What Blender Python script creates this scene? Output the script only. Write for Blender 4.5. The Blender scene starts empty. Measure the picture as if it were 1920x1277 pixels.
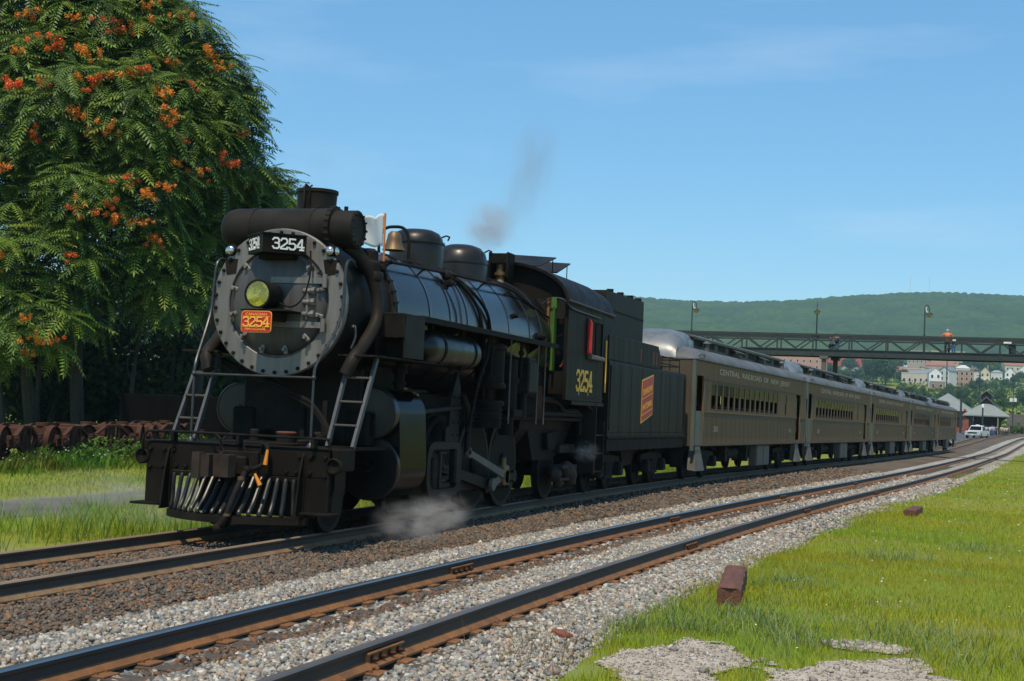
import bpy, math, random
import numpy as np
from mathutils import Vector, Matrix
R = math.radians
PI = math.pi
random.seed(7)
rng = np.random.default_rng(7)
S = bpy.context.scene
COL = S.collection

# ------------------------------------------------------------------ camera
cam_d = bpy.data.cameras.new('camera')
cam = bpy.data.objects.new('camera', cam_d)
COL.objects.link(cam)
FOC, YAW, PIT, ROL = 2622.9, 0.3175, 0.0512, 0.0433
fw = Vector((-math.sin(YAW)*math.cos(PIT), math.cos(YAW)*math.cos(PIT), math.sin(PIT)))
rt = Vector((math.cos(YAW), math.sin(YAW), 0))
up = rt.cross(fw)
rt2 = rt*math.cos(ROL) + up*math.sin(ROL)
up2 = -rt*math.sin(ROL) + up*math.cos(ROL)
m = Matrix.Identity(4)
for i in range(3):
    m[i][0], m[i][1], m[i][2] = rt2[i], up2[i], -fw[i]
m.translation = (8.86, -15.92, 1.70)
cam.matrix_world = m
cam_d.sensor_width = 36
cam_d.lens = FOC/1920*36
cam_d.clip_start = 0.2
cam_d.clip_end = 20000
S.camera = cam

# ------------------------------------------------------------------ sky, sun, exposure
HAZE = 0.00014
SUN = Vector((0.03, -0.48, 0.88)).normalized()
w = bpy.data.worlds.new('World')
S.world = w
w.use_nodes = True
nt = w.node_tree
nt.nodes.clear()
N = nt.nodes.new
out = N('ShaderNodeOutputWorld')
bg = N('ShaderNodeBackground')
bg.inputs['Strength'].default_value = 0.15
sky = N('ShaderNodeTexSky')
sky.sky_type = 'NISHITA'
sky.sun_disc = False
sky.sun_elevation = math.asin(SUN.z)
sky.sun_rotation = math.atan2(SUN.x, SUN.y)
sky.altitude = 200
sky.air_density = 0.9
sky.dust_density = 0.1
sky.ozone_density = 1.0
# thin high cloud: faint white veils stretched along the horizon
tc = N('ShaderNodeTexCoord')
mp = N('ShaderNodeMapping')
mp.inputs['Scale'].default_value = (1.6, 1.6, 9.0)
mp.inputs['Location'].default_value = (5.3, 1.9, 0.25)
n1 = N('ShaderNodeTexNoise')
n1.inputs['Scale'].default_value = 1.7
n1.inputs['Detail'].default_value = 7
n1.inputs['Roughness'].default_value = 0.58
rp = N('ShaderNodeValToRGB')
rp.color_ramp.elements[0].position = 0.54
rp.color_ramp.elements[1].position = 0.80
rp.color_ramp.elements[0].color = (0, 0, 0, 1)
rp.color_ramp.elements[1].color = (0.24, 0.24, 0.24, 1)
mx = N('ShaderNodeMixRGB')
mx.inputs['Color2'].default_value = (5.6, 6.0, 6.6, 1)
hs = N('ShaderNodeHueSaturation')
hs.inputs['Saturation'].default_value = 1.36
hs.inputs['Value'].default_value = 1.0
L = nt.links.new
L(tc.outputs['Generated'], mp.inputs['Vector'])
L(mp.outputs['Vector'], n1.inputs['Vector'])
L(n1.outputs['Fac'], rp.inputs['Fac'])
L(rp.outputs['Color'], mx.inputs['Fac'])
L(sky.outputs['Color'], hs.inputs['Color'])
tint = N('ShaderNodeMixRGB')
tint.blend_type = 'MULTIPLY'
tint.inputs['Fac'].default_value = 1.0
tint.inputs['Color2'].default_value = (0.98, 1.06, 1.0, 1)
L(hs.outputs['Color'], tint.inputs['Color1'])
veil = N('ShaderNodeMixRGB')
veil.inputs['Fac'].default_value = 0.36
veil.inputs['Color2'].default_value = (1.62, 3.25, 5.05, 1)   # an even veil of thin haze
L(tint.outputs['Color'], veil.inputs['Color1'])
L(veil.outputs['Color'], mx.inputs['Color1'])
L(mx.outputs['Color'], bg.inputs['Color'])
L(bg.outputs['Background'], out.inputs['Surface'])
sd = bpy.data.lights.new('sun', 'SUN')
sd.energy = 3.6
sd.angle = R(0.53)
sd.color = (1.0, 0.88, 0.69)
sun = bpy.data.objects.new('sun', sd)
COL.objects.link(sun)
sun.rotation_euler = SUN.to_track_quat('Z', 'Y').to_euler()
sun.location = SUN*60
S.view_settings.view_transform = 'Standard'
S.view_settings.look = 'None'
S.view_settings.exposure = 0.13
S.view_settings.gamma = 1.0
S.view_settings.use_curve_mapping = False
S.render.engine = 'CYCLES'
S.cycles.max_bounces = 8
S.cycles.transparent_max_bounces = 24
S.cycles.volume_bounces = 1
S.cycles.use_denoising = True
S.cycles.volume_step_rate = 2.0

# ------------------------------------------------------------------ materials
def mat(name, c1, c2=None, rough=0.6, metal=0.0, scale=3.0, bump=0.0, bscale=None, c3=None, stretch=None, spec=0.5,
        lo=0.35, hi=0.65, rvar=0.0, coat=0.0, detail=6, emit=None):
    mt = bpy.data.materials.new(name)
    mt.use_nodes = True
    t = mt.node_tree
    b = t.nodes['Principled BSDF']
    b.inputs['Roughness'].default_value = rough
    b.inputs['Metallic'].default_value = metal
    b.inputs['Specular IOR Level'].default_value = spec
    if coat:
        b.inputs['Coat Weight'].default_value = coat
        b.inputs['Coat Roughness'].default_value = 0.08
    if emit:
        b.inputs['Emission Color'].default_value = (*c1, 1)
        b.inputs['Emission Strength'].default_value = emit
    if c2 is None:
        c2 = tuple(x*0.72 for x in c1)
    co = t.nodes.new('ShaderNodeTexCoord')
    mpn = t.nodes.new('ShaderNodeMapping')
    if stretch:
        mpn.inputs['Scale'].default_value = stretch
    t.links.new(co.outputs['Object'], mpn.inputs['Vector'])
    no = t.nodes.new('ShaderNodeTexNoise')
    no.inputs['Scale'].default_value = scale
    no.inputs['Detail'].default_value = detail
    no.inputs['Roughness'].default_value = 0.62
    t.links.new(mpn.outputs['Vector'], no.inputs['Vector'])
    ra = t.nodes.new('ShaderNodeValToRGB')
    e = ra.color_ramp.elements
    e[0].position, e[1].position = lo, hi
    e[0].color, e[1].color = (*c1, 1), (*c2, 1)
    if c3:
        k = e.new(min(0.98, hi+0.14))
        k.color = (*c3, 1)
    t.links.new(no.outputs['Fac'], ra.inputs['Fac'])
    t.links.new(ra.outputs['Color'], b.inputs['Base Color'])
    if rvar:
        mr = t.nodes.new('ShaderNodeMapRange')
        mr.inputs['To Min'].default_value = max(0.03, rough-rvar)
        mr.inputs['To Max'].default_value = min(1, rough+rvar)
        mr.inputs['From Min'].default_value = 0.3
        mr.inputs['From Max'].default_value = 0.7
        t.links.new(no.outputs['Fac'], mr.inputs['Value'])
        t.links.new(mr.outputs['Result'], b.inputs['Roughness'])
    if bump:
        nb = t.nodes.new('ShaderNodeTexNoise')
        nb.inputs['Scale'].default_value = bscale or scale*6
        nb.inputs['Detail'].default_value = 5
        t.links.new(mpn.outputs['Vector'], nb.inputs['Vector'])
        bp = t.nodes.new('ShaderNodeBump')
        bp.inputs['Strength'].default_value = bump
        bp.inputs['Distance'].default_value = 0.02
        t.links.new(nb.outputs['Fac'], bp.inputs['Height'])
        t.links.new(bp.outputs['Normal'], b.inputs['Normal'])
    return mt

def attr_mat(name, rough=0.85, spec=0.3, trans=0.0, bump=0.0, bscale=60):
    """base colour from the mesh's colour attribute 'col' (a stone's or a leaf's own colour)"""
    mt = bpy.data.materials.new(name)
    mt.use_nodes = True
    t = mt.node_tree
    b = t.nodes['Principled BSDF']
    b.inputs['Roughness'].default_value = rough
    b.inputs['Specular IOR Level'].default_value = spec
    a = t.nodes.new('ShaderNodeAttribute')
    a.attribute_name = 'col'
    t.links.new(a.outputs['Color'], b.inputs['Base Color'])
    if bump:
        co = t.nodes.new('ShaderNodeTexCoord')
        nb = t.nodes.new('ShaderNodeTexNoise')
        nb.inputs['Scale'].default_value = bscale
        t.links.new(co.outputs['Object'], nb.inputs['Vector'])
        bp = t.nodes.new('ShaderNodeBump')
        bp.inputs['Strength'].default_value = bump
        bp.inputs['Distance'].default_value = 0.01
        t.links.new(nb.outputs['Fac'], bp.inputs['Height'])
        t.links.new(bp.outputs['Normal'], b.inputs['Normal'])
    if trans:
        tr = t.nodes.new('ShaderNodeBsdfTranslucent')
        t.links.new(a.outputs['Color'], tr.inputs['Color'])
        ms = t.nodes.new('ShaderNodeMixShader')
        ms.inputs['Fac'].default_value = trans
        o = t.nodes['Material Output']
        t.links.new(b.outputs['BSDF'], ms.inputs[1])
        t.links.new(tr.outputs['BSDF'], ms.inputs[2])
        t.links.new(ms.outputs['Shader'], o.inputs['Surface'])
    return mt

def glass_mat(name, tint=(0.55, 0.6, 0.6), ior=1.5):
    mt = bpy.data.materials.new(name)
    mt.use_nodes = True
    t = mt.node_tree
    t.nodes.remove(t.nodes['Principled BSDF'])
    tr = t.nodes.new('ShaderNodeBsdfTransparent')
    tr.inputs['Color'].default_value = (*tint, 1)
    gl = t.nodes.new('ShaderNodeBsdfGlossy')
    gl.inputs['Roughness'].default_value = 0.05
    fr = t.nodes.new('ShaderNodeFresnel')
    fr.inputs['IOR'].default_value = ior
    ms = t.nodes.new('ShaderNodeMixShader')
    o = t.nodes['Material Output']
    t.links.new(fr.outputs['Fac'], ms.inputs['Fac'])
    t.links.new(tr.outputs['BSDF'], ms.inputs[1])
    t.links.new(gl.outputs['BSDF'], ms.inputs[2])
    t.links.new(ms.outputs['Shader'], o.inputs['Surface'])
    return mt

def vol_mat(name, dens, nscale, col=(0.9, 0.9, 0.9), lo=0.42, hi=0.7, detail=4, off=(0, 0, 0), absorb=None):
    """drifting steam: noise fading to nothing at the ellipsoid's skin (object space: unit sphere)"""
    mt = bpy.data.materials.new(name)
    mt.use_nodes = True
    t = mt.node_tree
    t.nodes.remove(t.nodes['Principled BSDF'])
    v = t.nodes.new('ShaderNodeVolumePrincipled')
    v.inputs['Color'].default_value = (*col, 1)
    v.inputs['Anisotropy'].default_value = 0.25
    co = t.nodes.new('ShaderNodeTexCoord')
    ln = t.nodes.new('ShaderNodeVectorMath'); ln.operation = 'LENGTH'
    t.links.new(co.outputs['Object'], ln.inputs[0])
    fall = t.nodes.new('ShaderNodeMapRange')
    fall.inputs['From Min'].default_value = 0.25
    fall.inputs['From Max'].default_value = 0.97
    fall.inputs['To Min'].default_value = 1
    fall.inputs['To Max'].default_value = 0
    fall.interpolation_type = 'SMOOTHSTEP'
    t.links.new(ln.outputs['Value'], fall.inputs['Value'])
    mpn = t.nodes.new('ShaderNodeMapping')
    mpn.inputs['Location'].default_value = off
    t.links.new(co.outputs['Object'], mpn.inputs['Vector'])
    no = t.nodes.new('ShaderNodeTexNoise')
    no.inputs['Scale'].default_value = nscale
    no.inputs['Detail'].default_value = detail
    no.inputs['Distortion'].default_value = 0.6
    t.links.new(mpn.outputs['Vector'], no.inputs['Vector'])
    mr = t.nodes.new('ShaderNodeMapRange')
    mr.inputs['From Min'].default_value = lo
    mr.inputs['From Max'].default_value = hi
    t.links.new(no.outputs['Fac'], mr.inputs['Value'])
    m1 = t.nodes.new('ShaderNodeMath'); m1.operation = 'MULTIPLY'
    t.links.new(fall.outputs['Result'], m1.inputs[0])
    t.links.new(mr.outputs['Result'], m1.inputs[1])
    m2 = t.nodes.new('ShaderNodeMath'); m2.operation = 'MULTIPLY'
    m2.inputs[1].default_value = dens
    t.links.new(m1.outputs[0], m2.inputs[0])
    t.links.new(m2.outputs[0], v.inputs['Density'])
    t.links.new(v.outputs['Volume'], t.nodes['Material Output'].inputs['Volume'])
    return mt

M = {}
M['black'] = mat('sooty black paint', (0.0095, 0.0078, 0.006), (0.018, 0.0145, 0.0105), rough=0.52, spec=0.07, scale=2.2, rvar=0.14, bump=0.06, bscale=30)
M['tender'] = mat('streaked black tank paint', (0.0085, 0.0072, 0.0058), (0.018, 0.0148, 0.011), rough=0.5, spec=0.08, scale=3.2, stretch=(1, 1.3, 0.10), c3=(0.062, 0.052, 0.040), lo=0.36, hi=0.60, rvar=0.1)
M['satin'] = mat('satin black paint', (0.011, 0.010, 0.0085), (0.022, 0.018, 0.014), rough=0.34, spec=0.35, scale=2.4, rvar=0.1, bump=0.04, bscale=20)
M['dull'] = mat('dusty black iron', (0.008, 0.0075, 0.0065), (0.024, 0.019, 0.015), rough=0.65, spec=0.07, scale=3.5, rvar=0.12, bump=0.1, bscale=24)
M['jacket'] = mat('oiled boiler jacket', (0.008, 0.009, 0.010), (0.022, 0.019, 0.016), rough=0.19, scale=1.3, rvar=0.08, stretch=(1, 1.3, 0.7), spec=0.6)
M['gloss'] = mat('gloss black enamel', (0.006, 0.006, 0.006), (0.011, 0.010, 0.009), rough=0.2, scale=2, rvar=0.06, spec=0.08)
M['graphite'] = mat('graphite grey smokebox', (0.150, 0.136, 0.120), (0.22, 0.2, 0.178), rough=0.48, metal=0.35, scale=3.0, stretch=(3.5, 1, 0.35), bump=0.05, bscale=40, rvar=0.08)
M['door'] = mat('dark graphite door', (0.060, 0.055, 0.05), (0.10, 0.092, 0.083), rough=0.5, metal=0.3, scale=3.0, stretch=(3.5, 1, 0.35), rvar=0.08)
M['night'] = mat('shade black', (0.004, 0.004, 0.004), (0.007, 0.006, 0.005), rough=0.8, spec=0.03)  # near black: stands for deep shade on the freight car under the trees
M['castiron'] = mat('brown cast iron', (0.022, 0.017, 0.013), (0.05, 0.032, 0.022), rough=0.7, spec=0.25, scale=5, bump=0.2)
M['smoke'] = mat('smokebox shell', (0.014, 0.012, 0.0095), (0.027, 0.022, 0.017), rough=0.55, spec=0.12, scale=2.5, stretch=(1, 1, 1), bump=0.06)
M['steel'] = mat('worn bare steel', (0.07, 0.071, 0.076), (0.045, 0.044, 0.043), rough=0.42, metal=0.6, scale=6)
M['bar'] = mat('polished pilot tube', (0.014, 0.014, 0.014), (0.03, 0.028, 0.026), rough=0.34, metal=0.2, spec=0.4, scale=5)
M['ladder'] = mat('grey ladder bar', (0.075, 0.077, 0.085), (0.05, 0.05, 0.053), rough=0.5, scale=6)
M['white'] = mat('white lettering', (0.78, 0.78, 0.74), (0.68, 0.68, 0.64), rough=0.5)
M['ivory'] = mat('faded gold lettering', (0.60, 0.46, 0.31), (0.46, 0.35, 0.24), rough=0.6, scale=9)
M['gold'] = mat('gold numerals', (0.95, 0.50, 0.05), (0.85, 0.42, 0.04), rough=0.45, scale=9)
M['red'] = mat('red enamel', (0.60, 0.016, 0.014), (0.50, 0.012, 0.012), rough=0.4, scale=4)
M['signal_red'] = mat('red painted frame', (0.5, 0.03, 0.035), (0.4, 0.02, 0.025), rough=0.45)
M['green'] = mat('green painted frame', (0.06, 0.125, 0.012), (0.045, 0.10, 0.01), rough=0.5)
M['orange_wood'] = mat('orange painted wood', (0.62, 0.2, 0.03), (0.5, 0.15, 0.02), rough=0.6)
M['brownred'] = mat('rusty red edge', (0.26, 0.07, 0.03), (0.17, 0.05, 0.025), rough=0.7, scale=5)
M['orange'] = mat('orange handle', (0.75, 0.26, 0.01), (0.65, 0.2, 0.01), rough=0.5)
M['brass'] = mat('brass', (0.20, 0.125, 0.055), (0.13, 0.08, 0.04), rough=0.5, metal=0.4)
M['reflector'] = mat('amber lamp reflector', (0.62, 0.45, 0.12), (0.34, 0.24, 0.05), rough=0.05, metal=1.0, scale=7, lo=0.45, hi=0.55)
M['lens'] = glass_mat('lens glass', (0.95, 0.93, 0.75))
M['clear'] = glass_mat('dusty window glass', (0.5, 0.5, 0.48), 1.16)
M['lamp_chrome'] = mat('silver lamp', (0.7, 0.7, 0.7), (0.6, 0.6, 0.6), rough=0.18, metal=0.9)
M['cloth'] = mat('white flag cloth', (0.78, 0.77, 0.76), (0.7, 0.68, 0.68), rough=0.8)
M['coach'] = mat('faded brown olive coach paint', (0.150, 0.086, 0.036), (0.195, 0.110, 0.047), rough=0.65, spec=0.18, scale=1.6, stretch=(1, 1.4, 0.22), c3=(0.105, 0.066, 0.034), hi=0.56, rvar=0.08, bump=0.06, bscale=7)
M['coach_end'] = mat('sun-darkened-down coach end paint', (0.075, 0.056, 0.034), (0.10, 0.074, 0.045), rough=0.65, spec=0.25, scale=1.3)  # ends painted darker than the sides to hold down the sun on them
M['coach_dark'] = mat('dark olive coach paint', (0.036, 0.029, 0.018), (0.05, 0.04, 0.026), rough=0.6, scale=2)
M['coach_green'] = mat('grey green vestibule paint', (0.105, 0.12, 0.098), (0.08, 0.09, 0.074), rough=0.5, scale=2, stretch=(1, 1, 0.4))
M['roof'] = mat('grey blue coach roof', (0.125, 0.122, 0.115), (0.08, 0.078, 0.073), rough=0.62, scale=1.6, stretch=(1, 0.6, 1), rvar=0.12)
M['hood'] = mat('silver roof hood', (0.29, 0.29, 0.28), (0.17, 0.17, 0.162), rough=0.42, metal=0.5, scale=2.4, rvar=0.1)
M['under'] = mat('underframe grime', (0.012, 0.010, 0.008), (0.026, 0.021, 0.016), rough=0.8, spec=0.2, scale=4)
M['boxgrey'] = mat('dusty underfloor box', (0.14, 0.12, 0.095), (0.10, 0.088, 0.07), rough=0.7, scale=3)
M['seat'] = mat('red brown seat', (0.24, 0.09, 0.045), (0.18, 0.065, 0.035), rough=0.7)
M['rust'] = mat('orange rust', (0.26, 0.11, 0.032), (0.14, 0.062, 0.024), rough=0.85, scale=5, bump=0.25, bscale=40, c3=(0.26, 0.11, 0.035))
M['rust_shade'] = mat('dark rail rust', (0.035, 0.026, 0.02), (0.06, 0.038, 0.025), rough=0.7, scale=5, stretch=(1, 0.3, 1), bump=0.1)  # rail web rust, darkened to paint in the shade on its side
M['rail_head_a'] = mat('brown rail head', (0.30, 0.205, 0.125), (0.21, 0.14, 0.085), rough=0.5, metal=0.0, scale=3, stretch=(1, 0.2, 1))
M['rail_head_c'] = mat('dull rail head', (0.17, 0.15, 0.135), (0.11, 0.095, 0.085), rough=0.5, metal=0.3, scale=3, stretch=(1, 0.15, 1))
M['rust_tan'] = mat('tan rail foot rust', (0.25, 0.155, 0.075), (0.17, 0.095, 0.045), rough=0.85, scale=5, bump=0.2)
M['rail_head_b'] = mat('polished rail head', (0.52, 0.47, 0.42), (0.38, 0.34, 0.31), rough=0.36, metal=1.0, scale=3, stretch=(1, 0.1, 1))
M['wheelset'] = mat('rusted wheelset', (0.055, 0.026, 0.016), (0.10, 0.042, 0.022), rough=0.85, spec=0.2, scale=2.6, bump=0.25, bscale=26, c3=(0.035, 0.022, 0.016))
M['tie'] = mat('weathered tie', (0.060, 0.046, 0.036), (0.10, 0.08, 0.062), rough=0.9, scale=3, stretch=(0.5, 6, 6), bump=0.4, bscale=14)
M['timber'] = mat('creosoted timber', (0.095, 0.040, 0.026), (0.175, 0.062, 0.034), rough=0.85, scale=3.4, stretch=(4, 0.6, 4), bump=0.6, bscale=12, c3=(0.045, 0.026, 0.02))
M['bridge'] = mat('dark green bridge steel', (0.024, 0.032, 0.028), (0.036, 0.043, 0.037), rough=0.55, scale=1.5)
M['post'] = mat('dark lamp post', (0.02, 0.03, 0.028), (0.03, 0.04, 0.036), rough=0.5)
M['amber'] = mat('amber globe', (0.62, 0.40, 0.10), (0.52, 0.32, 0.07), rough=0.3)
M['bark'] = mat('grey brown bark', (0.062, 0.05, 0.036), (0.034, 0.028, 0.021), rough=0.9, scale=6, stretch=(3, 3, 0.5), bump=0.4)
M['leaf'] = attr_mat('leaf', rough=0.45, spec=0.3, trans=0.25)
M['farleaf'] = attr_mat('far leaf', rough=0.7, spec=0.2, trans=0.15)
M['grass'] = attr_mat('grass blade', rough=0.7, spec=0.12, trans=0.3)
M['stone'] = attr_mat('crushed stone', rough=0.85, spec=0.25, bump=0.3, bscale=90)
M['skin'] = mat('skin', (0.55, 0.33, 0.25), (0.48, 0.28, 0.2), rough=0.6)
M['hair'] = mat('hair', (0.08, 0.05, 0.03), (0.05, 0.03, 0.02), rough=0.7)

# ------------------------------------------------------------------ mesh builder
class MB:
    def __init__(s):
        s.v, s.f, s.mi, s.m = [], [], [], 0
    def add(s, vs, fs):
        o = len(s.v)
        s.v += [tuple(p) for p in vs]
        s.f += [tuple(i+o for i in f) for f in fs]
        s.mi += [s.m]*len(fs)
        return s
    def box(s, c, d, bev=0.0, rot=None):
        x, y, z = d[0]/2, d[1]/2, d[2]/2
        if bev <= 0:
            vs = [(-x,-y,-z),(x,-y,-z),(x,y,-z),(-x,y,-z),(-x,-y,z),(x,-y,z),(x,y,z),(-x,y,z)]
            fs = [(3,2,1,0),(4,5,6,7),(0,1,5,4),(1,2,6,5),(2,3,7,6),(3,0,4,7)]
        else:
            b = min(bev, x*0.45, y*0.45, z*0.45)
            vs, idx = [], {}
            for sx in (-1,1):
                for sy in (-1,1):
                    for sz in (-1,1):
                        for a in range(3):
                            p = [sx*(x-b), sy*(y-b), sz*(z-b)]
                            p[a] = (sx*x, sy*y, sz*z)[a]
                            idx[(sx,sy,sz,a)] = len(vs)
                            vs.append(tuple(p))
            I = lambda sx,sy,sz,a: idx[(sx,sy,sz,a)]
            fs = []
            for q in (-1,1):
                fs.append([I(q,-1,-1,0),I(q,1,-1,0),I(q,1,1,0),I(q,-1,1,0)][::q])
                fs.append([I(-1,q,-1,1),I(-1,q,1,1),I(1,q,1,1),I(1,q,-1,1)][::q])
                fs.append([I(-1,-1,q,2),I(1,-1,q,2),I(1,1,q,2),I(-1,1,q,2)][::q])
            for q in (-1,1):
                for r_ in (-1,1):
                    k = q*r_
                    fs.append([I(q,r_,-1,0),I(q,r_,-1,1),I(q,r_,1,1),I(q,r_,1,0)][::k])
                    fs.append([I(q,-1,r_,0),I(q,1,r_,0),I(q,1,r_,2),I(q,-1,r_,2)][::k])
                    fs.append([I(-1,q,r_,1),I(-1,q,r_,2),I(1,q,r_,2),I(1,q,r_,1)][::k])
            for sx in (-1,1):
                for sy in (-1,1):
                    for sz in (-1,1):
                        fs.append([I(sx,sy,sz,0),I(sx,sy,sz,1),I(sx,sy,sz,2)][::sx*sy*sz])
        if rot is not None:
            vs = [rot @ Vector(p) for p in vs]
        return s.add([(p[0]+c[0], p[1]+c[1], p[2]+c[2]) for p in vs], fs)
    def bb(s, x0, x1, y0, y1, z0, z1, bev=0.0):
        return s.box(((x0+x1)/2, (y0+y1)/2, (z0+z1)/2), (abs(x1-x0), abs(y1-y0), abs(z1-z0)), bev)
    def tube(s, pts, r, n=10, cap=True):
        pts = [Vector(p) for p in pts]
        rs = r if isinstance(r, (list, tuple)) else [r]*len(pts)
        vs, fs = [], []
        ref = None
        for i, p in enumerate(pts):
            a = pts[max(0, i-1)]; b = pts[min(len(pts)-1, i+1)]
            d = (b-a).normalized()
            if ref is None:
                ref = d.orthogonal().normalized()
            ref = (ref - d*ref.dot(d)).normalized()
            sd_ = d.cross(ref)
            for k in range(n):
                t = 2*PI*k/n
                vs.append(p + (ref*math.cos(t) + sd_*math.sin(t))*rs[i])
        for i in range(len(pts)-1):
            for k in range(n):
                k2 = (k+1) % n
                fs.append((i*n+k, i*n+k2, (i+1)*n+k2, (i+1)*n+k))
        if cap:
            fs.append(tuple(range(n))[::-1])
            fs.append(tuple((len(pts)-1)*n+k for k in range(n)))
        return s.add(vs, fs)
    def cyl(s, a, b, r, n=24, r2=None):
        return s.tube([a, b], [r, r if r2 is None else r2], n)
    def lathe(s, prof, o, axis='z', n=32):
        """prof: (radius, height) list turned about the axis through o"""
        vs, fs = [], []
        for (r, h) in prof:
            for k in range(n):
                t = 2*PI*k/n
                a, b = r*math.cos(t), r*math.sin(t)
                p = {'z': (a, b, h), 'y': (b, h, a), 'x': (h, a, b)}[axis]
                vs.append((p[0]+o[0], p[1]+o[1], p[2]+o[2]))
        for i in range(len(prof)-1):
            for k in range(n):
                k2 = (k+1) % n
                fs.append((i*n+k, i*n+k2, (i+1)*n+k2, (i+1)*n+k))
        if prof[0][0] > 1e-4: fs.append(tuple(range(n))[::-1])
        if prof[-1][0] > 1e-4: fs.append(tuple((len(prof)-1)*n+k for k in range(n)))
        return s.add(vs, fs)
    def loft(s, rings, close=False, caps=False):
        n = len(rings[0]); vs, fs = [], []
        for r_ in rings: vs += list(r_)
        for i in range(len(rings)-1):
            for k in range(n if close else n-1):
                k2 = (k+1) % n
                fs.append((i*n+k, i*n+k2, (i+1)*n+k2, (i+1)*n+k))
        if caps:
            fs.append(tuple(range(n))[::-1])
            fs.append(tuple((len(rings)-1)*n+k for k in range(n)))
        return s.add(vs, fs)
    def prism(s, poly, axis, a, b):
        """2-D polygon extruded from a to b along axis; poly coordinates are the other two axes in x,y,z order"""
        def P(q, h):
            return {'x': (h, q[0], q[1]), 'y': (q[0], h, q[1]), 'z': (q[0], q[1], h)}[axis]
        n = len(poly)
        vs = [P(q, a) for q in poly] + [P(q, b) for q in poly]
        fs = [tuple(range(n))[::-1], tuple(range(n, 2*n))]
        fs += [(k, (k+1) % n, n+(k+1) % n, n+k) for k in range(n)]
        return s.add(vs, fs)
    def ball(s, c, r, n=16, m=10):
        rr = r if isinstance(r, (tuple, list)) else (r, r, r)
        prof = [(math.sin(PI*i/m), -math.cos(PI*i/m)) for i in range(m+1)]
        prof[0] = (0.0005, -1); prof[-1] = (0.0005, 1)
        o = len(s.v)
        s.lathe(prof, (0, 0, 0), 'z', n)
        for i in range(o, len(s.v)):
            p = s.v[i]
            s.v[i] = (p[0]*rr[0]+c[0], p[1]*rr[1]+c[1], p[2]*rr[2]+c[2])
        return s
    def build(s, name, ms, parent=None, smooth=35, loc=None):
        me = bpy.data.meshes.new(name)
        me.from_pydata(s.v, [], s.f)
        for q in (ms if isinstance(ms, (list, tuple)) else [ms]):
            me.materials.append(q)
        if isinstance(ms, (list, tuple)) and len(ms) > 1:
            me.polygons.foreach_set('material_index', s.mi)
        import bmesh as _b
        bm = _b.new(); bm.from_mesh(me)
        _b.ops.recalc_face_normals(bm, faces=bm.faces)
        bm.to_mesh(me); bm.free()
        if smooth:
            me.shade_smooth()
            me.set_sharp_from_angle(angle=R(smooth))
        o = bpy.data.objects.new(name, me)
        COL.objects.link(o)
        if parent is not None: o.parent = parent
        if loc: o.location = loc
        return o

def tag(o, label=None, cat=None, group=None, kind=None):
    if label: o['label'] = label
    if cat: o['category'] = cat
    if group: o['group'] = group
    if kind: o['kind'] = kind
    return o
def empty(name, loc=(0, 0, 0), rz=0, label=None, cat=None, group=None):
    o = bpy.data.objects.new(name, None)
    COL.objects.link(o)
    o.location = loc
    o.rotation_euler = (0, 0, rz)
    o.empty_display_size = 0.3
    return tag(o, label, cat, group)
def kids(o):
    return [c for c in bpy.data.objects if c.parent == o]
KID = {}
def index_kids():
    KID.clear()
    for c in bpy.data.objects:
        if c.parent: KID.setdefault(c.parent.name, []).append(c)
def copy_tree(o, parent=None):
    c = o.copy(); COL.objects.link(c)
    c.parent = parent
    for ch in KID.get(o.name, []): copy_tree(ch, c)
    return c
def inst(o, parent=None, loc=None, rot=None, scale=None):
    c = o.copy(); COL.objects.link(c); c.parent = parent
    if loc is not None: c.location = loc
    if rot is not None: c.rotation_euler = rot
    if scale is not None: c.scale = scale if isinstance(scale, (tuple, list)) else (scale,)*3
    return c
def np_mesh(name, V, F, mats, cols=None, parent=None, smooth=False):
    """V (n,3), F (m,k) with one k; cols per-vertex rgb"""
    V = np.asarray(V, np.float32); F = np.asarray(F, np.int32)
    me = bpy.data.meshes.new(name)
    me.vertices.add(len(V)); me.vertices.foreach_set('co', V.ravel())
    k = F.shape[1]
    me.loops.add(F.size); me.loops.foreach_set('vertex_index', F.ravel())
    me.polygons.add(len(F))
    me.polygons.foreach_set('loop_start', np.arange(0, F.size, k, dtype=np.int32))
    me.polygons.foreach_set('loop_total', np.full(len(F), k, np.int32))
    me.update(calc_edges=True)
    if cols is not None:
        a = me.color_attributes.new('col', 'FLOAT_COLOR', 'POINT')
        c4 = np.ones((len(V), 4), np.float32); c4[:, :3] = cols
        a.data.foreach_set('color', c4.ravel())
    for q in (mats if isinstance(mats, (list, tuple)) else [mats]): me.materials.append(q)
    if smooth: me.shade_smooth()
    o = bpy.data.objects.new(name, me)
    COL.objects.link(o)
    if parent is not None: o.parent = parent
    return o

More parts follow.
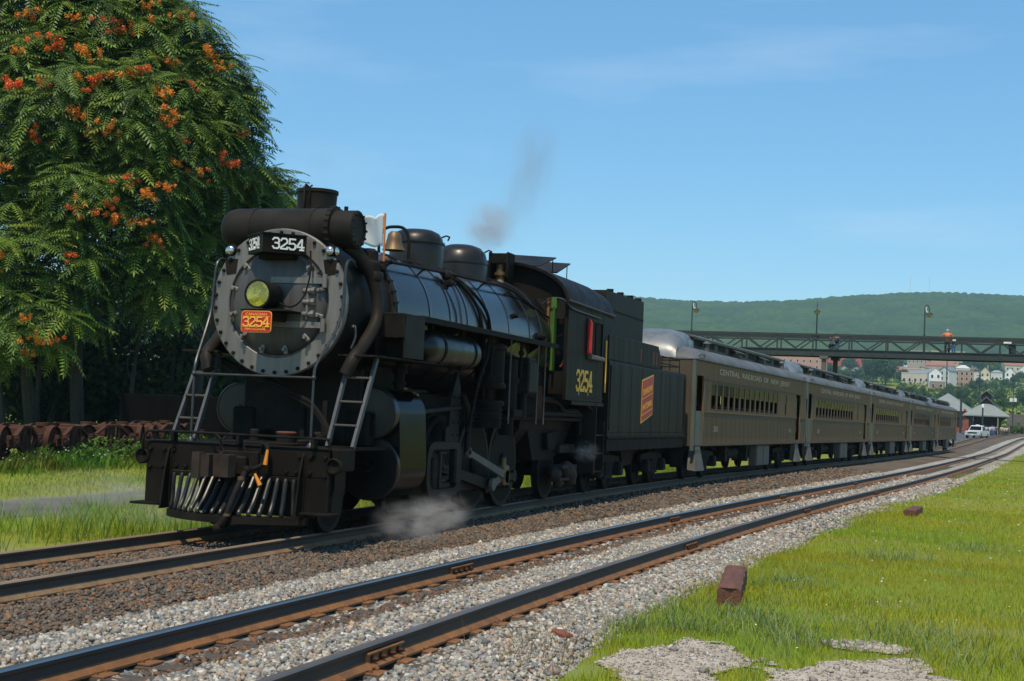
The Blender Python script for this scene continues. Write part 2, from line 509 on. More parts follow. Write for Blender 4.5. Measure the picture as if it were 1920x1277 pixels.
# lettering ---------------------------------------------------------
def font_obj(name, txt, o, rvec, uvec, width, height, m_, parent=None, depth=0.006):
    """lettering stretched to width x height, lying in the plane of rvec/uvec at origin o (lower left)"""
    cu = bpy.data.curves.new('txt', 'FONT')
    cu.body = txt
    cu.extrude = 0.0
    t = bpy.data.objects.new('txt', cu)
    COL.objects.link(t)
    dg = bpy.context.evaluated_depsgraph_get()
    me = bpy.data.meshes.new_from_object(t.evaluated_get(dg))
    bpy.data.objects.remove(t); bpy.data.curves.remove(cu)
    co = np.array([v.co[:] for v in me.vertices])
    mn, mxx = co.min(0), co.max(0)
    r_, u_ = Vector(rvec), Vector(uvec)
    for v in me.vertices:
        a = (v.co.x-mn[0])/(mxx[0]-mn[0])*width
        b = (v.co.y-mn[1])/(mxx[1]-mn[1])*height
        v.co = Vector(o) + r_*a + u_*b
    me.materials.clear(); me.materials.append(m_)
    ob = bpy.data.objects.new(name, me); COL.objects.link(ob)
    if parent is not None: ob.parent = parent
    nn = r_.cross(u_)
    md = ob.modifiers.new('thick', 'SOLIDIFY'); md.thickness = depth; md.offset = 1
    return ob
GLYPH = {
 '3': [[(0,.84),(.14,1),(.46,1),(.6,.86),(.6,.64),(.47,.53),(.24,.53)],[(.47,.53),(.62,.41),(.62,.14),(.47,0),(.14,0),(0,.16)]],
 '2': [[(0,.82),(.14,1),(.46,1),(.6,.86),(.6,.62),(0,.12),(0,0),(.62,0),(.62,.16)]],
 '5': [[(.58,1),(.05,1),(.03,.54),(.42,.58),(.61,.45),(.61,.14),(.46,0),(.14,0),(0,.14)]],
 '4': [[(.45,0),(.45,1),(.40,1),(0,.36),(0,.28),(.64,.28)],[(.28,0),(.62,0)]],
}
def numerals(name, txt, o, rvec, uvec, h, w, gap, th, m_, parent=None, depth=0.008):
    b = MB(); r_, u_ = Vector(rvec), Vector(uvec); n_ = r_.cross(u_).normalized()
    o = Vector(o); x = 0; dk = 0
    k = w/0.64
    for ch in txt:
        for line in GLYPH[ch]:
            for (p, q) in zip(line[:-1], line[1:]):
                a = Vector((p[0]*k+x, p[1]*h, 0)); c = Vector((q[0]*k+x, q[1]*h, 0))
                d = (c-a).normalized(); s_ = Vector((-d.y, d.x, 0))*th/2
                a2, c2 = a-d*th*0.45, c+d*th*0.45
                cor = [a2-s_, c2-s_, c2+s_, a2+s_]
                dk += .00035
                vs = [o + r_*t.x + u_*t.y for t in cor] + [o + r_*t.x + u_*t.y + n_*(depth+dk) for t in cor]
                b.add(vs, [(4,5,6,7),(0,1,5,4),(1,2,6,5),(2,3,7,6),(3,0,4,7)])
        x += w+gap
    return b.build(name, m_, parent, smooth=0)
# ------------------------------------------------------------------ track lines, ground heights
def xT(y):
    y = np.asarray(y, float)
    return np.where(y < 12, 0.0, np.where(y < 32, (y-12)**2/570.0, 0.7018+0.0702*(y-32)))
_sy = np.array([-60, -30, -8, -2.5, 2.1, 8.3, 16, 24, 31.5, 45, 60, 76, 95, 113, 140, 180, 260, 420])
_sx = np.array([4.0, 4.0, 4.03, 4.1, 4.26, 4.55, 5.03, 5.70, 6.32, 7.28, 8.25, 9.15, 10.25, 11.35, 13.2, 16.2, 22.5, 36.0])
_fy = np.arange(-60, 420, 0.5)
_fx = np.interp(_fy, _sy, _sx)
_k = np.hanning(25); _k /= _k.sum()
_fx = np.convolve(np.pad(_fx, 12, mode='reflect', reflect_type='odd'), _k, 'valid')
def xS(y): return np.interp(y, _fy, _fx)
_by = np.array([-80, 85, 100, 113, 140, 170, 200, 240, 330, 420, 600, 850, 1100, 1400, 2000, 6000])
_bz = np.array([0, 0, .02, .07, .5, 1.05, 1.38, 1.62, 2.6, 5, 14, 27, 44, 60, 80, 80.])
def zt(y): return np.interp(y, _by, _bz)
def tang(fx, y):
    return float((fx(y+0.25)-fx(y-0.25))/0.5)
def vnoise(x, y, s, seed=0):
    """smooth value noise in numpy, about -1..1"""
    x = np.asarray(x, float)/s + seed*17.13; y = np.asarray(y, float)/s + seed*7.7
    xi, yi = np.floor(x), np.floor(y)
    fx_, fy_ = x-xi, y-yi
    fx_ = fx_*fx_*(3-2*fx_); fy_ = fy_*fy_*(3-2*fy_)
    def h(a, b):
        t = np.sin(a*127.1+b*311.7+seed*3.3)*43758.5453
        return (t-np.floor(t))*2-1
    return (h(xi,yi)*(1-fx_)+h(xi+1,yi)*fx_)*(1-fy_) + (h(xi,yi+1)*(1-fx_)+h(xi+1,yi+1)*fx_)*fy_
def gedge(y):
    """where the right-hand grass starts"""
    return xS(y) + np.interp(y, [-10, -6, -3.7, 0, 3, 9, 22, 35, 48, 60, 95, 200], [2.0, 1.9, 1.62, 1.5, 1.5, 1.55, 1.25, .95, .75, .8, 1.2, 1.5])
def gz(x, y):
    x, y = np.asarray(x, float), np.asarray(y, float)
    ol = x-xT(y); orr = x-gedge(y)
    h = np.full(np.broadcast(x, y).shape, -0.36)
    h = np.where(orr > -0.25, -0.36+0.14*np.clip((orr+0.25)/0.5, 0, 1), h)
    h = np.where(ol < -1.5, -0.36+0.06*np.clip((-1.5-ol)/0.8, 0, 1), h)
    far = np.clip((y-300)/200, 0, 1)
    bumps = 0.025*vnoise(x, y, 1.7, 1)*(np.abs(orr) < 400)*((orr > 0) | (ol < -2))
    return h + bumps + zt(y) + far*(vnoise(x, y, 90, 4)*2.5 + vnoise(x, y, 35, 5)*0.8)

def grow(a, b, step, k):
    o = [a]
    while o[-1] < b: o.append(o[-1]+step); step *= k
    return o
gx = sorted(set([-x for x in grow(10, 3200, .4, 1.16)] + list(np.arange(-10, 14, .3)) + grow(14, 3200, .4, 1.16)))
gy = sorted(set([-y for y in grow(12, 400, .6, 1.3)] + list(np.arange(-12, 60, .5)) + grow(60, 5200, .8, 1.045)))
GX, GY = np.meshgrid(gx, gy)
GZ = gz(GX, GY)
nx, ny = len(gx), len(gy)
V = np.stack([GX.ravel(), GY.ravel(), GZ.ravel()], 1)
ii = (np.arange(ny-1)[:, None]*nx + np.arange(nx-1)[None]).ravel()
F = np.stack([ii, ii+1, ii+1+nx, ii+nx], 1)
# ground colour: earth and mown grass, the path, the sandy patches and the gravel yard have colours of their own
def ground_cols(x, y):
    n1_ = vnoise(x, y, 2.3, 2); n2_ = vnoise(x, y, .6, 3); n3_ = vnoise(x, y, 11, 6)
    g = np.stack([.20+.05*n1_+.03*n3_, .225+.025*n1_+.03*n2_, .025+.006*n2_], -1)
    dirt = np.stack([.20+.03*n2_, .165+.03*n2_, .125+.025*n2_], -1)
    t = np.clip((n2_+n1_*0.7-0.55)*2, 0, .5)[..., None]
    g = g*(1-t)+dirt*t
    ol = x-xT(y)
    pth = np.clip(1-np.abs(ol+6.6+.25*n1_)/1.25, 0, 1)*(x < 0)
    pth = np.clip(pth*4, 0, 1)[..., None]
    pc = np.stack([.135+.03*n2_, .122+.03*n2_, .11+.03*n2_], -1)
    g = g*(1-pth)+pc*pth
    yard = ((y > 118) & (y < 245) & (x > xT(y)-12) & (x < xT(y)+30))[..., None]*1.0
    yc = np.stack([.26+.03*n2_, .235+.03*n2_, .21+.03*n2_], -1)
    yard = yard*np.clip(.6+n3_[..., None]*.5, 0, 1)
    g = g*(1-yard)+yc*yard
    return np.clip(g, .01, 1)
def patch(x, y):
    """sandy bare patches at the near right"""
    a = 1-np.hypot((x-6.75)/.52, (y+5.0)/1.05)
    b = 1-np.hypot((x-8.25)/.85, (y+5.1)/1.15)
    c = .75-np.hypot((x-8.0)/.5, (y+3.3)/.35)
    return np.maximum(np.maximum(a, b), c) + .25*vnoise(x, y, .35, 9) + .12*vnoise(x, y, .12, 8)
gc = ground_cols(GX, GY)
ground_mat = attr_mat('ground', rough=0.95, spec=0.15, bump=0.5, bscale=25)
go = np_mesh('ground', V, F, ground_mat, gc.reshape(-1, 3), smooth=True)
tag(go, kind='structure')

# sandy patches: a thin sheet with an uneven edge lying on the soil
def sheet(name, xs, ys, keep, zoff, colf, m_):
    X_, Y_ = np.meshgrid(xs, ys)
    Z_ = gz(X_, Y_)+zoff
    n_ = len(xs)
    k = (np.arange(len(ys)-1)[:, None]*n_+np.arange(n_-1)[None]).ravel()
    Fq = np.stack([k, k+1, k+1+n_, k+n_], 1)
    kp = keep(X_, Y_).ravel()
    Fq = Fq[kp[Fq].all(1)]
    return np_mesh(name, np.stack([X_.ravel(), Y_.ravel(), Z_.ravel()], 1), Fq, m_, colf(X_, Y_).reshape(-1, 3), smooth=True)
def sandc(x, y):
    n = vnoise(x, y, .05, 3)*.07+vnoise(x, y, .25, 2)*.05
    return np.clip(np.stack([.42+n, .355+n, .28+n*.9], -1), .05, 1)
so = sheet('sandy_path', np.arange(5.8, 9.6, .04), np.arange(-6.8, -2.6, .04), lambda x, y: patch(x, y) > 0.0, .012, sandc, ground_mat)
tag(so, kind='structure')

# ballast beds: cross sections carried along each line
def strip(name, fx, offs, hs, ys, colf, m_):
    rows = []; cols = []
    for y in ys:
        c = float(fx(y)); sl = tang(fx, y); n = Vector((1, -sl, 0)).normalized()
        for o, h in zip(offs, hs):
            rows.append((c+n.x*o, y+n.y*o, h+float(zt(y))))
    V_ = np.array(rows); n_ = len(offs)
    V_[:, 2] += .012*vnoise(V_[:, 0], V_[:, 1], .3, 5)
    k = (np.arange(len(ys)-1)[:, None]*n_+np.arange(n_-1)[None]).ravel()
    Fq = np.stack([k, k+1, k+1+n_, k+n_], 1)
    o_ = np.tile(np.array(offs), len(ys))
    return np_mesh(name, V_, Fq, m_, colf(V_[:, 0], V_[:, 1], o_), smooth=True)
ysT = np.concatenate([np.arange(-30, 50, .35), np.arange(50, 300, 1.5)])
def brownc(x, y, o):
    n = vnoise(x, y, .07, 3)*.035+vnoise(x, y, .5, 2)*.018+vnoise(x, y, 3, 4)*.012
    rus = np.clip(.5-np.abs(np.abs(o)-.78)*2.2, 0, .4)
    c = np.stack([.125+n, .098+n*.8, .072+n*.65], -1)
    return np.clip(c*(1-rus[:, None])+np.array([.17, .075, .03])*rus[:, None], .02, 1)
def greyc(x, y, o):
    n = vnoise(x, y, .06, 3)*.09+vnoise(x, y, .4, 2)*.035
    c = np.stack([.35+n, .318+n, .265+n*.92], -1)
    br = np.clip(1-np.abs(o+.38)/.34, 0, 1)*.85 + np.clip(1-np.abs(o-.86)/.14, 0, 1)*.8+np.clip(1-np.abs(o+.62)/.14, 0, 1)*.9
    br = np.clip(br+.25*vnoise(x, y, .5, 7)*(br > .05), 0, .95)[:, None]
    return np.clip(c*(1-br)+np.array([.115, .085, .06])*br, .02, 1)
bed_mat = attr_mat('ballast bed', rough=0.95, spec=0.15, bump=0.8, bscale=38)
offT = [-2.3, -1.9, -1.45, -1.1, -.8, -.72, -.5, -.2, .2, .5, .72, .8, 1.1, 1.5, 1.9, 2.3, 2.7, 3.4, 4.4]
hT = [-.40, -.31, -.20, -.185, -.19, -.20, -.195, -.19, -.19, -.195, -.20, -.19, -.175, -.17, -.18, -.20, -.225, -.23, -.235]
tb = strip('ballast_bed', xT, offT, hT, ysT, brownc, bed_mat); tag(tb, kind='structure')
offS = [-2.35, -2.05, -1.75, -1.45, -1.1, -.85, -.72, -.5, -.3, 0, .25, .5, .64, .72, .82, 1.1, 1.4, 1.75, 2.1]
hS = [-.30, -.205, -.165, -.13, -.135, -.16, -.20, -.215, -.20, -.155, -.13, -.13, -.16, -.20, -.215, -.205, -.19, -.215, -.32]
sb = strip('ballast_bed', xS, offS, hS, ysT, greyc, bed_mat); tag(sb, kind='structure')

# ------------------------------------------------------------------ rails, ties, joint bars
RP = [(-.082, -.172), (-.082, -.156), (-.018, -.112), (-.010, -.05), (-.034, -.038), (-.037, -.012), (-.026, 0.0),
      (.026, 0.0), (.037, -.012), (.034, -.038), (.010, -.05), (.018, -.112), (.082, -.156), (.082, -.172)]
def rail(fx, off, ys, head, parent):
    b = MB(); rings = []
    for y in ys:
        c = float(fx(y)); n = Vector((1, -tang(fx, y), 0)).normalized(); z = float(zt(y))
        rings.append([(c+n.x*(off+p[0]), y+n.y*(off+p[0]), p[1]+z) for p in RP])
    b.loft(rings, close=True, caps=True)
    npf = len(RP)
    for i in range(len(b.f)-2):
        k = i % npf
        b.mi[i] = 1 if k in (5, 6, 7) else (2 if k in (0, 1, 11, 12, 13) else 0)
    return b.build('rail', [M['rust_shade'], head, M['rust_tan'] if head == M['rail_head_a'] else M['rust']], parent, smooth=30)
ysR = np.concatenate([np.arange(-30, 40, .5), np.arange(40, 300, 1.5)])
def make_track(fx, head, ymax):
    t = empty('railway_track', (0, 0, 0)); tag(t, kind='structure')
    ys = ysR[ysR < ymax]
    for off in (-.7535, .7535): rail(fx, off, ys, head if off < 0 or head == M['rail_head_a'] else M['rail_head_c'], t)
    tm = None
    y = -10.4; i = 0
    while y < 62:
        c = float(fx(y)); s_ = tang(fx, y)
        if tm is None or i < 5:
            b = MB()
            b.box((0, 0, -.08), (2.55, .225, .16), .012)
            for v in range(len(b.v)):
                p = b.v[v]
                if abs(p[0]) > 1.2: b.v[v] = (p[0]+random.uniform(-.03, .03), p[1]+random.uniform(-.012, .012), p[2]+random.uniform(-.01, .002))
            b.m = 1
            for off in (-.7535, .7535):
                b.box((off, 0, .003), (.34, .18, .016), .004)
                for e in (-1, 1):
                    for q in (-1, 1): b.box((off+e*.085, q*.055, .02), (.03, .022, .03), .006)
            tm_ = b.build('tie', [M['tie'], M['rust']], t, smooth=0)
            if tm is None: tm = []
            tm.append(tm_); o = tm_
        else:
            o = inst(tm[i % 5], t)
        o.location = (c+random.uniform(-.03, .03), y, -.176+float(zt(y))+random.uniform(-.006, .004))
        o.rotation_euler = (0, 0, -s_+random.uniform(-.012, .012))
        y += .535+random.uniform(-.02, .02); i += 1
    return t
trackT = make_track(xT, M['rail_head_a'], 300)
trackS = make_track(xS, M['rail_head_b'], 300)
jb = None
def joint(fx, off, y, side, parent):
    """bolted joint bar on one side of a rail"""
    global jb
    if jb is None:
        b = MB()
        b.box((0, 0, -.10), (.03, .64, .085), .008)
        b.box((.02, 0, -.062), (.03, .64, .016), .005)
        b.box((.04, 0, -.150), (.075, .64, .016), .005)
        jb = b.build('joint_bar', M['rust'], parent)
        for k in (-.23, -.08, .08, .23):
            q = MB(); q.lathe([(.026, 0), (.026, .022), (.014, .026), (.014, .05)], (.015, k, -.105), 'x', 6)
            q.build('bolt', M['wheelset'], jb, smooth=0)
        index_kids(); o = jb
    else:
        index_kids(); o = copy_tree(jb, parent)
    c = float(fx(y)); s_ = tang(fx, y)
    o.location = (c+off+side*.018, y, float(zt(y)))
    o.rotation_euler = (0, 0, -s_ + (0 if side > 0 else PI))
for y in (-6.35, 4.0, 13.9, 24): joint(xS, .7535, y, 1, trackS)
for y in (-.9, 9.0, 19.0, 30): joint(xS, -.7535, y, 1, trackS)
joint(xT, -.7535, -5.1, 1, trackT)

# ------------------------------------------------------------------ loose stone
CUBE = np.array([(-1,-1,-1),(1,-1,-1),(1,1,-1),(-1,1,-1),(-1,-1,1),(1,-1,1),(1,1,1),(-1,1,1)], float)*.5
CF = np.array([(0,2,1),(0,3,2),(4,5,6),(4,6,7),(0,1,5),(0,5,4),(1,2,6),(1,6,5),(2,3,7),(2,7,6),(3,0,4),(3,4,7)])
PROTO = [CUBE*np.array([1.1, .9, .8]) + rng.uniform(-.36, .36, (8, 3)) for _ in range(24)]
def stones(name, x, y, z, size, cols):
    n = len(x)
    pr = np.array(PROTO)[rng.integers(0, 24, n)]
    q = rng.normal(size=(n, 4)); q /= np.linalg.norm(q, axis=1, keepdims=True)
    a, b, c, d = q.T
    Rm = np.stack([np.stack([a*a+b*b-c*c-d*d, 2*(b*c-a*d), 2*(b*d+a*c)], -1),
                   np.stack([2*(b*c+a*d), a*a-b*b+c*c-d*d, 2*(c*d-a*b)], -1),
                   np.stack([2*(b*d-a*c), 2*(c*d+a*b), a*a-b*b-c*c+d*d], -1)], 1)
    Vv = np.einsum('nij,nkj->nki', Rm, pr)*size[:, None, None]
    Vv[:, :, 2] *= .8
    Vv += np.stack([x, y, z], 1)[:, None]
    Fv = (CF[None]+(np.arange(n)*8)[:, None, None]).reshape(-1, 3)
    o = np_mesh(name, Vv.reshape(-1, 3), Fv, M['stone'], np.repeat(cols, 8, 0))
    return tag(o, kind='stuff')
def scatter(n, o0, o1, y0, y1, pw=1.0):
    return rng.uniform(o0, o1, n), y0+(y1-y0)*rng.random(n)**pw
def bed_h(offs, hs, o): return np.interp(o, offs, hs)
# grey crushed stone round the near track
oa, ya = scatter(66000, -2.0, 1.95, -10, 7)
ob_, yb = scatter(14000, -2.0, 1.95, 7, 42, 1.5)
o_ = np.concatenate([oa, ob_]); y_ = np.concatenate([ya, yb])
sz = np.where(y_ < 7, rng.uniform(.018, .043, len(y_)), rng.uniform(.035, .06, len(y_)))*(1+np.clip(y_-12, 0, 30)*.022)
big = rng.random(len(sz)) < .03; sz[big] *= 1.45
keep = (np.abs(np.abs(o_)-.7535) > .085+sz*.3) & ~((o_-.7535 > 0) & (o_-.7535 < .14)) & ~((o_+.7535 > 0) & (o_+.7535 < .17))
x_ = xS(y_)+o_
edge = np.clip((np.abs(o_+.02)-1.7)/.3, 0, 1)
keep &= rng.random(len(o_)) > edge*.8
keep &= rng.random(len(o_)) > np.clip(1-np.abs(o_+.40)/.3, 0, 1)*.55
dark = np.clip(1-np.abs(o_+.40+.12*vnoise(x_, y_, .6, 7))/.3, 0, 1)
pal = 1.04*np.array([(.42,.38,.31),(.29,.285,.265),(.47,.41,.32),(.36,.34,.295),(.51,.465,.39),(.23,.235,.225),(.45,.34,.22),(.41,.30,.235),(.57,.53,.46),(.34,.32,.28)])*.92
ci = pal[rng.integers(0, len(pal), len(o_))]*rng.uniform(.55, 1.2, (len(o_), 1))
db = np.array([(.12,.085,.058),(.16,.11,.075),(.10,.08,.065),(.2,.10,.05)])[rng.integers(0, 4, len(o_))]
isd = rng.random(len(o_)) < dark*1.1
ci[isd] = db[isd]
zz = bed_h(offS, hS, o_)+sz*.18+rng.uniform(-.008, .02, len(o_))
k = keep
stones('gravel', x_[k], y_[k], (zz+zt(y_))[k], sz[k], ci[k])
# brown, oily stone of the train's own track
oa, ya = scatter(44000, -1.7, 2.3, -10, 9)
ob_, yb = scatter(10000, -1.7, 3.9, 9, 48, 1.4)
o_ = np.concatenate([oa, ob_]); y_ = np.concatenate([ya, yb])
sz = np.where(y_ < 9, rng.uniform(.016, .042, len(y_)), rng.uniform(.03, .06, len(y_)))*(1+np.clip(y_-14, 0, 30)*.02)
x_ = xT(y_)+o_
keep = (np.abs(np.abs(o_)-.7535) > .09+sz*.3) & (x_ < xS(y_)-1.75+.2*vnoise(x_, y_, .4, 3))
pal = np.array([(.145,.112,.082),(.11,.088,.068),(.18,.135,.095),(.13,.10,.075),(.20,.13,.08),(.09,.08,.07),(.23,.17,.115),(.16,.145,.125),(.24,.12,.06)])
ci = pal[rng.integers(0, len(pal), len(o_))]*rng.uniform(.75, 1.15, (len(o_), 1))
zz = bed_h(offT, hT, o_)+sz*.12+rng.uniform(-.008, .014, len(o_))
k = keep
stones('gravel', x_[k], y_[k], (zz+zt(y_))[k], sz[k], ci[k])
# pebbles on the bare sandy patches
px = rng.uniform(5.9, 9.5, 9000); py = rng.uniform(-6.6, -2.8, 9000)
kk = patch(px, py) > .02
px, py = px[kk], py[kk]
psz = rng.uniform(.006, .02, len(px)); psz[rng.random(len(px)) < .03] *= 2.6
pc_ = np.array([(.42,.36,.29),(.34,.29,.24),(.5,.45,.38),(.24,.21,.19)])[rng.integers(0, 4, len(px))]
stones('gravel', px, py, gz(px, py)+.012+psz*.2, psz, pc_)
# ------------------------------------------------------------------ timbers lying in the grass
def timber(name, x, y, l, rz, tilt, label, wd=.245, h=.23):
    b = MB()
    nseg = 10; rings = []
    for i in range(nseg+1):
        t = -l/2+l*i/nseg
        hw = wd/2+.008*math.sin(i*2.1+x); hh = h/2+.006*math.sin(i*1.3+y)
        c = .02
        ring = [(-hw+c, -hh), (hw-c, -hh), (hw, -hh+c), (hw, hh-c), (hw-c*1.4, hh), (.02, hh-.003*math.sin(i*1.7)), (-hw+c*1.4, hh), (-hw, hh-c), (-hw, -hh+c)]
        rings.append([(p[0]+.006*math.sin(i*1.9+k), t+(.018*math.sin(k*2.2+x) if i in (0, nseg) else 0), p[1]) for k, p in enumerate(ring)])
    b.loft(rings, close=True, caps=True)
    o = b.build(name, M['timber'], None, smooth=28)
    o.location = (x, y, float(gz(x, y))+h/2-.03)
    o.rotation_euler = (tilt, 0, rz)
    tag(o, label, 'timber')
timber('timber_block', 6.41, -.25, 2.1, R(7), R(.6), 'large dark red creosoted timber lying in the near grass beside the gravel')
timber('timber_block', 7.72, 17.0, 1.7, R(-4), R(.4), 'small far reddish timber alone out on the lawn', h=.2)
# weathered brick lump and dry stalks at the edge of the stones
b = MB(); b.box((0, 0, 0), (.11, .2, .06), .012)
o = b.build('brick', M['brownred'], None); o.location = (5.62, -4.35, -.17); o.rotation_euler = (.1, .08, .9)
tag(o, 'broken red brick lying on grey gravel by the grass edge', 'brick')

# ------------------------------------------------------------------ grass
def blades(name, x, y, h, wd, cols, lean, m_=None, simple=False):
    n = len(x); a = rng.uniform(0, 2*PI, n)
    z = gz(x, y)
    dx, dy = np.cos(a), np.sin(a)
    la = rng.uniform(0, 2*PI, n); lx, ly = np.cos(la)*lean*h, np.sin(la)*lean*h
    if simple:
        P = np.stack([np.stack([x-dx*wd*.5, y-dy*wd*.5, z-.01], 1), np.stack([x+dx*wd*.5, y+dy*wd*.5, z-.01], 1), np.stack([x+lx*.8, y+ly*.8, z+h], 1)], 1)
        o = np_mesh(name, P.reshape(-1, 3), np.arange(n*3).reshape(-1, 3), m_ or M['grass'], np.repeat(cols, 3, 0))
        return tag(o, kind='stuff')
    P = np.zeros((n, 5, 3), np.float32)
    P[:, 0] = np.stack([x-dx*wd/2, y-dy*wd/2, z-.01], 1); P[:, 1] = np.stack([x+dx*wd/2, y+dy*wd/2, z-.01], 1)
    P[:, 2] = np.stack([x-dx*wd*.4+lx*.35, y-dy*wd*.4+ly*.35, z+h*.6], 1); P[:, 3] = np.stack([x+dx*wd*.4+lx*.35, y+dy*wd*.4+ly*.35, z+h*.6], 1)
    P[:, 4] = np.stack([x+lx, y+ly, z+h], 1)
    Fv = (np.array([(0,1,3),(0,3,2),(2,3,4)])[None]+(np.arange(n)*5)[:, None, None]).reshape(-1, 3)
    o = np_mesh(name, P.reshape(-1, 3), Fv, m_ or M['grass'], np.repeat(cols, 5, 0))
    return tag(o, kind='stuff')
def gcols(x, y, wild=0):
    n1_ = vnoise(x, y, 1.9, 11); n2_ = vnoise(x, y, .55, 12); n3_ = vnoise(x, y, 6.5, 13)
    n = len(x); r_ = rng.random(n)
    base = np.stack([.345+.09*n1_+.06*n3_, .385+.045*n2_+.03*n3_, .020+.008*n2_], 1)
    yel = np.array([.44, .36, .05]); blu = np.array([.23, .32, .07]); dry = np.array([.42, .31, .12])
    t = (r_ < .10+.10*np.clip(n1_, 0, 1))[:, None]; base = np.where(t, yel*rng.uniform(.7, 1.1, (n, 1)), base)
    t = ((r_ > .90) | ((n2_ > .5) & (r_ > .6)))[:, None]; base = np.where(t, blu*rng.uniform(.8, 1.3, (n, 1)), base)
    t = ((r_ > .5) & (r_ < .535))[:, None]; base = np.where(t, dry*rng.uniform(.6, 1, (n, 1)), base)
    return np.clip(base*rng.uniform(.75, 1.2, (n, 1)), .008, 1)
CAMP = np.array([8.86, -15.92])
# right-hand lawn, dense near the camera and thinning with distance
xs_, ys_ = [], []
for (y0, y1, n) in [(-7.4, -2, 46000), (-2, 6, 52000), (6, 20, 46000), (20, 50, 24000), (50, 125, 12000)]:
    y = rng.uniform(y0, y1, n); e = gedge(y)
    wmax = np.interp(y, [-8, 0, 10, 25, 60, 125], [5.6, 7.2, 9.0, 12, 17, 26])
    x = e-.25+rng.random(n)**1.35*wmax
    xs_.append(x); ys_.append(y)
x = np.concatenate(xs_); y = np.concatenate(ys_)
e = x-gedge(y)
kp = (patch(x, y) < .03+.1*rng.random(len(x))) & (rng.random(len(x)) < np.clip(.12+e*1.6+.6*vnoise(x, y, .5, 21), .03, 1))
x, y, e = x[kp], y[kp], e[kp]
dd = np.hypot(x-CAMP[0], y-CAMP[1])
tuft = np.clip(vnoise(x, y, .42, 22), 0, 1)
h = (.035+.03*rng.random(len(x))+.075*tuft*rng.random(len(x)))*np.where(e < .7, 1.25, 1.0)*(1+np.clip(dd-20, 0, 60)*.006)
wd = np.maximum(.005, dd*.00042)
gc_ = gcols(x, y); nr = (y < 1.0) & (e < 4.2)
blades('grass', x[nr], y[nr], h[nr], wd[nr], gc_[nr], .55)
nr = ~nr
blades('grass', x[nr], y[nr], h[nr], wd[nr]*1.15, gc_[nr], .55, simple=True)
# left-hand verge: tall rough grass by the rail, mown beyond the path, weeds along the rusty wheel sets
n = 42000
y = rng.uniform(-7, 40, n); x = xT(y)-1.55-rng.random(n)**1.25*3.9
h = .12+.34*rng.random(n)**1.8
kp = rng.random(n) < np.clip(.55+vnoise(x, y, .7, 23), .1, 1)
x, y, h = x[kp], y[kp], h[kp]
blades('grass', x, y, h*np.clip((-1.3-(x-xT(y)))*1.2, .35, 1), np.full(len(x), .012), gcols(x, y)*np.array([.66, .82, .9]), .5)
n = 36000
y = rng.uniform(-3, 46, n); x = xT(y)-7.7-rng.random(n)*9.5
h = .05+.09*rng.random(n)
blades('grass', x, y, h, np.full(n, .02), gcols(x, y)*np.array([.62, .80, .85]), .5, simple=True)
n = 30000
t = rng.random(n); y = 12+t*22+rng.normal(0, .8, n); x = -14.6-t*2.4+rng.normal(0, .9, n)
wn = np.clip(.5+.9*vnoise(x, y, 1.3, 51)+.4*vnoise(x, y, .5, 52), .05, 1.4)
h = (.10+.5*rng.random(n)**1.6)*wn
blades('weeds', x, y, h, rng.uniform(.02, .06, n), np.stack([.09+.05*vnoise(x, y, 1.1, 53), .16+.04*vnoise(x, y, .8, 54), np.full(n, .02)], 1)*rng.uniform(.6, 1.5, (n, 1)), .6)
n = 9000
t = rng.random(n); y = 11+t*22+rng.normal(0, .7, n); x = -14.9-t*2.6+rng.normal(0, .6, n)
cl2 = np.clip(vnoise(x, y, 1.6, 61)+.3, 0, 1); kp = rng.random(n) < cl2*1.4
x, y = x[kp], y[kp]; n = len(x); c = np.stack([x, y, gz(x, y)+rng.random(n)*.75*cl2[kp]], 1)
d = rng.normal(size=(n, 3)); a = rng.normal(size=(n, 3)); a /= np.linalg.norm(a, axis=1, keepdims=True); bb_ = np.cross(a, d); bb_ /= np.linalg.norm(bb_, axis=1, keepdims=True)
s_ = rng.uniform(.04, .10, n)[:, None]
q = np.stack([c-a*s_, c+bb_*s_*.5, c+a*s_, c-bb_*s_*.5], 1)
tag(np_mesh('weeds', q.reshape(-1, 3), np.arange(n*4).reshape(-1, 4), M['grass'], np.repeat(np.array([.10, .19, .03])*rng.uniform(.5, 1.4, (n, 1)), 4, 0)), kind='stuff')
n = 170
t = rng.random(n); y = 11+t*22+rng.normal(0, .8, n); x = -14.0-t*2.2+rng.normal(0, .8, n)
stones('flowers', x, y, gz(x, y)+.25+.25*rng.random(n), rng.uniform(.012, .03, n), np.full((n, 3), .7))
# small things in the grass: plantain leaves, white clover heads, dry stalks by the stones
n = 260
y = rng.uniform(-5, 60, n); x = gedge(y)+.6+rng.random(n)*8
stones('flowers', x, y, gz(x, y)+.07, rng.uniform(.009, .018, n)*(1+np.hypot(x-CAMP[0], y-CAMP[1])*.012), np.array([(.75,.7,.2),(.7,.72,.66)])[rng.integers(0, 2, n)])
n = 260
y = rng.normal(-5.4, .55, n); x = gedge(y)-.25+rng.normal(0, .16, n)
blades('weeds', x, y, .12+.38*rng.random(n)**2, np.full(n, .006), np.array([.30, .20, .085])*rng.uniform(.6, 1.2, (n, 1)), .45)
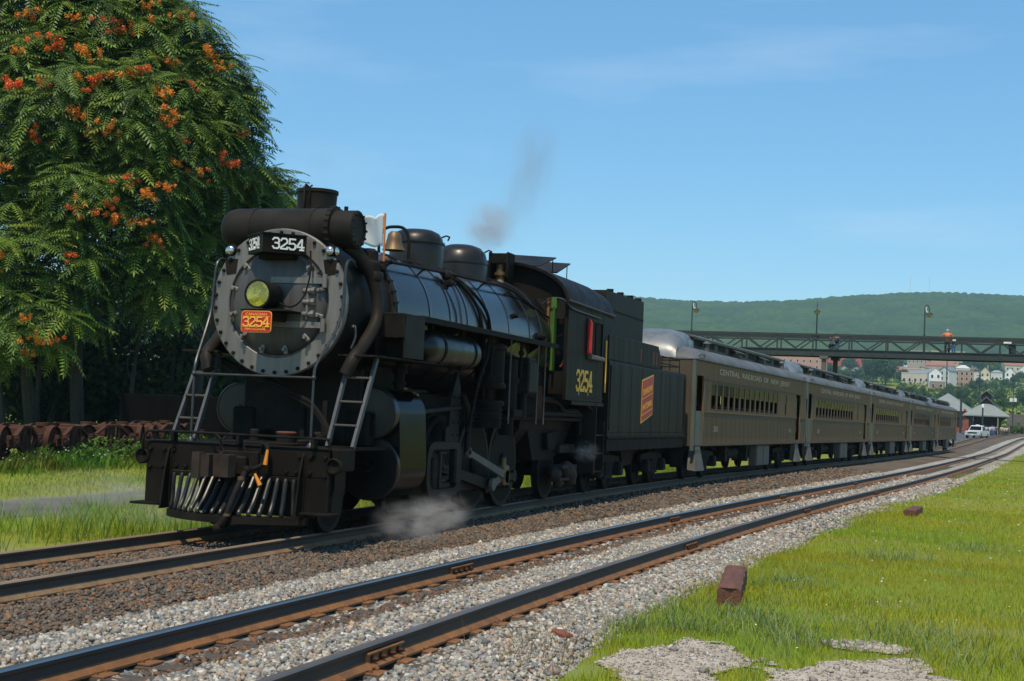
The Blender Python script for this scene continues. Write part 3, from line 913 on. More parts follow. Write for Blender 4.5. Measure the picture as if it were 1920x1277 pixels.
# scrubby grey-green clumps here and there
cx = np.array([6.9, 6.15, 7.2, 8.3, 6.5, 5.95, 6.3, 8.9, 9.0, 7.8, 6.9, 7.6]); cy = np.array([1.1, -2.3, -2.9, -2.5, -3.3, -3.5, 12.5, -3.4, 8, 5.5, -2.2, -3.6])
q = rng.integers(0, len(cx), 2400)
x = cx[q]+rng.normal(0, .12+.16*rng.random(len(cx)))[q] if False else cx[q]+rng.normal(0, 1, len(q))*(.10+.26*((cx[q]*7.3) % 1)); y = cy[q]+rng.normal(0, 1, len(q))*(.1+.4*((cx[q]*3.7) % 1))
blades('weeds', x, y, .06+.15*rng.random(len(q)), np.full(len(q), .009), np.array([.25, .31, .11])*rng.uniform(.6, 1.3, (len(q), 1)), .75)
# ------------------------------------------------------------------ the steam locomotive (front beam at y = 0, chimney side towards -y)
loco = empty('steam_locomotive', (0, 0, 0), 0, 'black steam locomotive with grey smokebox face and red number plate, heading the train', 'steam locomotive')
BC = 3.04
# boiler barrel
b = MB(); b.lathe([(.985, .97), (.985, 2.62)], (0, 0, BC), 'y', 64); b.lathe([(1.0, 2.50), (1.0, 2.62)], (0, 0, BC), 'y', 64)
for y in (1.05, 2.44):
    for k in range(44):
        t = 2*PI*k/44
        b.ball((1.0*math.cos(t)*.988, y, BC+1.0*math.sin(t)*.988), .014, 6, 4)
b.build('smokebox', M['smoke'], loco)
b = MB(); b.lathe([(.742, .99), (.742, .925), (.752, .915), (.985, .915), (1.0, .93), (1.0, .99)], (0, 0, BC), 'y', 72)
fr = b.build('smokebox_front', M['graphite'], loco)
q = MB(); q.lathe([(.026, 0), (.026, -.022), (.018, -.034), (.001, -.036)], (0, 0, 0), 'y', 6)
bolt0 = None
for k in range(34):
    t = 2*PI*(k+.5)/34
    p = (.945*math.cos(t), .915, BC+.945*math.sin(t))
    if bolt0 is None:
        bolt0 = q.build('bolt', M['dull'], fr, smooth=0); bolt0.location = p
    else: inst(bolt0, fr, p, (0, k*.4, 0))
b = MB(); b.lathe([(.74, .95), (.735, .985), (.725, .99), (.715, .95), (.69, .905), (.64, .865), (.55, .83), (.42, .81), (.25, .80), (.001, .797)], (0, 0, BC), 'y', 72)
dr = b.build('smokebox_door', M['door'], loco)
for z in (BC+.29, BC-.30):     # strap hinges reach to the hinge post on the near side
    b = MB()
    b.loft([[(x, yy, z-.04), (x, yy-.035, z-.04), (x, yy-.035, z+.04), (x, yy, z+.04)] for x, yy in [(-.05, .80), (.2, .815), (.42, .845), (.60, .865), (.72, .875)]], close=True, caps=True)
    b.cyl((.70, .86, z-.09), (.70, .86, z+.09), .035, 10)
    b.build('hinge', M['graphite'], dr)
b = MB(); b.cyl((.48, .815, BC-.24), (.48, .815, BC+.24), .018, 8)
for z in (BC-.16, BC, BC+.15): b.cyl((.42, .815, z), (.56, .815, z), .035, 10); b.cyl((.55, .80, z), (.60, .80, z), .05, 8)
b.build('hinge_post', M['graphite'], dr)
q = MB(); q.box((0, 0, 0), (.055, .05, .13), .012); q.cyl((0, -.02, 0), (0, -.075, 0), .022, 8)
dog0 = None
for k in range(12):
    t = 2*PI*k/12+.26
    p = (.66*math.cos(t), .868, BC+.66*math.sin(t)); rt_ = (0, -t+PI/2, 0)
    if dog0 is None:
        dog0 = q.build('door_clamp', M['graphite'], dr); dog0.location = p; dog0.rotation_euler = rt_
    else: inst(dog0, dr, p, rt_)
# jacketed barrel and firebox
b = MB(); b.lathe([(1.0, 2.62), (1.005, 2.66), (1.05, 5.2), (1.10, 7.0), (1.16, 8.7), (1.19, 9.9)], (0, 0, BC+.01), 'y', 72)
b.build('boiler', M['jacket'], loco)
for y, r in ((2.66, 1.012), (3.9, 1.035), (4.75, 1.052), (5.5, 1.066), (6.5, 1.094), (7.5, 1.122), (8.6, 1.165), (9.3, 1.186)):
    b = MB(); b.lathe([(r-.02, y-.045), (r+.004, y-.04), (r+.004, y+.04), (r-.02, y+.045)], (0, 0, BC+.01), 'y', 72)
    b.build('boiler_band', M['jacket'], loco)
b = MB()
b.lathe([(1.0, 2.46), (1.045, 2.47), (1.045, 2.58), (1.0, 2.6)], (0, 0, BC), 'y', 72)
for k in range(40):
    t = 2*PI*k/40; b.cyl((1.04*math.cos(t), 2.44, BC+1.04*math.sin(t)), (1.04*math.cos(t), 2.60, BC+1.04*math.sin(t)), .018, 6)
b.build('boiler_ring', M['smoke'], loco)
# domes, stack, turret
b = MB(); b.lathe([(.44, 3.95), (.455, 4.20), (.45, 4.42), (.43, 4.53), (.37, 4.62), (.26, 4.67), (.10, 4.69), (.001, 4.69)], (0, 5.72, 0), 'z', 48); b.lathe([(.47, 4.43), (.475, 4.45), (.47, 4.47)], (0, 5.72, 0), 'z', 48)
d = b.build('sand_dome', M['satin'], loco)
b = MB(); b.tube([(.44, 5.72, 4.55), (.52, 5.72, 4.58), (.55, 5.8, 4.57), (.50, 5.86, 4.52)], .014, 6); b.build('handle', M['dull'], d)
b = MB(); b.lathe([(.50, 3.98), (.50, 4.24), (.49, 4.40), (.45, 4.54), (.36, 4.64), (.22, 4.69), (.001, 4.70)], (0, 7.85, 0), 'z', 48); b.lathe([(.505, 4.33), (.512, 4.36), (.505, 4.39)], (0, 7.85, 0), 'z', 48)
d = b.build('steam_dome', M['satin'], loco)
b = MB(); b.tube([(.45, 7.85, 4.56), (.53, 7.85, 4.60), (.56, 7.93, 4.59), (.5, 8.0, 4.53)], .014, 6); b.build('handle', M['dull'], d)
b = MB()
b.lathe([(.38, 3.9), (.33, 4.05), (.28, 4.14), (.275, 4.5), (.285, 4.66), (.30, 4.67), (.30, 4.715), (.265, 4.72), (.25, 4.6), (.24, 4.2), (.001, 4.19)], (0, 1.92, 0), 'z', 40)
sk = b.build('chimney', M['smoke'], loco)
b = MB(); b.tube([(-.05, 1.60, 4.2), (-.05, 1.62, 4.70), (-.05, 1.66, 4.76), (-.05, 1.72, 4.74)], .02, 8); b.tube([(.03, 1.60, 4.2), (.03, 1.62, 4.72), (.03, 1.68, 4.75)], .014, 8)
b.build('pipe', M['dull'], sk)
b = MB(); b.cyl((0, 8.98, 4.1), (0, 8.98, 4.5), .17, 20); b.lathe([(.17, 4.5), (.12, 4.55), (.05, 4.57), (.03, 4.62), (.001, 4.63)], (0, 8.98, 0), 'z', 20)
b.build('safety_valve', M['dull'], loco)
b = MB(); b.bb(.06, .46, 9.22, 9.27, 4.52, 4.72, .01); b.bb(.06, .10, 9.2, 9.6, 4.25, 4.74, .01); b.bb(.42, .46, 9.2, 9.6, 4.25, 4.74, .01); b.bb(.06, .46, 9.55, 9.6, 4.1, 4.72, .01)
tu = b.build('whistle_shield', M['dull'], loco)
b = MB(); b.cyl((.26, 9.36, 4.0), (.26, 9.36, 4.55), .085, 14); b.lathe([(.12, 4.3), (.12, 4.36), (.09, 4.37)], (.26, 9.36, 0), 'z', 14); b.build('whistle', M['brass'], tu)
b = MB(); b.ball((.34, 9.12, 4.12), .085, 12, 8); b.cyl((.34, 9.15, 3.9), (.34, 9.15, 4.1), .06, 10); b.ball((.40, 9.06, 4.0), .06, 10, 6); b.build('valve', M['boxgrey'], tu)
b = MB(); b.bb(.22, .52, 9.0, 9.3, 3.86, 4.0, .02); b.build('valve_mount', M['brownred'], tu)
# feedwater heater drum across the smokebox top
hy, hz = 1.24, 4.07
b = MB()
b.lathe([(.001, -1.06), (.12, -1.05), (.21, -1.0), (.262, -.93), (.282, -.85), (.285, -.8), (.285, .60)], (0, hy, hz), 'x', 48)
ht = b.build('feedwater_heater', M['smoke'], loco)
b = MB(); b.lathe([(.285, .60), (.305, .605), (.305, .66), (.255, .665), (.255, .97), (.235, .985), (.20, .985), (.19, .97), (.001, .97)], (0, hy, hz), 'x', 48)
for k in range(22):
    t = 2*PI*k/22
    b.box((.633, hy+.303*math.cos(t), hz+.303*math.sin(t)), (.07, .03, .03), .006)
for k in range(12):
    t = 2*PI*k/12
    b.cyl((.97, hy+.215*math.cos(t), hz+.215*math.sin(t)), (1.01, hy+.215*math.cos(t), hz+.215*math.sin(t)), .016, 6)
b.build('end_cover', M['smoke'], ht)
for x in (-.55, .35):
    b = MB(); b.lathe([(.287, x-.03), (.293, x-.03), (.293, x+.03), (.287, x+.03)], (0, hy, hz), 'x', 48)
    b.bb(x-.035, x+.035, 1.02, 1.5, 3.78, 3.98, .01); b.build('strap', M['smoke'], ht)
b = MB(); b.box((.35, hy, 4.362), (.12, .1, .03), .01); b.cyl((.78, hy, 4.3), (.78, hy, 4.38), .03, 8); b.cyl((.9, hy+.1, 4.25), (.9, hy+.1, 4.34), .025, 8); o = b.build('fitting', M['dull'], ht); o['kind'] = 'stuff'
# pipes from the heater down the near side, and its twin
def sm(pts, n=6):
    """Catmull-Rom smoothing of a pipe run"""
    P_ = [Vector(p) for p in pts]; P_ = [P_[0]*2-P_[1]]+P_+[P_[-1]*2-P_[-2]]
    o = []
    for i in range(1, len(P_)-2):
        for k in range(n):
            t = k/n; p0, p1, p2, p3 = P_[i-1:i+3]
            o.append(0.5*((2*p1)+(p2-p0)*t+(2*p0-5*p1+4*p2-p3)*t*t+(3*p1-p0-3*p2+p3)*t**3))
    o.append(P_[-2]); return o
for sx in (1, -1):
    b = MB(); b.tube(sm([(sx*.78, 1.30, 3.86), (sx*.93, 1.45, 3.72), (sx*1.04, 1.62, 3.45), (sx*1.10, 1.70, 3.15), (sx*1.13, 1.62, 2.85), (sx*1.12, 1.32, 2.55), (sx*1.10, 1.02, 2.32), (sx*1.02, .95, 2.1)]), .088, 16)
    b.lathe([(.11, 0), (.12, .02), (.12, .10), (.11, .12)], (sx*1.06, 1.66, 3.42), 'z', 16)
    b.build('heater_pipe', M['smoke'], loco)
    b = MB(); b.lathe([(.10, 3.52), (.17, 3.54), (.17, 3.66), (.13, 3.70), (.13, 3.82), (.08, 3.86), (.001, 3.87)], (sx*.96, 1.66, 0), 'z', 18); b.cyl((sx*.96, 1.66, 3.6), (sx*.85, 1.95, 3.66), .07, 12); b.cyl((sx*.9, 1.5, 3.7), (sx*1.12, 1.74, 3.62), .045, 10)
    b.build('check_valve', M['dull'], loco)
# small plumbing on the near flank of the smokebox
b = MB()
b.tube(sm([(1.02, 2.9, 3.0), (1.06, 2.55, 3.02), (1.10, 2.28, 2.96), (1.12, 2.20, 2.8), (1.12, 2.2, 2.45)]), .035, 10)
for z in (2.72, 2.62, 2.52): b.ball((1.13, 2.19, z), .055, 10, 6)
b.cyl((1.0, 2.05, 2.72), (1.16, 2.25, 2.72), .04, 10)
b.build('pipe', M['dull'], loco)
b = MB(); b.tube(sm([(1.0, 1.15, 2.7), (1.06, 1.1, 2.75), (1.08, 1.08, 2.6), (1.04, 1.05, 2.45)]), .016, 8); b.ball((1.03, 1.12, 2.74), .035, 8, 6); b.build('pipe', M['steel'], loco)
b = MB()
b.prism([(2.05, 2.36), (2.45, 2.36), (2.2, 3.0), (2.02, 3.0)], 'x', 1.02, 1.06); b.build('support_bracket', M['dull'], loco)
# bell on its yoke
b = MB(); b.lathe([(.001, .17), (.06, .165), (.10, .12), (.115, .04), (.135, -.05), (.175, -.115), (.182, -.13), (.16, -.13), (.11, -.04), (.001, .1)], (.30, 4.05, 4.26), 'z', 28)
bl = b.build('bell', M['brass'], loco)
b = MB(); b.tube(sm([(.06, 4.05, 3.98), (.05, 4.05, 4.26), (.13, 4.05, 4.46), (.30, 4.05, 4.50), (.47, 4.05, 4.46), (.55, 4.05, 4.26), (.54, 4.05, 3.9)]), .025, 8); b.bb(-.02, .60, 3.93, 4.17, 3.86, 3.98, .02); b.build('yoke', M['dull'], bl)
# headlight
b = MB(); b.lathe([(.001, .80), (.13, .79), (.165, .72), (.178, .6), (.182, .36), (.190, .355), (.190, .325), (.165, .325), (.162, .345)], (0, 0, 3.10), 'y', 40)
hl = b.build('headlight', M['dull'], loco)
b = MB(); b.lathe([(.164, .336), (.155, .37), (.135, .42), (.10, .465), (.05, .492), (.001, .50)], (0, 0, 3.10), 'y', 36); b.build('reflector', M['reflector'], hl)
b = MB(); b.ball((0, .385, 3.10), .032, 10, 8); b.build('bulb', M['white'], hl)
b = MB(); b.cyl((.0, .42, 3.10), (0, .50, 3.10), .05, 12); b.tube([(.02, .43, 3.10), (.06, .40, 3.02), (.10, .36, 2.98)], .02, 6); b.tube([(.0, .43, 3.12), (.05, .40, 3.19), (.10, .36, 3.21)], .022, 6); b.build('dark_reflection', M['night'], hl)  # holder shape and dark arms added to imitate dark reflections in the bowl
b = MB(); b.lathe([(.001, .318), (.10, .322), (.163, .328), (.163, .334), (.001, .324)], (0, 0, 3.10), 'y', 36); b.build('lens', M['lens'], hl)
b = MB(); b.bb(-.26, .40, .36, .86, 2.882, 2.905, .006); b.bb(-.2, -.16, .45, .86, 2.76, 2.88, .006); b.bb(.16, .2, .45, .86, 2.76, 2.88, .006)
b.tube(sm([(.18, .6, 3.0), (.36, .62, 2.96), (.5, .66, 3.1), (.55, .72, 3.4), (.5, .80, 3.72)]), .012, 8)
b.build('headlight_bracket', M['dull'], loco)
# red number plate
def rrect(w_, h_, r, n=5):
    o = []
    for cx_, cz_, a0 in ((w_/2-r, h_/2-r, 0), (-w_/2+r, h_/2-r, 90), (-w_/2+r, -h_/2+r, 180), (w_/2-r, -h_/2+r, 270)):
        for i in range(n+1):
            a = R(a0+90*i/n); o.append((cx_+r*math.cos(a), cz_+r*math.sin(a)))
    return o
pz = 2.735
b = MB(); b.prism([(p[0], p[1]+pz) for p in rrect(.44, .285, .05)], 'y', .335, .35); np_ = b.build('number_plate', M['gold'], loco)
b = MB(); b.prism([(p[0], p[1]+pz) for p in rrect(.425, .27, .045)], 'y', .330, .336); b.build('plate_face', M['red'], np_)
numerals('plate_number', '3254', (-.185, .329, pz-.060), (1, 0, 0), (0, 0, 1), .118, .080, .020, .018, M['gold'], np_, .005)
font_obj('plate_lettering', 'CANADIAN', (-.155, .329, pz+.078), (1, 0, 0), (0, 0, 1), .31, .038, M['gold'], np_, .004)
font_obj('plate_lettering', 'NATIONAL', (-.155, .329, pz-.112), (1, 0, 0), (0, 0, 1), .31, .038, M['gold'], np_, .004)
for z in (pz+.066, pz-.066):
    b = MB(); b.bb(-.2, .2, .326, .331, z-.003, z+.003); b.build('plate_line', M['gold'], np_, smooth=0)
# number board: a wedge-shaped box with the number on both faces
ax, ay, aw = 0.03, .34, .43
b = MB(); b.prism([(ax, ay), (ax+aw, ay+aw*.95), (ax+aw*.55, ay+aw*1.25), (ax-aw*.55, ay+aw*1.25), (ax-aw, ay+aw*.95)], 'z', 3.66, 3.90)
b.prism([(ax, ay-.03), (ax+aw+.02, ay+aw*.95-.02), (ax+aw*.6, ay+aw*1.25), (ax-aw*.6, ay+aw*1.25), (ax-aw-.02, ay+aw*.95-.02)], 'z', 3.90, 3.915)
b.bb(ax-.25, ax+.25, .7, .98, 3.60, 3.68, .01)
nb = b.build('number_board', M['black'], loco, smooth=0)
for s_ in (1, -1):
    d = Vector((s_*aw, aw*.95, 0)).normalized(); n_ = Vector((d.y, -d.x, 0))*(1 if s_ > 0 else -1)
    st = Vector((ax, ay, 3.715)) + (d*.135 if s_ > 0 else d*.53) + n_*.003
    numerals('board_number', '3254', st, d if s_ > 0 else -d, (0, 0, 1), .135, .088, .022, .021, M['white'], nb, .006)
    e_ = Vector((ax, ay, 3.69)) + d*.575 + n_*.004
# classification lamps on brackets
for sx in (1, -1):
    cx_ = sx*.74
    b = MB(); b.ball((cx_, .95, 3.735), .085, 16, 10); b.cyl((cx_, .95, 3.735), (cx_, .865, 3.735), .062, 16); b.cyl((cx_, .95, 3.6), (cx_, .95, 3.7), .025, 8); b.cyl((cx_, .95, 3.80), (cx_, .95, 3.84), .03, 10)
    la = b.build('class_lamp', M['dull'], loco)
    b = MB(); b.lathe([(.062, .866), (.05, .848), (.03, .838), (.001, .834)], (cx_, 0, 3.735), 'y', 18); b.build('lens', M['lamp_chrome'], la)
    b = MB(); b.lathe([(.062, sx*.075), (.05, sx*.093), (.03, sx*.103), (.001, sx*.107)], (cx_, .95, 3.735), 'x', 18); b.build('lens', M['lamp_chrome'], la)
    b = MB(); b.prism([(cx_-.1, 3.62), (cx_+.1, 3.62), (cx_+.08, 3.42), (cx_-.06, 3.40)], 'y', .91, 1.0); b.tube(sm([(cx_-sx*.1, .93, 3.5), (cx_-sx*.2, .9, 3.42), (cx_-sx*.32, .9, 3.45)]), .008, 6); b.build('lamp_bracket', M['dull'], la)
# front hand rails
for sx in (1, -1):
    b = MB(); b.tube(sm([(sx*.90, 1.40, 3.58), (sx*.95, 1.10, 3.63), (sx*.965, .97, 3.60), (sx*.97, .91, 3.46), (sx*.975, .86, 2.95), (sx*.95, .68, 2.60), (sx*.88, .38, 2.22), (sx*.87, .33, 2.05)], 5), .02, 8)
    b.cyl((sx*.87, .33, 1.14), (sx*.87, .33, 2.08), .017, 8); b.ball((sx*.87, .33, 2.03), .035, 8, 6); b.lathe([(.05, 1.14), (.04, 1.18), (.02, 1.2)], (sx*.87, .33, 0), 'z', 10)
    b.build('hand_rail', M['steel'], loco)
b = MB(); b.cyl((-.87, .33, 2.03), (.87, .33, 2.03), .017, 8); b.build('cross_rail', M['steel'], loco)

# ---- pilot: deck, beam, apron plates, tubes, footboards
DZ = 1.14
b = MB(); b.bb(-1.31, 1.31, .015, 1.75, DZ-.03, DZ, .006); b.bb(-.55, .55, .5, 1.75, DZ, DZ+.03, .01); b.build('pilot_deck', M['dull'], loco)
b = MB(); b.bb(-1.31, 1.31, 0, .05, .77, DZ-.031, .01)
for sx in (1, -1):
    b.bb(sx*.97, sx*1.31, .0015, .04, .34, .769, .006); b.bb(sx*1.27, sx*1.31, .04, .5, .55, DZ-.032, .006)
bm_ = b.build('pilot_beam', M['black'], loco)
q = MB(); q.lathe([(.03, 0), (.03, -.012), (.022, -.026), (.001, -.03)], (0, 0, 0), 'y', 8); r0 = None
for sx in (1, -1):
    for x, z in ((1.25, 1.03), (1.25, .80), (1.05, 1.03), (1.05, .83), (.90, 1.03), (.86, .83), (.72, .83)):
        if r0 is None: r0 = q.build('bolt', M['black'], bm_); r0.location = (sx*x, 0, z)
        else: inst(r0, bm_, (sx*x, -.001, z))
for sx in (1, -1):
    b = MB(); b.prism([(.05, 1.10), (-.05, 1.04), (-.12, .80), (-.20, .28), (.05, .28)], 'x', sx*.945, sx*.97); b.bb(sx*.93, sx*.985, -.02, .0, .3, 1.05, .004); b.build('pilot_flange', M['black'], loco)
    b = MB(); b.bb(sx*1.0, sx*1.42, -.17, .12, .315, .345, .006); b.bb(sx*1.02, sx*1.06, -.0, .1, .345, .5, .004); st = b.build('footboard', M['dull'], loco)
    b = MB(); b.prism([(.10, .98), (.45, .98), (.28, .3), (.10, .3)], 'x', sx*1.32, sx*1.345); b.build('bracket', M['black'], st)
    b = MB(); b.bb(sx*1.311, sx*1.43, .03, .5, .86, DZ, .015); b.lathe([(.105, .04), (.105, -.02), (.085, -.03), (.07, .0), (.001, .02)], (sx*1.37, 0, .93), 'y', 20); b.build('poling_pocket', M['black'], loco)
# bottom sill of the pilot: bowed forward
arc = [(-.99+1.98*i/16, .03-.50*math.sin(PI*i/16)**.8) for i in range(17)]
b = MB(); b.loft([[(x, y, .175), (x, y, .265), (x, y+.10, .275), (x, y+.10, .175)] for x, y in arc], close=True, caps=True); b.build('pilot_sill', M['dull'], loco)
b = MB(); b.bb(-.94, .94, -.02, .02, .70, .768, .006); b.build('pilot_top_bar', M['black'], loco)
tubes = []
for i in range(16):
    x = -.87+1.74*i/15
    ys_ = .03-.50*math.sin(PI*(x+.99)/1.98)**.8+.05
    b = MB()
    b.tube(sm([(x*.98, -.035, .735), (x*.985, -.05+ys_*.10, .66), (x*.99, ys_*.62-.02, .44), (x, ys_-.01, .31), (x, ys_+.01, .262)], 5), [.029]*20+[.032], 10)
    b.build('pilot_tube', M['bar'], loco)
# coupler, draft gear
b = MB(); b.bb(-.26, .34, -.06, .0, .74, 1.06, .012); b.bb(-.22, .22, -.16, -.06, .76, 1.0, .02); cp = b.build('draft_pocket', M['dull'], loco)
b = MB(); b.bb(-.09, .10, -.42, -.1, .80, .96, .03)
b.prism([(-.24, -.62), (-.10, -.68), (-.03, -.62), (-.05, -.50), (.03, -.46), (.06, -.52), (.20, -.55), (.22, -.40), (.12, -.30), (-.2, -.30)], 'z', .745, 1.02)
b.prism([(-.25, -.66), (-.12, -.70), (-.09, -.60), (-.20, -.56)], 'z', .72, 1.045)
b.cyl((.02, -.4, .95), (.02, -.4, 1.06), .03, 8); b.build('coupler', M['castiron'], loco)
b = MB(); b.tube(sm([(-1.36, .02, .95), (-1.34, -.06, 1.10), (-1.29, -.07, 1.23), (-1.1, -.07, 1.265), (0, -.07, 1.265), (1.2, -.07, 1.265), (1.31, -.07, 1.24), (1.33, -.05, 1.15)], 4), .018, 8)
for x in (-.9, .05, 1.1): b.bb(x-.025, x+.025, -.09, .03, DZ, 1.28, .006)
b.build('uncoupling_rod', M['dull'], loco)
b = MB(); b.tube(sm([(-.35, -.07, 1.265), (-.15, -.3, 1.27), (-.03, -.37, 1.20), (.0, -.4, 1.05)]), .014, 8)
for k in range(5): b.lathe([(.02, -.006), (.028, 0), (.02, .006)], (.01*(k % 2), -.4, 1.07+.035*k), 'z', 8)
b.build('lift_chain', M['dull'], loco)
for s_ in (-1, 1):
    b = MB(); b.tube([(.0+s_*.16-.05, -.03, DZ), (s_*.16+.12, -.06, .80)], .016, 6); b.build('brace', M['dull'], loco)
# air hose with its orange cocks
b = MB(); b.tube(sm([(.34, .05, 1.02), (.42, -.06, 1.16), (.50, -.11, 1.10), (.46, -.16, .92), (.40, -.24, .86), (.33, -.33, .84)]), .032, 10); b.ball((.34, -.32, .84), .055, 10, 8); ah = b.build('air_pipe', M['dull'], loco)
b = MB(); b.tube(sm([(.33, -.34, .82), (.27, -.42, .62), (.21, -.47, .40), (.17, -.50, .25)]), .036, 12); h_ = b.build('air_hose', M['under'], loco)
b = MB(); b.lathe([(.045, 0), (.048, .01), (.045, .05)], (.30, -.385, .71), 'z', 12); b.lathe([(.045, 0), (.048, .01), (.045, .035)], (.185, -.49, .265), 'z', 12); b.build('hose_clamp', M['brass'], h_)
b = MB(); b.tube([(.17, -.50, .25), (.13, -.52, .17), (.06, -.53, .12)], [.045, .05, .035], 10); b.ball((.08, -.53, .12), .06, 10, 8); b.build('hose_coupling', M['dull'], h_)
for p, q_ in (((.52, -.15, 1.10), (.50, -.16, .91)), ((.46, -.34, .80), (.54, -.34, .66))):
    b = MB(); b.tube([p, q_], [.016, .03], 8); b.build('cock_handle', M['orange'], ah)
b = MB(); b.bb(-.85, .85, .55, .62, .22, 1.09, .01); b.build('pilot_shade_sheet', M['under'], loco)  # added dark sheet: makes the space behind the tubes read as shade
# ---- clutter on the deck: pump drain box, air compressor shield, stanchions
b = MB(); b.cyl((.18, 1.0, DZ), (.18, 1.0, 1.30), .13, 22); op = b.build('oil_pot', M['dull'], loco)
b = MB(); b.lathe([(.131, 1.28), (.138, 1.29), (.138, 1.305), (.11, 1.312), (.001, 1.315)], (.18, 1.0, 0), 'z', 22); b.build('lid', M['brownred'], op)
b = MB()
for o_ in (0, .09): b.tube(sm([(-1.05, 1.35, 2.2+o_*.6), (-.4, 1.2, 2.0+o_*.6), (.35, 1.05, 1.72+o_*.6), (.55, 1.0, 1.62+o_*.6), (.74+o_*.3, .98, 1.42), (.76+o_*.3, .98, 1.30), (.62, .98, 1.22), (.4, .9, 1.18)]), .035, 10)
b.build('deck_pipe', M['dull'], loco)
b = MB(); b.bb(-.9, .9, 1.75, 1.85, DZ, 2.2, .02); b.prism([(-1.0, 2.25), (1.0, 2.25), (.75, 1.2), (-.75, 1.2)], 'y', 2.0, 2.9); b.build('smokebox_saddle', M['under'], loco)
for x in (.30, .62):
    b = MB(); b.bb(x-.035, x+.035, 1.2, 1.28, DZ, 1.75, .01); b.build('brace', M['dull'], loco)
# ---- cylinders with valve chests
for sx in (1, -1):
    def hull(c1, r1, c2, r2, n=20):
        o = []
        for i in range(n+1):
            a = R(-182+184*i/n); o.append((c1[0]+r1*math.cos(a), c1[1]+r1*math.sin(a)))
        for i in range(n+1):
            a = R(2+176*i/n); o.append((c2[0]+r2*math.cos(a), c2[1]+r2*math.sin(a)))
        return o
    poly = [(sx*p[0], p[1]) for p in hull((.98, .85), .44, (1.03, 1.60), .345)]
    b = MB(); b.prism(poly, 'y', 2.02, 3.0); b.bb(sx*.3, sx*.95, 2.05, 2.95, .6, 1.8, .02)
    cy = b.build('cylinder_block', M['gloss'], loco)
    b = MB(); b.lathe([(.445, 2.02), (.455, 2.0), (.455, 1.95), (.44, 1.935), (.42, 1.935), (.415, 1.945), (.06, 1.94), (.05, 1.91), (.001, 1.91)], (sx*.98, 0, .85), 'y', 44); b.build('cylinder_cover', M['satin'], cy, smooth=25)
    b = MB(); b.lathe([(.35, 2.02), (.36, 2.0), (.36, 1.86), (.345, 1.84), (.33, 1.84), (.325, 1.85), (.05, 1.845), (.045, 1.82), (.001, 1.82)], (sx*1.03, 0, 1.60), 'y', 40); b.build('valve_cover', M['satin'], cy, smooth=25)
    b = MB(); b.bb(sx*.7, sx*1.05, 1.7, 2.0, DZ, 1.62, .03); b.build('steam_chest_box', M['dull'], cy)
    b = MB(); b.bb(sx*1.05, sx*1.40, 2.06, 2.96, 1.93, 1.955, .004); b.build('casing_lid', M['dull'], cy)
    b = MB(); b.cyl((sx*1.15, 2.5, 1.9), (sx*1.15, 2.5, 2.2), .075, 12); b.lathe([(.10, 2.02), (.10, 2.06)], (sx*1.15, 2.5, 0), 'z', 12); b.lathe([(.11, 2.18), (.11, 2.24), (.06, 2.3), (.05, 2.4)], (sx*1.15, 2.5, 0), 'z', 12); b.build('relief_valve', M['dull'], cy)
    b = MB(); b.cyl((sx*1.2, 1.98, .40), (sx*1.2, 2.02, .28), .03, 8); b.bb(sx*1.25, sx*1.4, 2.0, 2.5, .255, .27, .003); b.build('drain_cock', M['steel'], cy)
    b = MB(); b.lathe([(.22, 3.0), (.2, 3.08), (.1, 3.12), (.09, 3.3)], (sx*1.03, 0, 1.6), 'y', 20); b.lathe([(.40, 3.0), (.38, 3.05), (.12, 3.08), (.1, 3.2)], (sx*.98, 0, .85), 'y', 28); b.build('rear_cover', M['black'], cy)
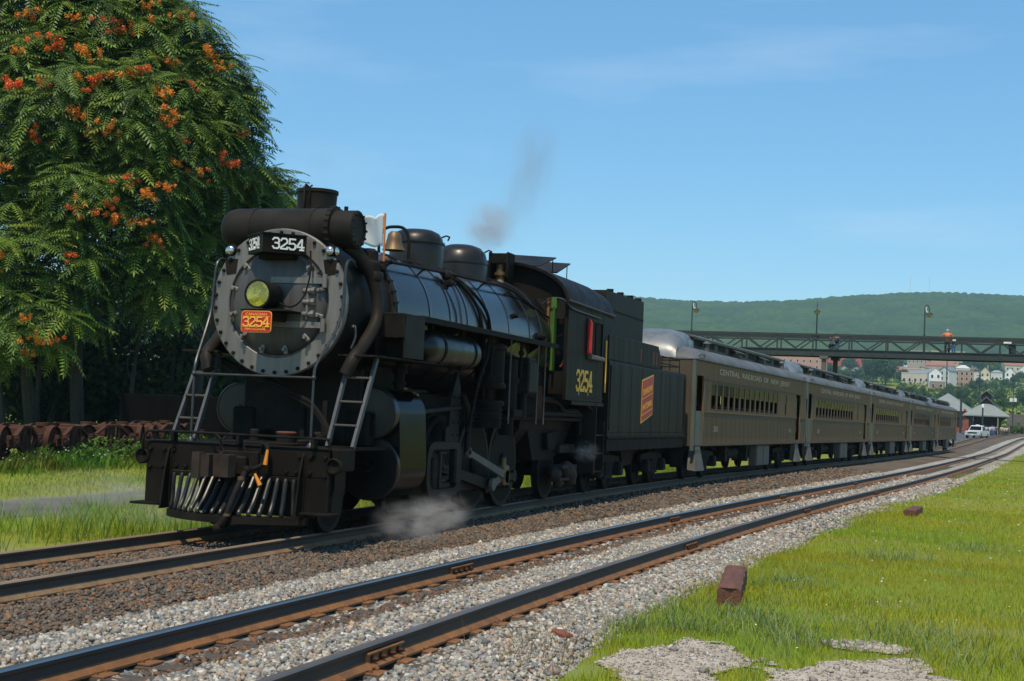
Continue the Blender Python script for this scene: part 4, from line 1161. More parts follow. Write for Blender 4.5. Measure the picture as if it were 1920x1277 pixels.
# ---- ladders from deck to running board
for sx in (1, -1):
    lad = empty('front_ladder', (0, 0, 0)); lad.parent = loco
    bot = {0: (.98, .60), 1: (1.33, .62)}; top = {0: (.98, 1.16), 1: (1.33, 1.26)}
    rot_pts = {}
    for i in (0, 1):
        p, q_ = Vector((sx*bot[i][0], bot[i][1], 1.15)), Vector((sx*top[i][0], top[i][1], 2.34))
        rot_pts[i] = (p, q_)
        d = (q_-p).normalized(); pr = Vector((0, -d.z, d.y))
        b = MB()
        b.loft([[c+Vector((-.02, 0, 0))-pr*.035, c+Vector((.02, 0, 0))-pr*.035, c+Vector((.02, 0, 0))+pr*.035, c+Vector((-.02, 0, 0))+pr*.035] for c in (p, q_)], close=True, caps=True)
        b.build('stringer', M['ladder'], lad, smooth=0)
    for t in (.24, .50, .77):
        a, c = rot_pts[0][0].lerp(rot_pts[0][1], t), rot_pts[1][0].lerp(rot_pts[1][1], t)
        b = MB(); mid = (a+c)/2; b.box((mid.x, mid.y+.04, mid.z), (.33, .17, .022), .004)
        for k in range(8): b.box((mid.x-.14+.04*k, mid.y-.048, mid.z+.012), (.018, .012, .012))
        b.build('rung', M['boxgrey'], lad, smooth=0)
    b = MB(); b.bb(sx*.9, sx*1.45, .95, 3.15, 2.345, 2.37, .004); b.build('step_platform', M['dull'], loco)
    b = MB(); b.loft([[(sx*1.05, 1.72, 2.96), (sx*1.5, 1.72, 2.96), (sx*1.5, 1.78, 2.66), (sx*1.05, 1.78, 2.66)], [(sx*1.05, 1.75, 2.97), (sx*1.5, 1.75, 2.97), (sx*1.5, 1.81, 2.66), (sx*1.05, 1.81, 2.66)]], close=True, caps=True)
    b.bb(sx*1.05, sx*1.5, 1.72, 2.52, 2.965, 2.99, .004); b.bb(sx*1.47, sx*1.5, 1.80, 2.5, 2.38, 2.965, .004); b.bb(sx*1.05, sx*1.08, 1.80, 2.5, 2.38, 2.965, .004)
    b.bb(sx*1.08, sx*1.47, 2.1, 2.12, 2.38, 2.66, .004)
    b.build('step_box', M['boxgrey'] if False else M['smoke'], loco)
    b = MB(); b.bb(sx*.95, sx*1.47, 2.5, 9.4, 2.985, 3.015, .004); b.bb(sx*1.44, sx*1.47, 2.5, 9.4, 2.93, 2.985, .004); b.build('running_board', M['dull'], loco)
    for y in (3.0, 4.4, 5.8, 7.2, 8.6):
        b = MB(); b.prism([(sx*1.0, 2.97), (sx*1.4, 2.97), (sx*1.02, 2.7)], 'y', y-.02, y+.02); b.build('support_bracket', M['dull'], loco)
    # long hand rail on the boiler
    b = MB(); b.tube(sm([(sx*.80, 1.7, 3.70), (sx*.84, 2.4, 3.76), (sx*.82, 2.75, 3.80), (sx*.80, 4.8, 3.88), (sx*.82, 6.8, 3.93), (sx*.86, 8.2, 3.93), (sx*.98, 9.1, 3.72), (sx*1.12, 9.8, 3.55)], 5), .022, 8)
    hr = b.build('boiler_rail', M['dull'], loco)
    for y, x, z in ((2.75, .82, 3.80), (4.1, .805, 3.855), (5.5, .805, 3.90), (6.9, .82, 3.93), (8.2, .86, 3.93)):
        b = MB(); b.cyl((sx*x*.86, y, z-.10), (sx*x, y, z), .018, 8); b.ball((sx*x, y, z), .035, 8, 6); b.build('rail_stanchion', M['dull'], hr)
    b = MB(); b.tube(sm([(sx*.45, 5.6, 4.02), (sx*.85, 5.75, 3.75), (sx*1.05, 5.95, 3.40), (sx*1.11, 6.1, 3.02)]), .028, 8)
    b.tube(sm([(sx*.45, 5.75, 4.02), (sx*.86, 5.9, 3.75), (sx*1.07, 6.3, 3.40), (sx*1.11, 6.5, 3.02)]), .028, 8); b.build('sand_pipe', M['dull'], loco)
    b = MB(); b.cyl((sx*.72, 5.05, 3.92), (sx*.92, 5.05, 3.70), .05, 10); b.ball((sx*.82, 5.05, 3.84), .09, 10, 8); b.box((sx*.86, 5.05, 3.72), (.12, .14, .1), .02); b.build('check_valve', M['dull'], loco)
    b = MB(); b.tube(sm([(sx*.93, 5.05, 3.68), (sx*1.03, 5.06, 3.45), (sx*1.08, 5.08, 3.2), (sx*1.10, 5.09, 3.02)]), .02, 8); b.build('pipe', M['steel'], loco)
    b = MB(); b.cyl((sx*1.02, 7.85, 3.42), (sx*1.14, 7.85, 3.44), .05, 12); b.cyl((sx*1.02, 9.1, 3.12), (sx*1.25, 9.1, 3.14), .08, 14); b.ball((sx*1.25, 9.1, 3.14), .06, 10, 8); b.build('washout_plug', M['dull'], loco)
# main air reservoir on each side
for sx in (1, -1):
    b = MB(); b.lathe([(.001, 3.02), (.12, 3.04), (.21, 3.11), (.255, 3.22), (.26, 3.3), (.26, 5.1), (.25, 5.2), (.2, 5.28), (.1, 5.32), (.001, 5.33)], (sx*1.17, 0, 2.60), 'y', 32)
    b.lathe([(.264, 3.62), (.27, 3.63), (.27, 3.67), (.264, 3.68)], (sx*1.17, 0, 2.60), 'y', 32)
    at = b.build('air_tank', M['satin'], loco)
    for y in (3.55, 4.9):
        b = MB(); b.lathe([(.263, y), (.272, y), (.272, y+.06), (.263, y+.06)], (sx*1.17, 0, 2.60), 'y', 32); b.bb(sx*1.12, sx*1.2, y, y+.06, 2.85, 2.99, .005); b.build('strap', M['dull'], at)
# cross-compound air pump and lubricators under the running board
for sx in (1,):
    b = MB(); b.cyl((1.2, 6.25, 2.10), (1.2, 6.25, 2.75), .25, 24); b.lathe([(.27, 2.08), (.285, 2.10), (.285, 2.16), (.25, 2.18)], (1.2, 6.25, 0), 'z', 24); b.lathe([(.25, 2.72), (.285, 2.74), (.285, 2.80), (.2, 2.84), (.001, 2.85)], (1.2, 6.25, 0), 'z', 24)
    b.cyl((1.2, 6.25, 1.85), (1.2, 6.25, 2.1), .07, 12)
    for dx in (-.14, .14): b.cyl((1.2+dx*.3, 6.25+dx, 1.8), (1.2+dx*.3, 6.25+dx, 2.1), .03, 8)
    b.cyl((1.2, 6.25, 1.42), (1.2, 6.25, 1.84), .23, 24); b.lathe([(.26, 1.80), (.27, 1.82), (.27, 1.87), (.2, 1.89)], (1.2, 6.25, 0), 'z', 24)
    for z in (1.5, 1.57, 1.64, 1.71): b.lathe([(.235, z), (.25, z+.01), (.25, z+.02), (.235, z+.03)], (1.2, 6.25, 0), 'z', 24)
    b.build('air_pump', M['dull'], loco)
    b = MB(); b.cyl((1.2, 7.25, 1.75), (1.2, 7.25, 2.62), .17, 20); b.lathe([(.19, 2.2), (.2, 2.22), (.2, 2.28), (.18, 2.3)], (1.2, 7.25, 0), 'z', 20); b.bb(1.0, 1.42, 7.0, 7.5, 1.62, 1.75, .02); b.cyl((1.2, 7.25, 1.3), (1.2, 7.25, 1.62), .13, 16); b.build('feed_pump', M['dull'], loco)
    b = MB(); b.bb(1.05, 1.45, 7.7, 8.25, 2.05, 2.62, .03); b.bb(1.1, 1.42, 7.75, 8.2, 2.62, 2.68, .02); b.cyl((1.3, 7.9, 1.6), (1.3, 7.9, 2.05), .05, 10); b.build('lubricator', M['smoke'], loco)
    b = MB()
    for y in (8.35, 8.42, 8.49, 8.56, 8.63): b.cyl((1.40, y, 1.62), (1.40, y, 2.20), .02, 8)
    b.build('cooling_tube', M['wheelset'], loco)
    for y in (6.7, 8.3, 8.75):
        b = MB(); b.cyl((1.42, y, 1.5), (1.42, y, 2.95), .014, 6); b.build('pipe', M['boxgrey'], loco)
    b = MB(); b.tube(sm([(1.3, 5.0, 1.35), (1.35, 5.35, 2.2), (1.38, 5.6, 2.6), (1.36, 5.7, 2.95)]), .03, 8); b.build('pipe', M['dull'], loco)
    for y, x in ((5.7, 1.28), (5.95, 1.33), (4.6, 1.3), (7.5, 1.35)):
        b = MB(); b.cyl((x, y, 2.3), (x, y, 2.97), .03, 8); b.ball((x, y, 2.75), .06, 8, 6); b.build('pipe', M['dull'], loco)
    b = MB()
    for z, r, y0, y1 in ((1.99, .035, 7.9, 10.5), (1.70, .05, 7.0, 12.0), (1.60, .035, 7.0, 11.9)): b.cyl((1.25, y0, z), (1.25, y1, z), r, 10)
    b.tube(sm([(1.25, 8.9, 1.95), (1.25, 9.9, 1.95), (1.25, 10.3, 1.9), (1.25, 10.7, 1.77), (1.25, 11.6, 1.77), (1.25, 11.85, 1.65), (1.25, 11.9, 1.3)]), .05, 10)
    b.build('injector_pipe', M['dull'], loco)
# ---- frames, firebox, ash pan
b = MB()
for sx in (1, -1): b.bb(sx*.42, sx*.54, 1.3, 12.4, .72, 1.32, .02)
b.bb(-.42, .42, 1.7, 12.2, .9, 1.2, .02); b.build('frame', M['under'], loco)
b = MB(); b.prism([(-1.05, 3.0), (1.05, 3.0), (1.0, 1.4), (.72, 1.1), (-.72, 1.1), (-1.0, 1.4)], 'y', 8.65, 11.6); b.build('firebox', M['under'], loco)
b = MB(); b.prism([(9.2, 1.4), (12.3, 1.55), (11.6, 1.02), (10.9, .80), (9.6, .8)], 'x', -.98, .98); b.prism([(10.2, 1.32), (10.95, 1.36), (10.75, 1.0), (10.3, 1.0)], 'x', .98, 1.08); b.build('ash_pan', M['dull'], loco)
b = MB(); b.bb(.82, 1.12, 11.0, 12.1, .92, 1.1, .02); b.build('equalizer', M['smoke'], loco)
b = MB()
for c, r in (((1.12, 10.7, .52), .2), ((1.2, 11.2, .6), .22), ((1.18, 11.5, .48), .24), ((1.1, 11.0, .34), .15)): b.ball(c, (r*.7, r, r*.8), 12, 8)
b.box((1.15, 11.1, .66), (.3, .9, .08), .02); b.box((1.15, 10.9, .42), (.24, .7, .06), .02); b.cyl((1.2, 11.55, .3), (1.2, 11.55, .7), .12, 12)
b.build('booster', M['castiron'], loco)
# ---- wheels
def wheel(name, r, y, x, spokes, pin=None, parent=loco, mt_='dull'):
    s_ = 1 if x > 0 else -1
    b = MB()
    b.lathe([(r-.09, -.06), (r-.14, -.05), (r-.14, .05), (r-.09, .06)], (0, 0, 0), 'x', 40)
    b.lathe([(.13, -.09), (.16, -.08), (.16, .09), (.13, .11), (.001, .11)] if r > .6 else [(.1, -.08), (.11, .08), (.08, .1), (.001, .1)], (0, 0, 0), 'x', 20)
    for k in range(spokes):
        a = 2*PI*k/spokes
        c, d = math.cos(a), math.sin(a)
        p0, p1 = Vector((0, .12*c, .12*d)), Vector((0, (r-.12)*c, (r-.12)*d)); pr = Vector((0, -d, c))
        b.loft([[p0-pr*.045+Vector((-.045, 0, 0)), p0+pr*.045+Vector((-.045, 0, 0)), p0+pr*.045+Vector((.045, 0, 0)), p0-pr*.045+Vector((.045, 0, 0))],
                [p1-pr*.028+Vector((-.03, 0, 0)), p1+pr*.028+Vector((-.03, 0, 0)), p1+pr*.028+Vector((.03, 0, 0)), p1-pr*.028+Vector((.03, 0, 0))]], close=True, caps=True)
    if pin is not None:
        a0 = pin+PI; n = 12
        poly = [((r-.12)*math.cos(a0+(-.75+1.5*i/n)), (r-.12)*math.sin(a0+(-.75+1.5*i/n))) for i in range(n+1)]
        b.prism(poly, 'x', -.05, .075)
        b.cyl((-.05, .36*math.cos(pin), .36*math.sin(pin)), (.1, .36*math.cos(pin), .36*math.sin(pin)), .13, 16)
    o = b.build(name, M[mt_], parent); o.location = (x, y, r)
    if s_ < 0: o.rotation_euler = (0, 0, PI)
    t = MB(); t.lathe([(r-.095, -.07), (r-.005, -.07), (r, -.05), (r, .055), (r-.01, .065), (r-.085, .065), (r-.095, .05)], (0, 0, 0), 'x', 48)
    t.lathe([(r-.03, -.07), (r+.028, -.068), (r+.028, -.045), (r, -.035)], (0, 0, 0), 'x', 48)
    t.build('tyre', M['smoke'], o)
    return o
for sx in (1, -1):
    for y in (3.45, 5.02, 6.60, 8.18): wheel('driving_wheel', .8, y, sx*.79, 14, R(-70) if sx > 0 else R(20))
    wheel('pilot_wheel', .42, 1.05, sx*.78, 10)
    wheel('trailing_wheel', .55, 10.95, sx*.79, 10)
for y, r in ((3.45, .8), (5.02, .8), (6.60, .8), (8.18, .8), (1.05, .42), (10.95, .55)):
    b = MB(); b.cyl((-.8, y, r), (.8, y, r), .1, 12); b.build('axle', M['under'], loco)
# ---- rods and valve gear
for sx in (1, -1):
    pa = R(-70) if sx > 0 else R(160)
    px_, pz_ = .36*math.cos(pa), .36*math.sin(pa)
    def bar(p, q_, w0, w1, t, x):
        p, q_ = Vector((0,)+p), Vector((0,)+q_); d = (q_-p).normalized(); pr = Vector((0, -d.z, d.y))
        b_ = MB(); b_.loft([[c+pr*w_/2+Vector((sx*x-t/2, 0, 0)), c+pr*w_/2+Vector((sx*x+t/2, 0, 0)), c-pr*w_/2+Vector((sx*x+t/2, 0, 0)), c-pr*w_/2+Vector((sx*x-t/2, 0, 0))] for c, w_ in ((p, w0), (q_, w1))], close=True, caps=True)
        for c, w_ in ((p, w0), (q_, w1)): b_.lathe([(w_*.85, -t*.6), (w_*.85, t*.6)], (sx*x, c.y, c.z), 'x', 16)
        return b_
    pin = [(y+px_, .8+pz_) for y in (3.45, 5.02, 6.60, 8.18)]
    bar(pin[0], pin[3], .16, .16, .06, .95).build('side_rod', M['smoke'], loco)
    bar((4.05, .86), pin[2], .13, .18, .07, 1.06).build('main_rod', M['smoke'], loco)
    bar(pin[2], (8.35, .55), .15, .13, .05, 1.02).build('side_rod', M['smoke'], loco)
    bar(pin[2], (7.2, .60), .13, .16, .05, 1.18).build('return_crank', M['boxgrey'], loco)
    bar((5.35, 1.02), (7.25, .60), .10, .13, .045, 1.22).build('eccentric_rod', M['boxgrey'], loco)
    b = MB(); b.bb(sx*1.10, sx*1.26, 7.15, 7.4, .42, .78, .03); b.lathe([(.12, -.06), (.12, .06)], (sx*1.2, 7.28, .58), 'x', 14); b.cyl((sx*1.2, 7.2, .75), (sx*1.2, 7.2, .9), .05, 10); b.build('grease_cup', M['brass'], loco)
    # guide bars, crosshead and the oval gear frame
    b = MB(); b.bb(sx*.92, sx*1.12, 3.1, 5.1, 1.06, 1.13, .01); b.bb(sx*.92, sx*1.12, 3.1, 5.1, .60, .67, .01); b.build('guide_bar', M['smoke'], loco)
    b = MB(); b.bb(sx*.93, sx*1.1, 3.8, 4.35, .68, 1.05, .02); b.bb(sx*1.08, sx*1.16, 3.95, 4.15, .45, .95, .02); b.build('crosshead', M['castiron'], loco)
    b = MB(); b.cyl((sx*.98, 3.1, .85), (sx*.98, 3.85, .85), .05, 12); b.build('piston_rod', M['steel'], loco)
    ro = rrect(1.46, .82, .26, 6); ri = rrect(1.20, .60, .19, 6); n = len(ro)
    vs = [(sx*1.24, 3.98+p[0], .80+p[1]) for p in ro]+[(sx*1.24, 3.98+p[0], .80+p[1]) for p in ri]+[(sx*1.34, 3.98+p[0], .80+p[1]) for p in ro]+[(sx*1.34, 3.98+p[0], .80+p[1]) for p in ri]
    fs = []
    for k in range(n):
        k2 = (k+1) % n
        fs += [(k, k2, n+k2, n+k), (2*n+k, 3*n+k, 3*n+k2, 2*n+k2), (k, 2*n+k, 2*n+k2, k2), (n+k, n+k2, 3*n+k2, 3*n+k)]
    b = MB(); b.add(vs, fs); b.bb(sx*1.22, sx*1.345, 4.45, 4.72, .55, 1.10, .03); b.build('gear_frame', M['smoke'], loco)
    b = MB(); b.bb(sx*1.24, sx*1.30, 3.85, 4.15, 1.02, 1.06, .01); b.bb(sx*1.26, sx*1.31, 3.88, 3.94, .5, 1.04, .01); b.ball((sx*1.29, 4.05, .82), .05, 8, 6); b.ball((sx*1.29, 4.18, .80), .04, 8, 6); b.bb(sx*1.26, sx*1.31, 3.9, 4.15, .6, .64, .01); b.build('combination_lever', M['castiron'], loco)
    b = MB(); b.prism([(4.55, 1.2), (5.15, 1.2), (5.15, 2.05), (5.0, 2.3), (4.75, 1.9), (4.7, 1.45), (4.55, 1.4)], 'x', sx*1.05, sx*1.11)
    for z in (1.3, 1.5, 1.7, 1.9):
        for y in (4.85, 5.08): b.ball((sx*1.115, y, z), .022, 6, 4)
    b.build('guide_yoke', M['smoke'], loco)
    b = MB(); b.tube(sm([(sx*1.2, 5.0, 1.95), (sx*1.2, 5.22, 1.75), (sx*1.2, 5.32, 1.45), (sx*1.2, 5.30, 1.15), (sx*1.2, 5.32, 1.0)]), .05, 8); b.ball((sx*1.22, 5.33, 1.03), .06, 8, 6); b.build('link', M['smoke'], loco)
    b = MB(); b.cyl((sx*1.08, 3.1, 1.62), (sx*1.12, 5.1, 1.74), .04, 8); b.build('valve_rod', M['smoke'], loco)
# ---- cab
CF_, CR = 9.9, 12.72
def arch(hw, ze, zt_, n=16, ex=1.0):
    return [(hw*math.cos(PI*i/n), ze+(zt_-ze)*math.sin(PI*i/n)**ex) for i in range(n+1)]
cab = empty('cab', (0, 0, 0)); cab.parent = loco
for sx in (1, -1):
    b = MB(); X0, X1 = sx*1.46, sx*1.50
    b.bb(X0, X1, CF_, CR, 1.98, 2.93, .004); b.bb(X0, X1, CF_, 11.28, 2.93, 3.62, .0); b.bb(X0, X1, 12.58, CR, 2.93, 3.62, .0); b.bb(X0, X1, CF_, CR, 3.62, 3.93, .0)
    b.bb(sx*1.505, sx*1.515, 11.24, 11.28, 2.9, 3.66, .003); b.bb(sx*1.505, sx*1.515, 11.24, 12.62, 3.62, 3.66, .003)
    b.cyl((sx*1.502, CF_, 2.06), (sx*1.502, CR, 2.06), .012, 6)
    b.build('side_panel', M['tender'], cab)
b = MB()
top = arch(1.47, 3.93, 4.60)
b.prism([(1.06, 3.93)]+top+[(-1.06, 3.93)], 'y', CF_, CF_+.04)
for sx in (1, -1):
    b.bb(sx*1.02, sx*1.08, CF_, CF_+.035, 1.98, 3.93, .004); b.bb(sx*1.42, sx*1.459, CF_, CF_+.035, 1.98, 3.93, .004); b.bb(sx*1.08, sx*1.42, CF_, CF_+.035, 1.98, 2.52, .004)
b.build('front_wall', M['black'], cab)
b = MB()
rp = [(1.54, 3.87), (1.55, 3.90)]+arch(1.52, 3.93, 4.64)[1:-1]+[(-1.55, 3.90), (-1.54, 3.87)]
ri = [(x*.975, z-.05) for x, z in rp]
b.loft([[(x, y, z-(.03 if y > 12.8 else 0)) for x, z in rp+ri[::-1]] for y in (9.72, 9.76, 11.6, 12.75, 13.35)], close=True, caps=True)
rf = b.build('roof', M['black'], cab)
b = MB(); b.loft([[(sx_*1.553, y, z) for y, z in ((9.72, 3.90), (13.36, 3.87))] for sx_ in (1,)]+[[(1.58, 9.72, 3.89), (1.58, 13.36, 3.86)]]) if False else b.tube([(1.56, 9.72, 3.885), (1.56, 13.36, 3.86)], .018, 8)
b.tube(sm([(1.0, 9.75, 3.80), (1.2, 9.75, 3.92), (1.42, 9.75, 3.90), (1.53, 9.85, 3.78), (1.535, 10.3, 3.74), (1.535, 12.2, 3.72)]), .018, 8)
b.build('gutter', M['steel'], cab)
for (y0, y1, z) in ((10.95, 12.1, 4.70), (12.2, 13.2, 4.70)):
    b = MB(); b.loft([[(-.5, y0, z+.0), (.55, y0, z-.02), (.55, y0, z-.045), (-.5, y0, z-.025)], [(-.5, y1, z+.34), (.55, y1, z+.28), (.55, y1, z+.255), (-.5, y1, z+.315)]], close=True, caps=True)
    b.cyl((.5, y1-.08, 4.45), (.5, y1-.08, z+.25), .012, 6); b.cyl((-.45, y1-.08, 4.5), (-.45, y1-.08, z+.3), .012, 6); b.build('roof_hatch', M['smoke'], cab, smooth=0)
b = MB(); b.bb(-1.4, 1.4, CF_+.05, CR, 1.98, 2.03, .0); b.bb(-1.1, 1.1, 10.3, 11.2, 2.03, 3.6, .05); b.bb(-1.46, -1.2, 10.4, 12.2, 2.03, 2.6, .03); b.build('cab_floor', M['under'], cab)
b = MB()
for k, (x, z) in enumerate(((1.12, 3.2), (1.2, 2.9), (.9, 3.3), (1.25, 3.5))): b.cyl((x, 10.25, z), (x, 10.8, z+.1), .03+.02*(k % 2), 8)
b.cyl((1.25, 10.3, 2.62), (1.3, 10.9, 3.1), .02, 6); b.build('cab_pipe', M['brownred'], cab)
b = MB(); b.bb(1.215, 1.255, 9.72, 9.90, 2.53, 3.05, .004); b.bb(1.235, 1.265, 9.72, 9.9, 3.05, 3.75, .003); b.bb(1.20, 1.30, 9.72, 9.9, 3.72, 3.93, .004); b.bb(1.14, 1.215, 9.86, 9.90, 2.53, 3.93, .003); b.build('door_frame', M['green'], cab)
b = MB(); b.bb(1.085, 1.139, 9.80, 9.895, 2.6, 3.92, .004); b.build('door_edge', M['rust'], cab)
b = MB(); b.bb(1.50, 1.60, 11.31, 11.36, 2.95, 3.58, .004); b.bb(1.515, 1.585, 11.300, 11.309, 2.98, 3.50, .0); b.prism([(1.51, 3.58), (1.59, 3.58), (1.55, 3.65)], 'y', 11.31, 11.36); b.build('wind_wing', M['signal_red'], cab)
b = MB(); b.cyl((1.55, 11.4, 2.90), (1.55, 12.5, 2.88), .045, 12); b.bb(1.5, 1.6, 11.4, 12.5, 2.84, 2.88, .01); b.build('arm_rest', M['boxgrey'], cab)
b = MB(); b.bb(1.44, 1.47, 12.15, 12.56, 2.94, 3.6, .004); b.build('window_sash', M['dull'], cab)
numerals('cab_number', '3254', (1.502, 10.63, 2.20), (0, 1, 0), (0, 0, 1), .37, .235, .07, .062, M['gold'], cab, .006)
font_obj('cab_lettering', 'R', (1.502, 10.80, 2.10), (0, 1, 0), (0, 0, 1), .1, .065, M['ivory'], cab, .003)
font_obj('cab_lettering', 'D', (1.502, 11.5, 2.10), (0, 1, 0), (0, 0, 1), .1, .065, M['ivory'], cab, .003)
for sx in (1, -1):
    b = MB(); b.tube([(sx*1.53, 12.80, 2.2), (sx*1.53, 12.80, 3.3)], .018, 8); b.build('grab_iron', M['gold'], cab)
    b = MB(); b.bb(sx*1.1, sx*1.5, 12.3, 12.34, .5, 2.0, .004); b.bb(sx*1.1, sx*1.5, 13.0, 13.04, .5, 1.6, .004)
    for z in (.52, .9, 1.28): b.bb(sx*1.1, sx*1.48, 12.34, 13.0, z, z+.03, .004)
    b.build('cab_step', M['smoke'], cab)
    b = MB(); b.bb(sx*1.2, sx*1.49, 10.4, 12.9, 1.90, 1.975, .006); b.tube(sm([(sx*1.4, 11.9, 1.9), (sx*1.4, 12.3, 1.8), (sx*1.4, 12.45, 1.5), (sx*1.4, 12.46, 1.0)]), .03, 8); b.build('cab_sill', M['smoke'], cab)
# grounding white flag carried on the near side of the smokebox
fl = empty('flag', (.86, 2.40, 3.72), 0, 'small white flag on an orange stick beside the smokebox top', 'flag')
b = MB(); b.cyl((0, 0, 0), (0, -.02, .74), .016, 8); b.build('flag_pole', M['orange_wood'], fl)
nu, nv = 14, 12; vs = []; fs = []
for j in range(nv+1):
    for i in range(nu+1):
        u, v = i/nu, j/nv
        vs.append((-.015-.10*u-.05*math.sin(u*7+v*2)*u, -.03-.40*u+.03*math.sin(v*5+u*6)*u, .72-.46*v-.10*u*(1-v*.7)+.02*math.sin(u*9)))
for j in range(nv):
    for i in range(nu): fs.append((j*(nu+1)+i, j*(nu+1)+i+1, (j+1)*(nu+1)+i+1, (j+1)*(nu+1)+i))
b = MB(); b.add(vs, fs); c = b.build('flag_cloth', M['cloth'], fl); md = c.modifiers.new('t', 'SOLIDIFY'); md.thickness = .004
b = MB(); b.bb(-.04, .04, -.04, .04, -.08, .05, .01); b.build('flag_socket', M['dull'], fl)

# ------------------------------------------------------------------ tender
ten = empty('tender', (0, 0, 0), 0, 'black tender with a tilted red panel, coupled behind the locomotive cab', 'tender')
T0, T1 = 13.15, 21.75
b = MB()
pl = [(-1.52, 1.27), (1.52, 1.27)]
for i in range(9): a = R(90*i/8*1.0); pl.append((1.44+.08*math.cos(a), 2.86+.08*math.sin(a)))
for i in range(9): a = R(90+90*i/8); pl.append((-1.44+.08*math.cos(a), 2.86+.08*math.sin(a)))
b.prism(pl, 'y', T0, T1); b.build('water_tank', M['tender'], ten)
for y in np.linspace(T0+.02, T1-.02, 9):
    b = MB(); b.bb(1.5195, 1.525, y-.03, y+.03, 1.28, 2.85); b.build('seam_plate', M['black'], ten, smooth=0)
b = MB()
for y in np.arange(T0+.1, T1, .11): b.ball((1.522, y, 1.36), .010, 5, 3); b.ball((1.51, y, 2.90), .010, 5, 3)
o = b.build('rivets', M['black'], ten); o['kind'] = 'stuff'
# coal space sides, flush with the tank, with a rounded rear end
pr = [(T0, 2.93), (18.4, 2.93), (18.42, 3.2), (18.3, 3.36), (18.1, 3.44), (17.9, 3.46), (T0, 3.42)]
for sx in (1, -1):
    b = MB(); b.prism(pr, 'x', sx*1.46, sx*1.50); b.tube(sm([(sx*1.48, T0, 3.43), (sx*1.48, 17.7, 3.465), (sx*1.48, 18.15, 3.43), (sx*1.48, 18.36, 3.28), (sx*1.48, 18.42, 2.95)]), .02, 8)
    b.build('coal_side', M['tender'], ten)
    for y, x0 in ((16.2, 0), (17.6, 0), (17.95, 0)):
        b = MB(); b.bb(sx*1.501, sx*1.506, y, y+.06, 3.0, 3.32); b.build('stain_strip', M['brownred'], ten, smooth=0)
b = MB(); b.bb(-1.46, 1.46, 18.3, 18.34, 2.93, 3.4, .004); b.build('coal_bulkhead', M['black'], ten)
b = MB()
b.bb(-.98, .98, 14.75, 18.6, 3.55, 4.56, .0)
for v in range(len(b.v)):
    p = b.v[v]
    if p[2] > 4: b.v[v] = (p[0], p[1], 4.56+.016*(p[1]-14.75))
b.bb(-1.0, 1.0, 14.7, 18.65, 3.02, 3.56, .01)
bk = b.build('bunker_box', M['smoke'], ten)
for y in (15.4, 16.4, 17.4, 18.3):
    b = MB(); b.box((.90, y, 4.60+.016*(y-14.75)), (.16, .06, .07), .01); b.build('latch', M['dull'], bk)
b = MB(); b.bb(.985, .99, 14.75, 18.6, 4.12, 4.16); b.build('seam', M['dull'], bk, smooth=0)
# frame and footplate
b = MB(); b.bb(-1.5, 1.5, T0+.1, T1, .95, 1.22, .015); b.bb(-1.56, 1.56, T0, T1+.06, 1.22, 1.265, .006); b.build('tender_frame', M['dull'], ten)
b = MB()
for y, x in ((16.0, .3), (19.2, .45), (20.1, .2)): b.bb(1.501, 1.504, y, y+x, 1.06, 1.10)
b.build('slot', M['under'], ten, smooth=0)
for y in (21.9,):
    for sx in (1, -1):
        b = MB(); b.bb(sx*1.15, sx*1.5, y-.2, y-.17, .4, 1.2, .004); b.bb(sx*1.15, sx*1.5, y-.2, y+.1, .42, .45, .004); b.build('step', M['dull'], ten)
b = MB()
pts = [(1.35, 18.5), (1.35, 21.6), (-1.35, 21.6), (-1.35, 18.5)]
for z in (3.12, 3.3): b.tube([(p[0], p[1], z) for p in pts], .014, 6)
for p in [(1.35, 19.3), (1.35, 20.3), (1.35, 21.6), (0, 21.6), (-1.35, 21.6), (-1.35, 20)]: b.cyl((p[0], p[1], 2.92), (p[0], p[1], 3.31), .012, 6)
b.build('deck_rail', M['dull'], ten)
b = MB(); b.bb(-.35, .35, 19.3, 20.1, 2.935, 3.06, .02); b.build('tank_hatch', M['black'], ten)
b = MB(); b.cyl((1.53, 21.5, 1.4), (1.53, 21.5, 2.8), .014, 6); b.cyl((1.53, 13.3, 1.4), (1.53, 13.3, 2.8), .014, 6); b.build('grab_iron', M['dull'], ten)
# red herald panel, sheared upwards to the rear
def quad(name, y0, y1, zb0, zb1, zt0, zt1, x, m_, par):
    b_ = MB(); b_.loft([[(x, y0, zb0), (x, y1, zb1), (x, y1, zt1), (x, y0, zt0)], [(x+.004, y0, zb0), (x+.004, y1, zb1), (x+.004, y1, zt1), (x+.004, y0, zt0)]], close=True, caps=True)
    return b_.build(name, m_, par, smooth=0)
he = quad('herald_panel', 16.33, 17.58, 1.56, 1.79, 2.59, 2.77, 1.526, M['gold'], ten)
quad('herald_face', 16.37, 17.54, 1.605, 1.81, 2.56, 2.73, 1.531, M['red'], he)
sh = Vector((0, 1, .16)).normalized()
font_obj('herald_lettering', 'CANADIAN', (1.536, 16.45, 2.22), sh, (0, 0, 1), 1.0, .14, M['gold'], he, .003)
font_obj('herald_lettering', 'NATIONAL', (1.536, 16.45, 1.86), sh, (0, 0, 1), 1.0, .14, M['gold'], he, .003)
for z0 in (2.13, 1.75):
    quad('herald_line', 16.38, 17.53, z0, z0+.185, z0+.012, z0+.197, 1.535, M['gold'], he)
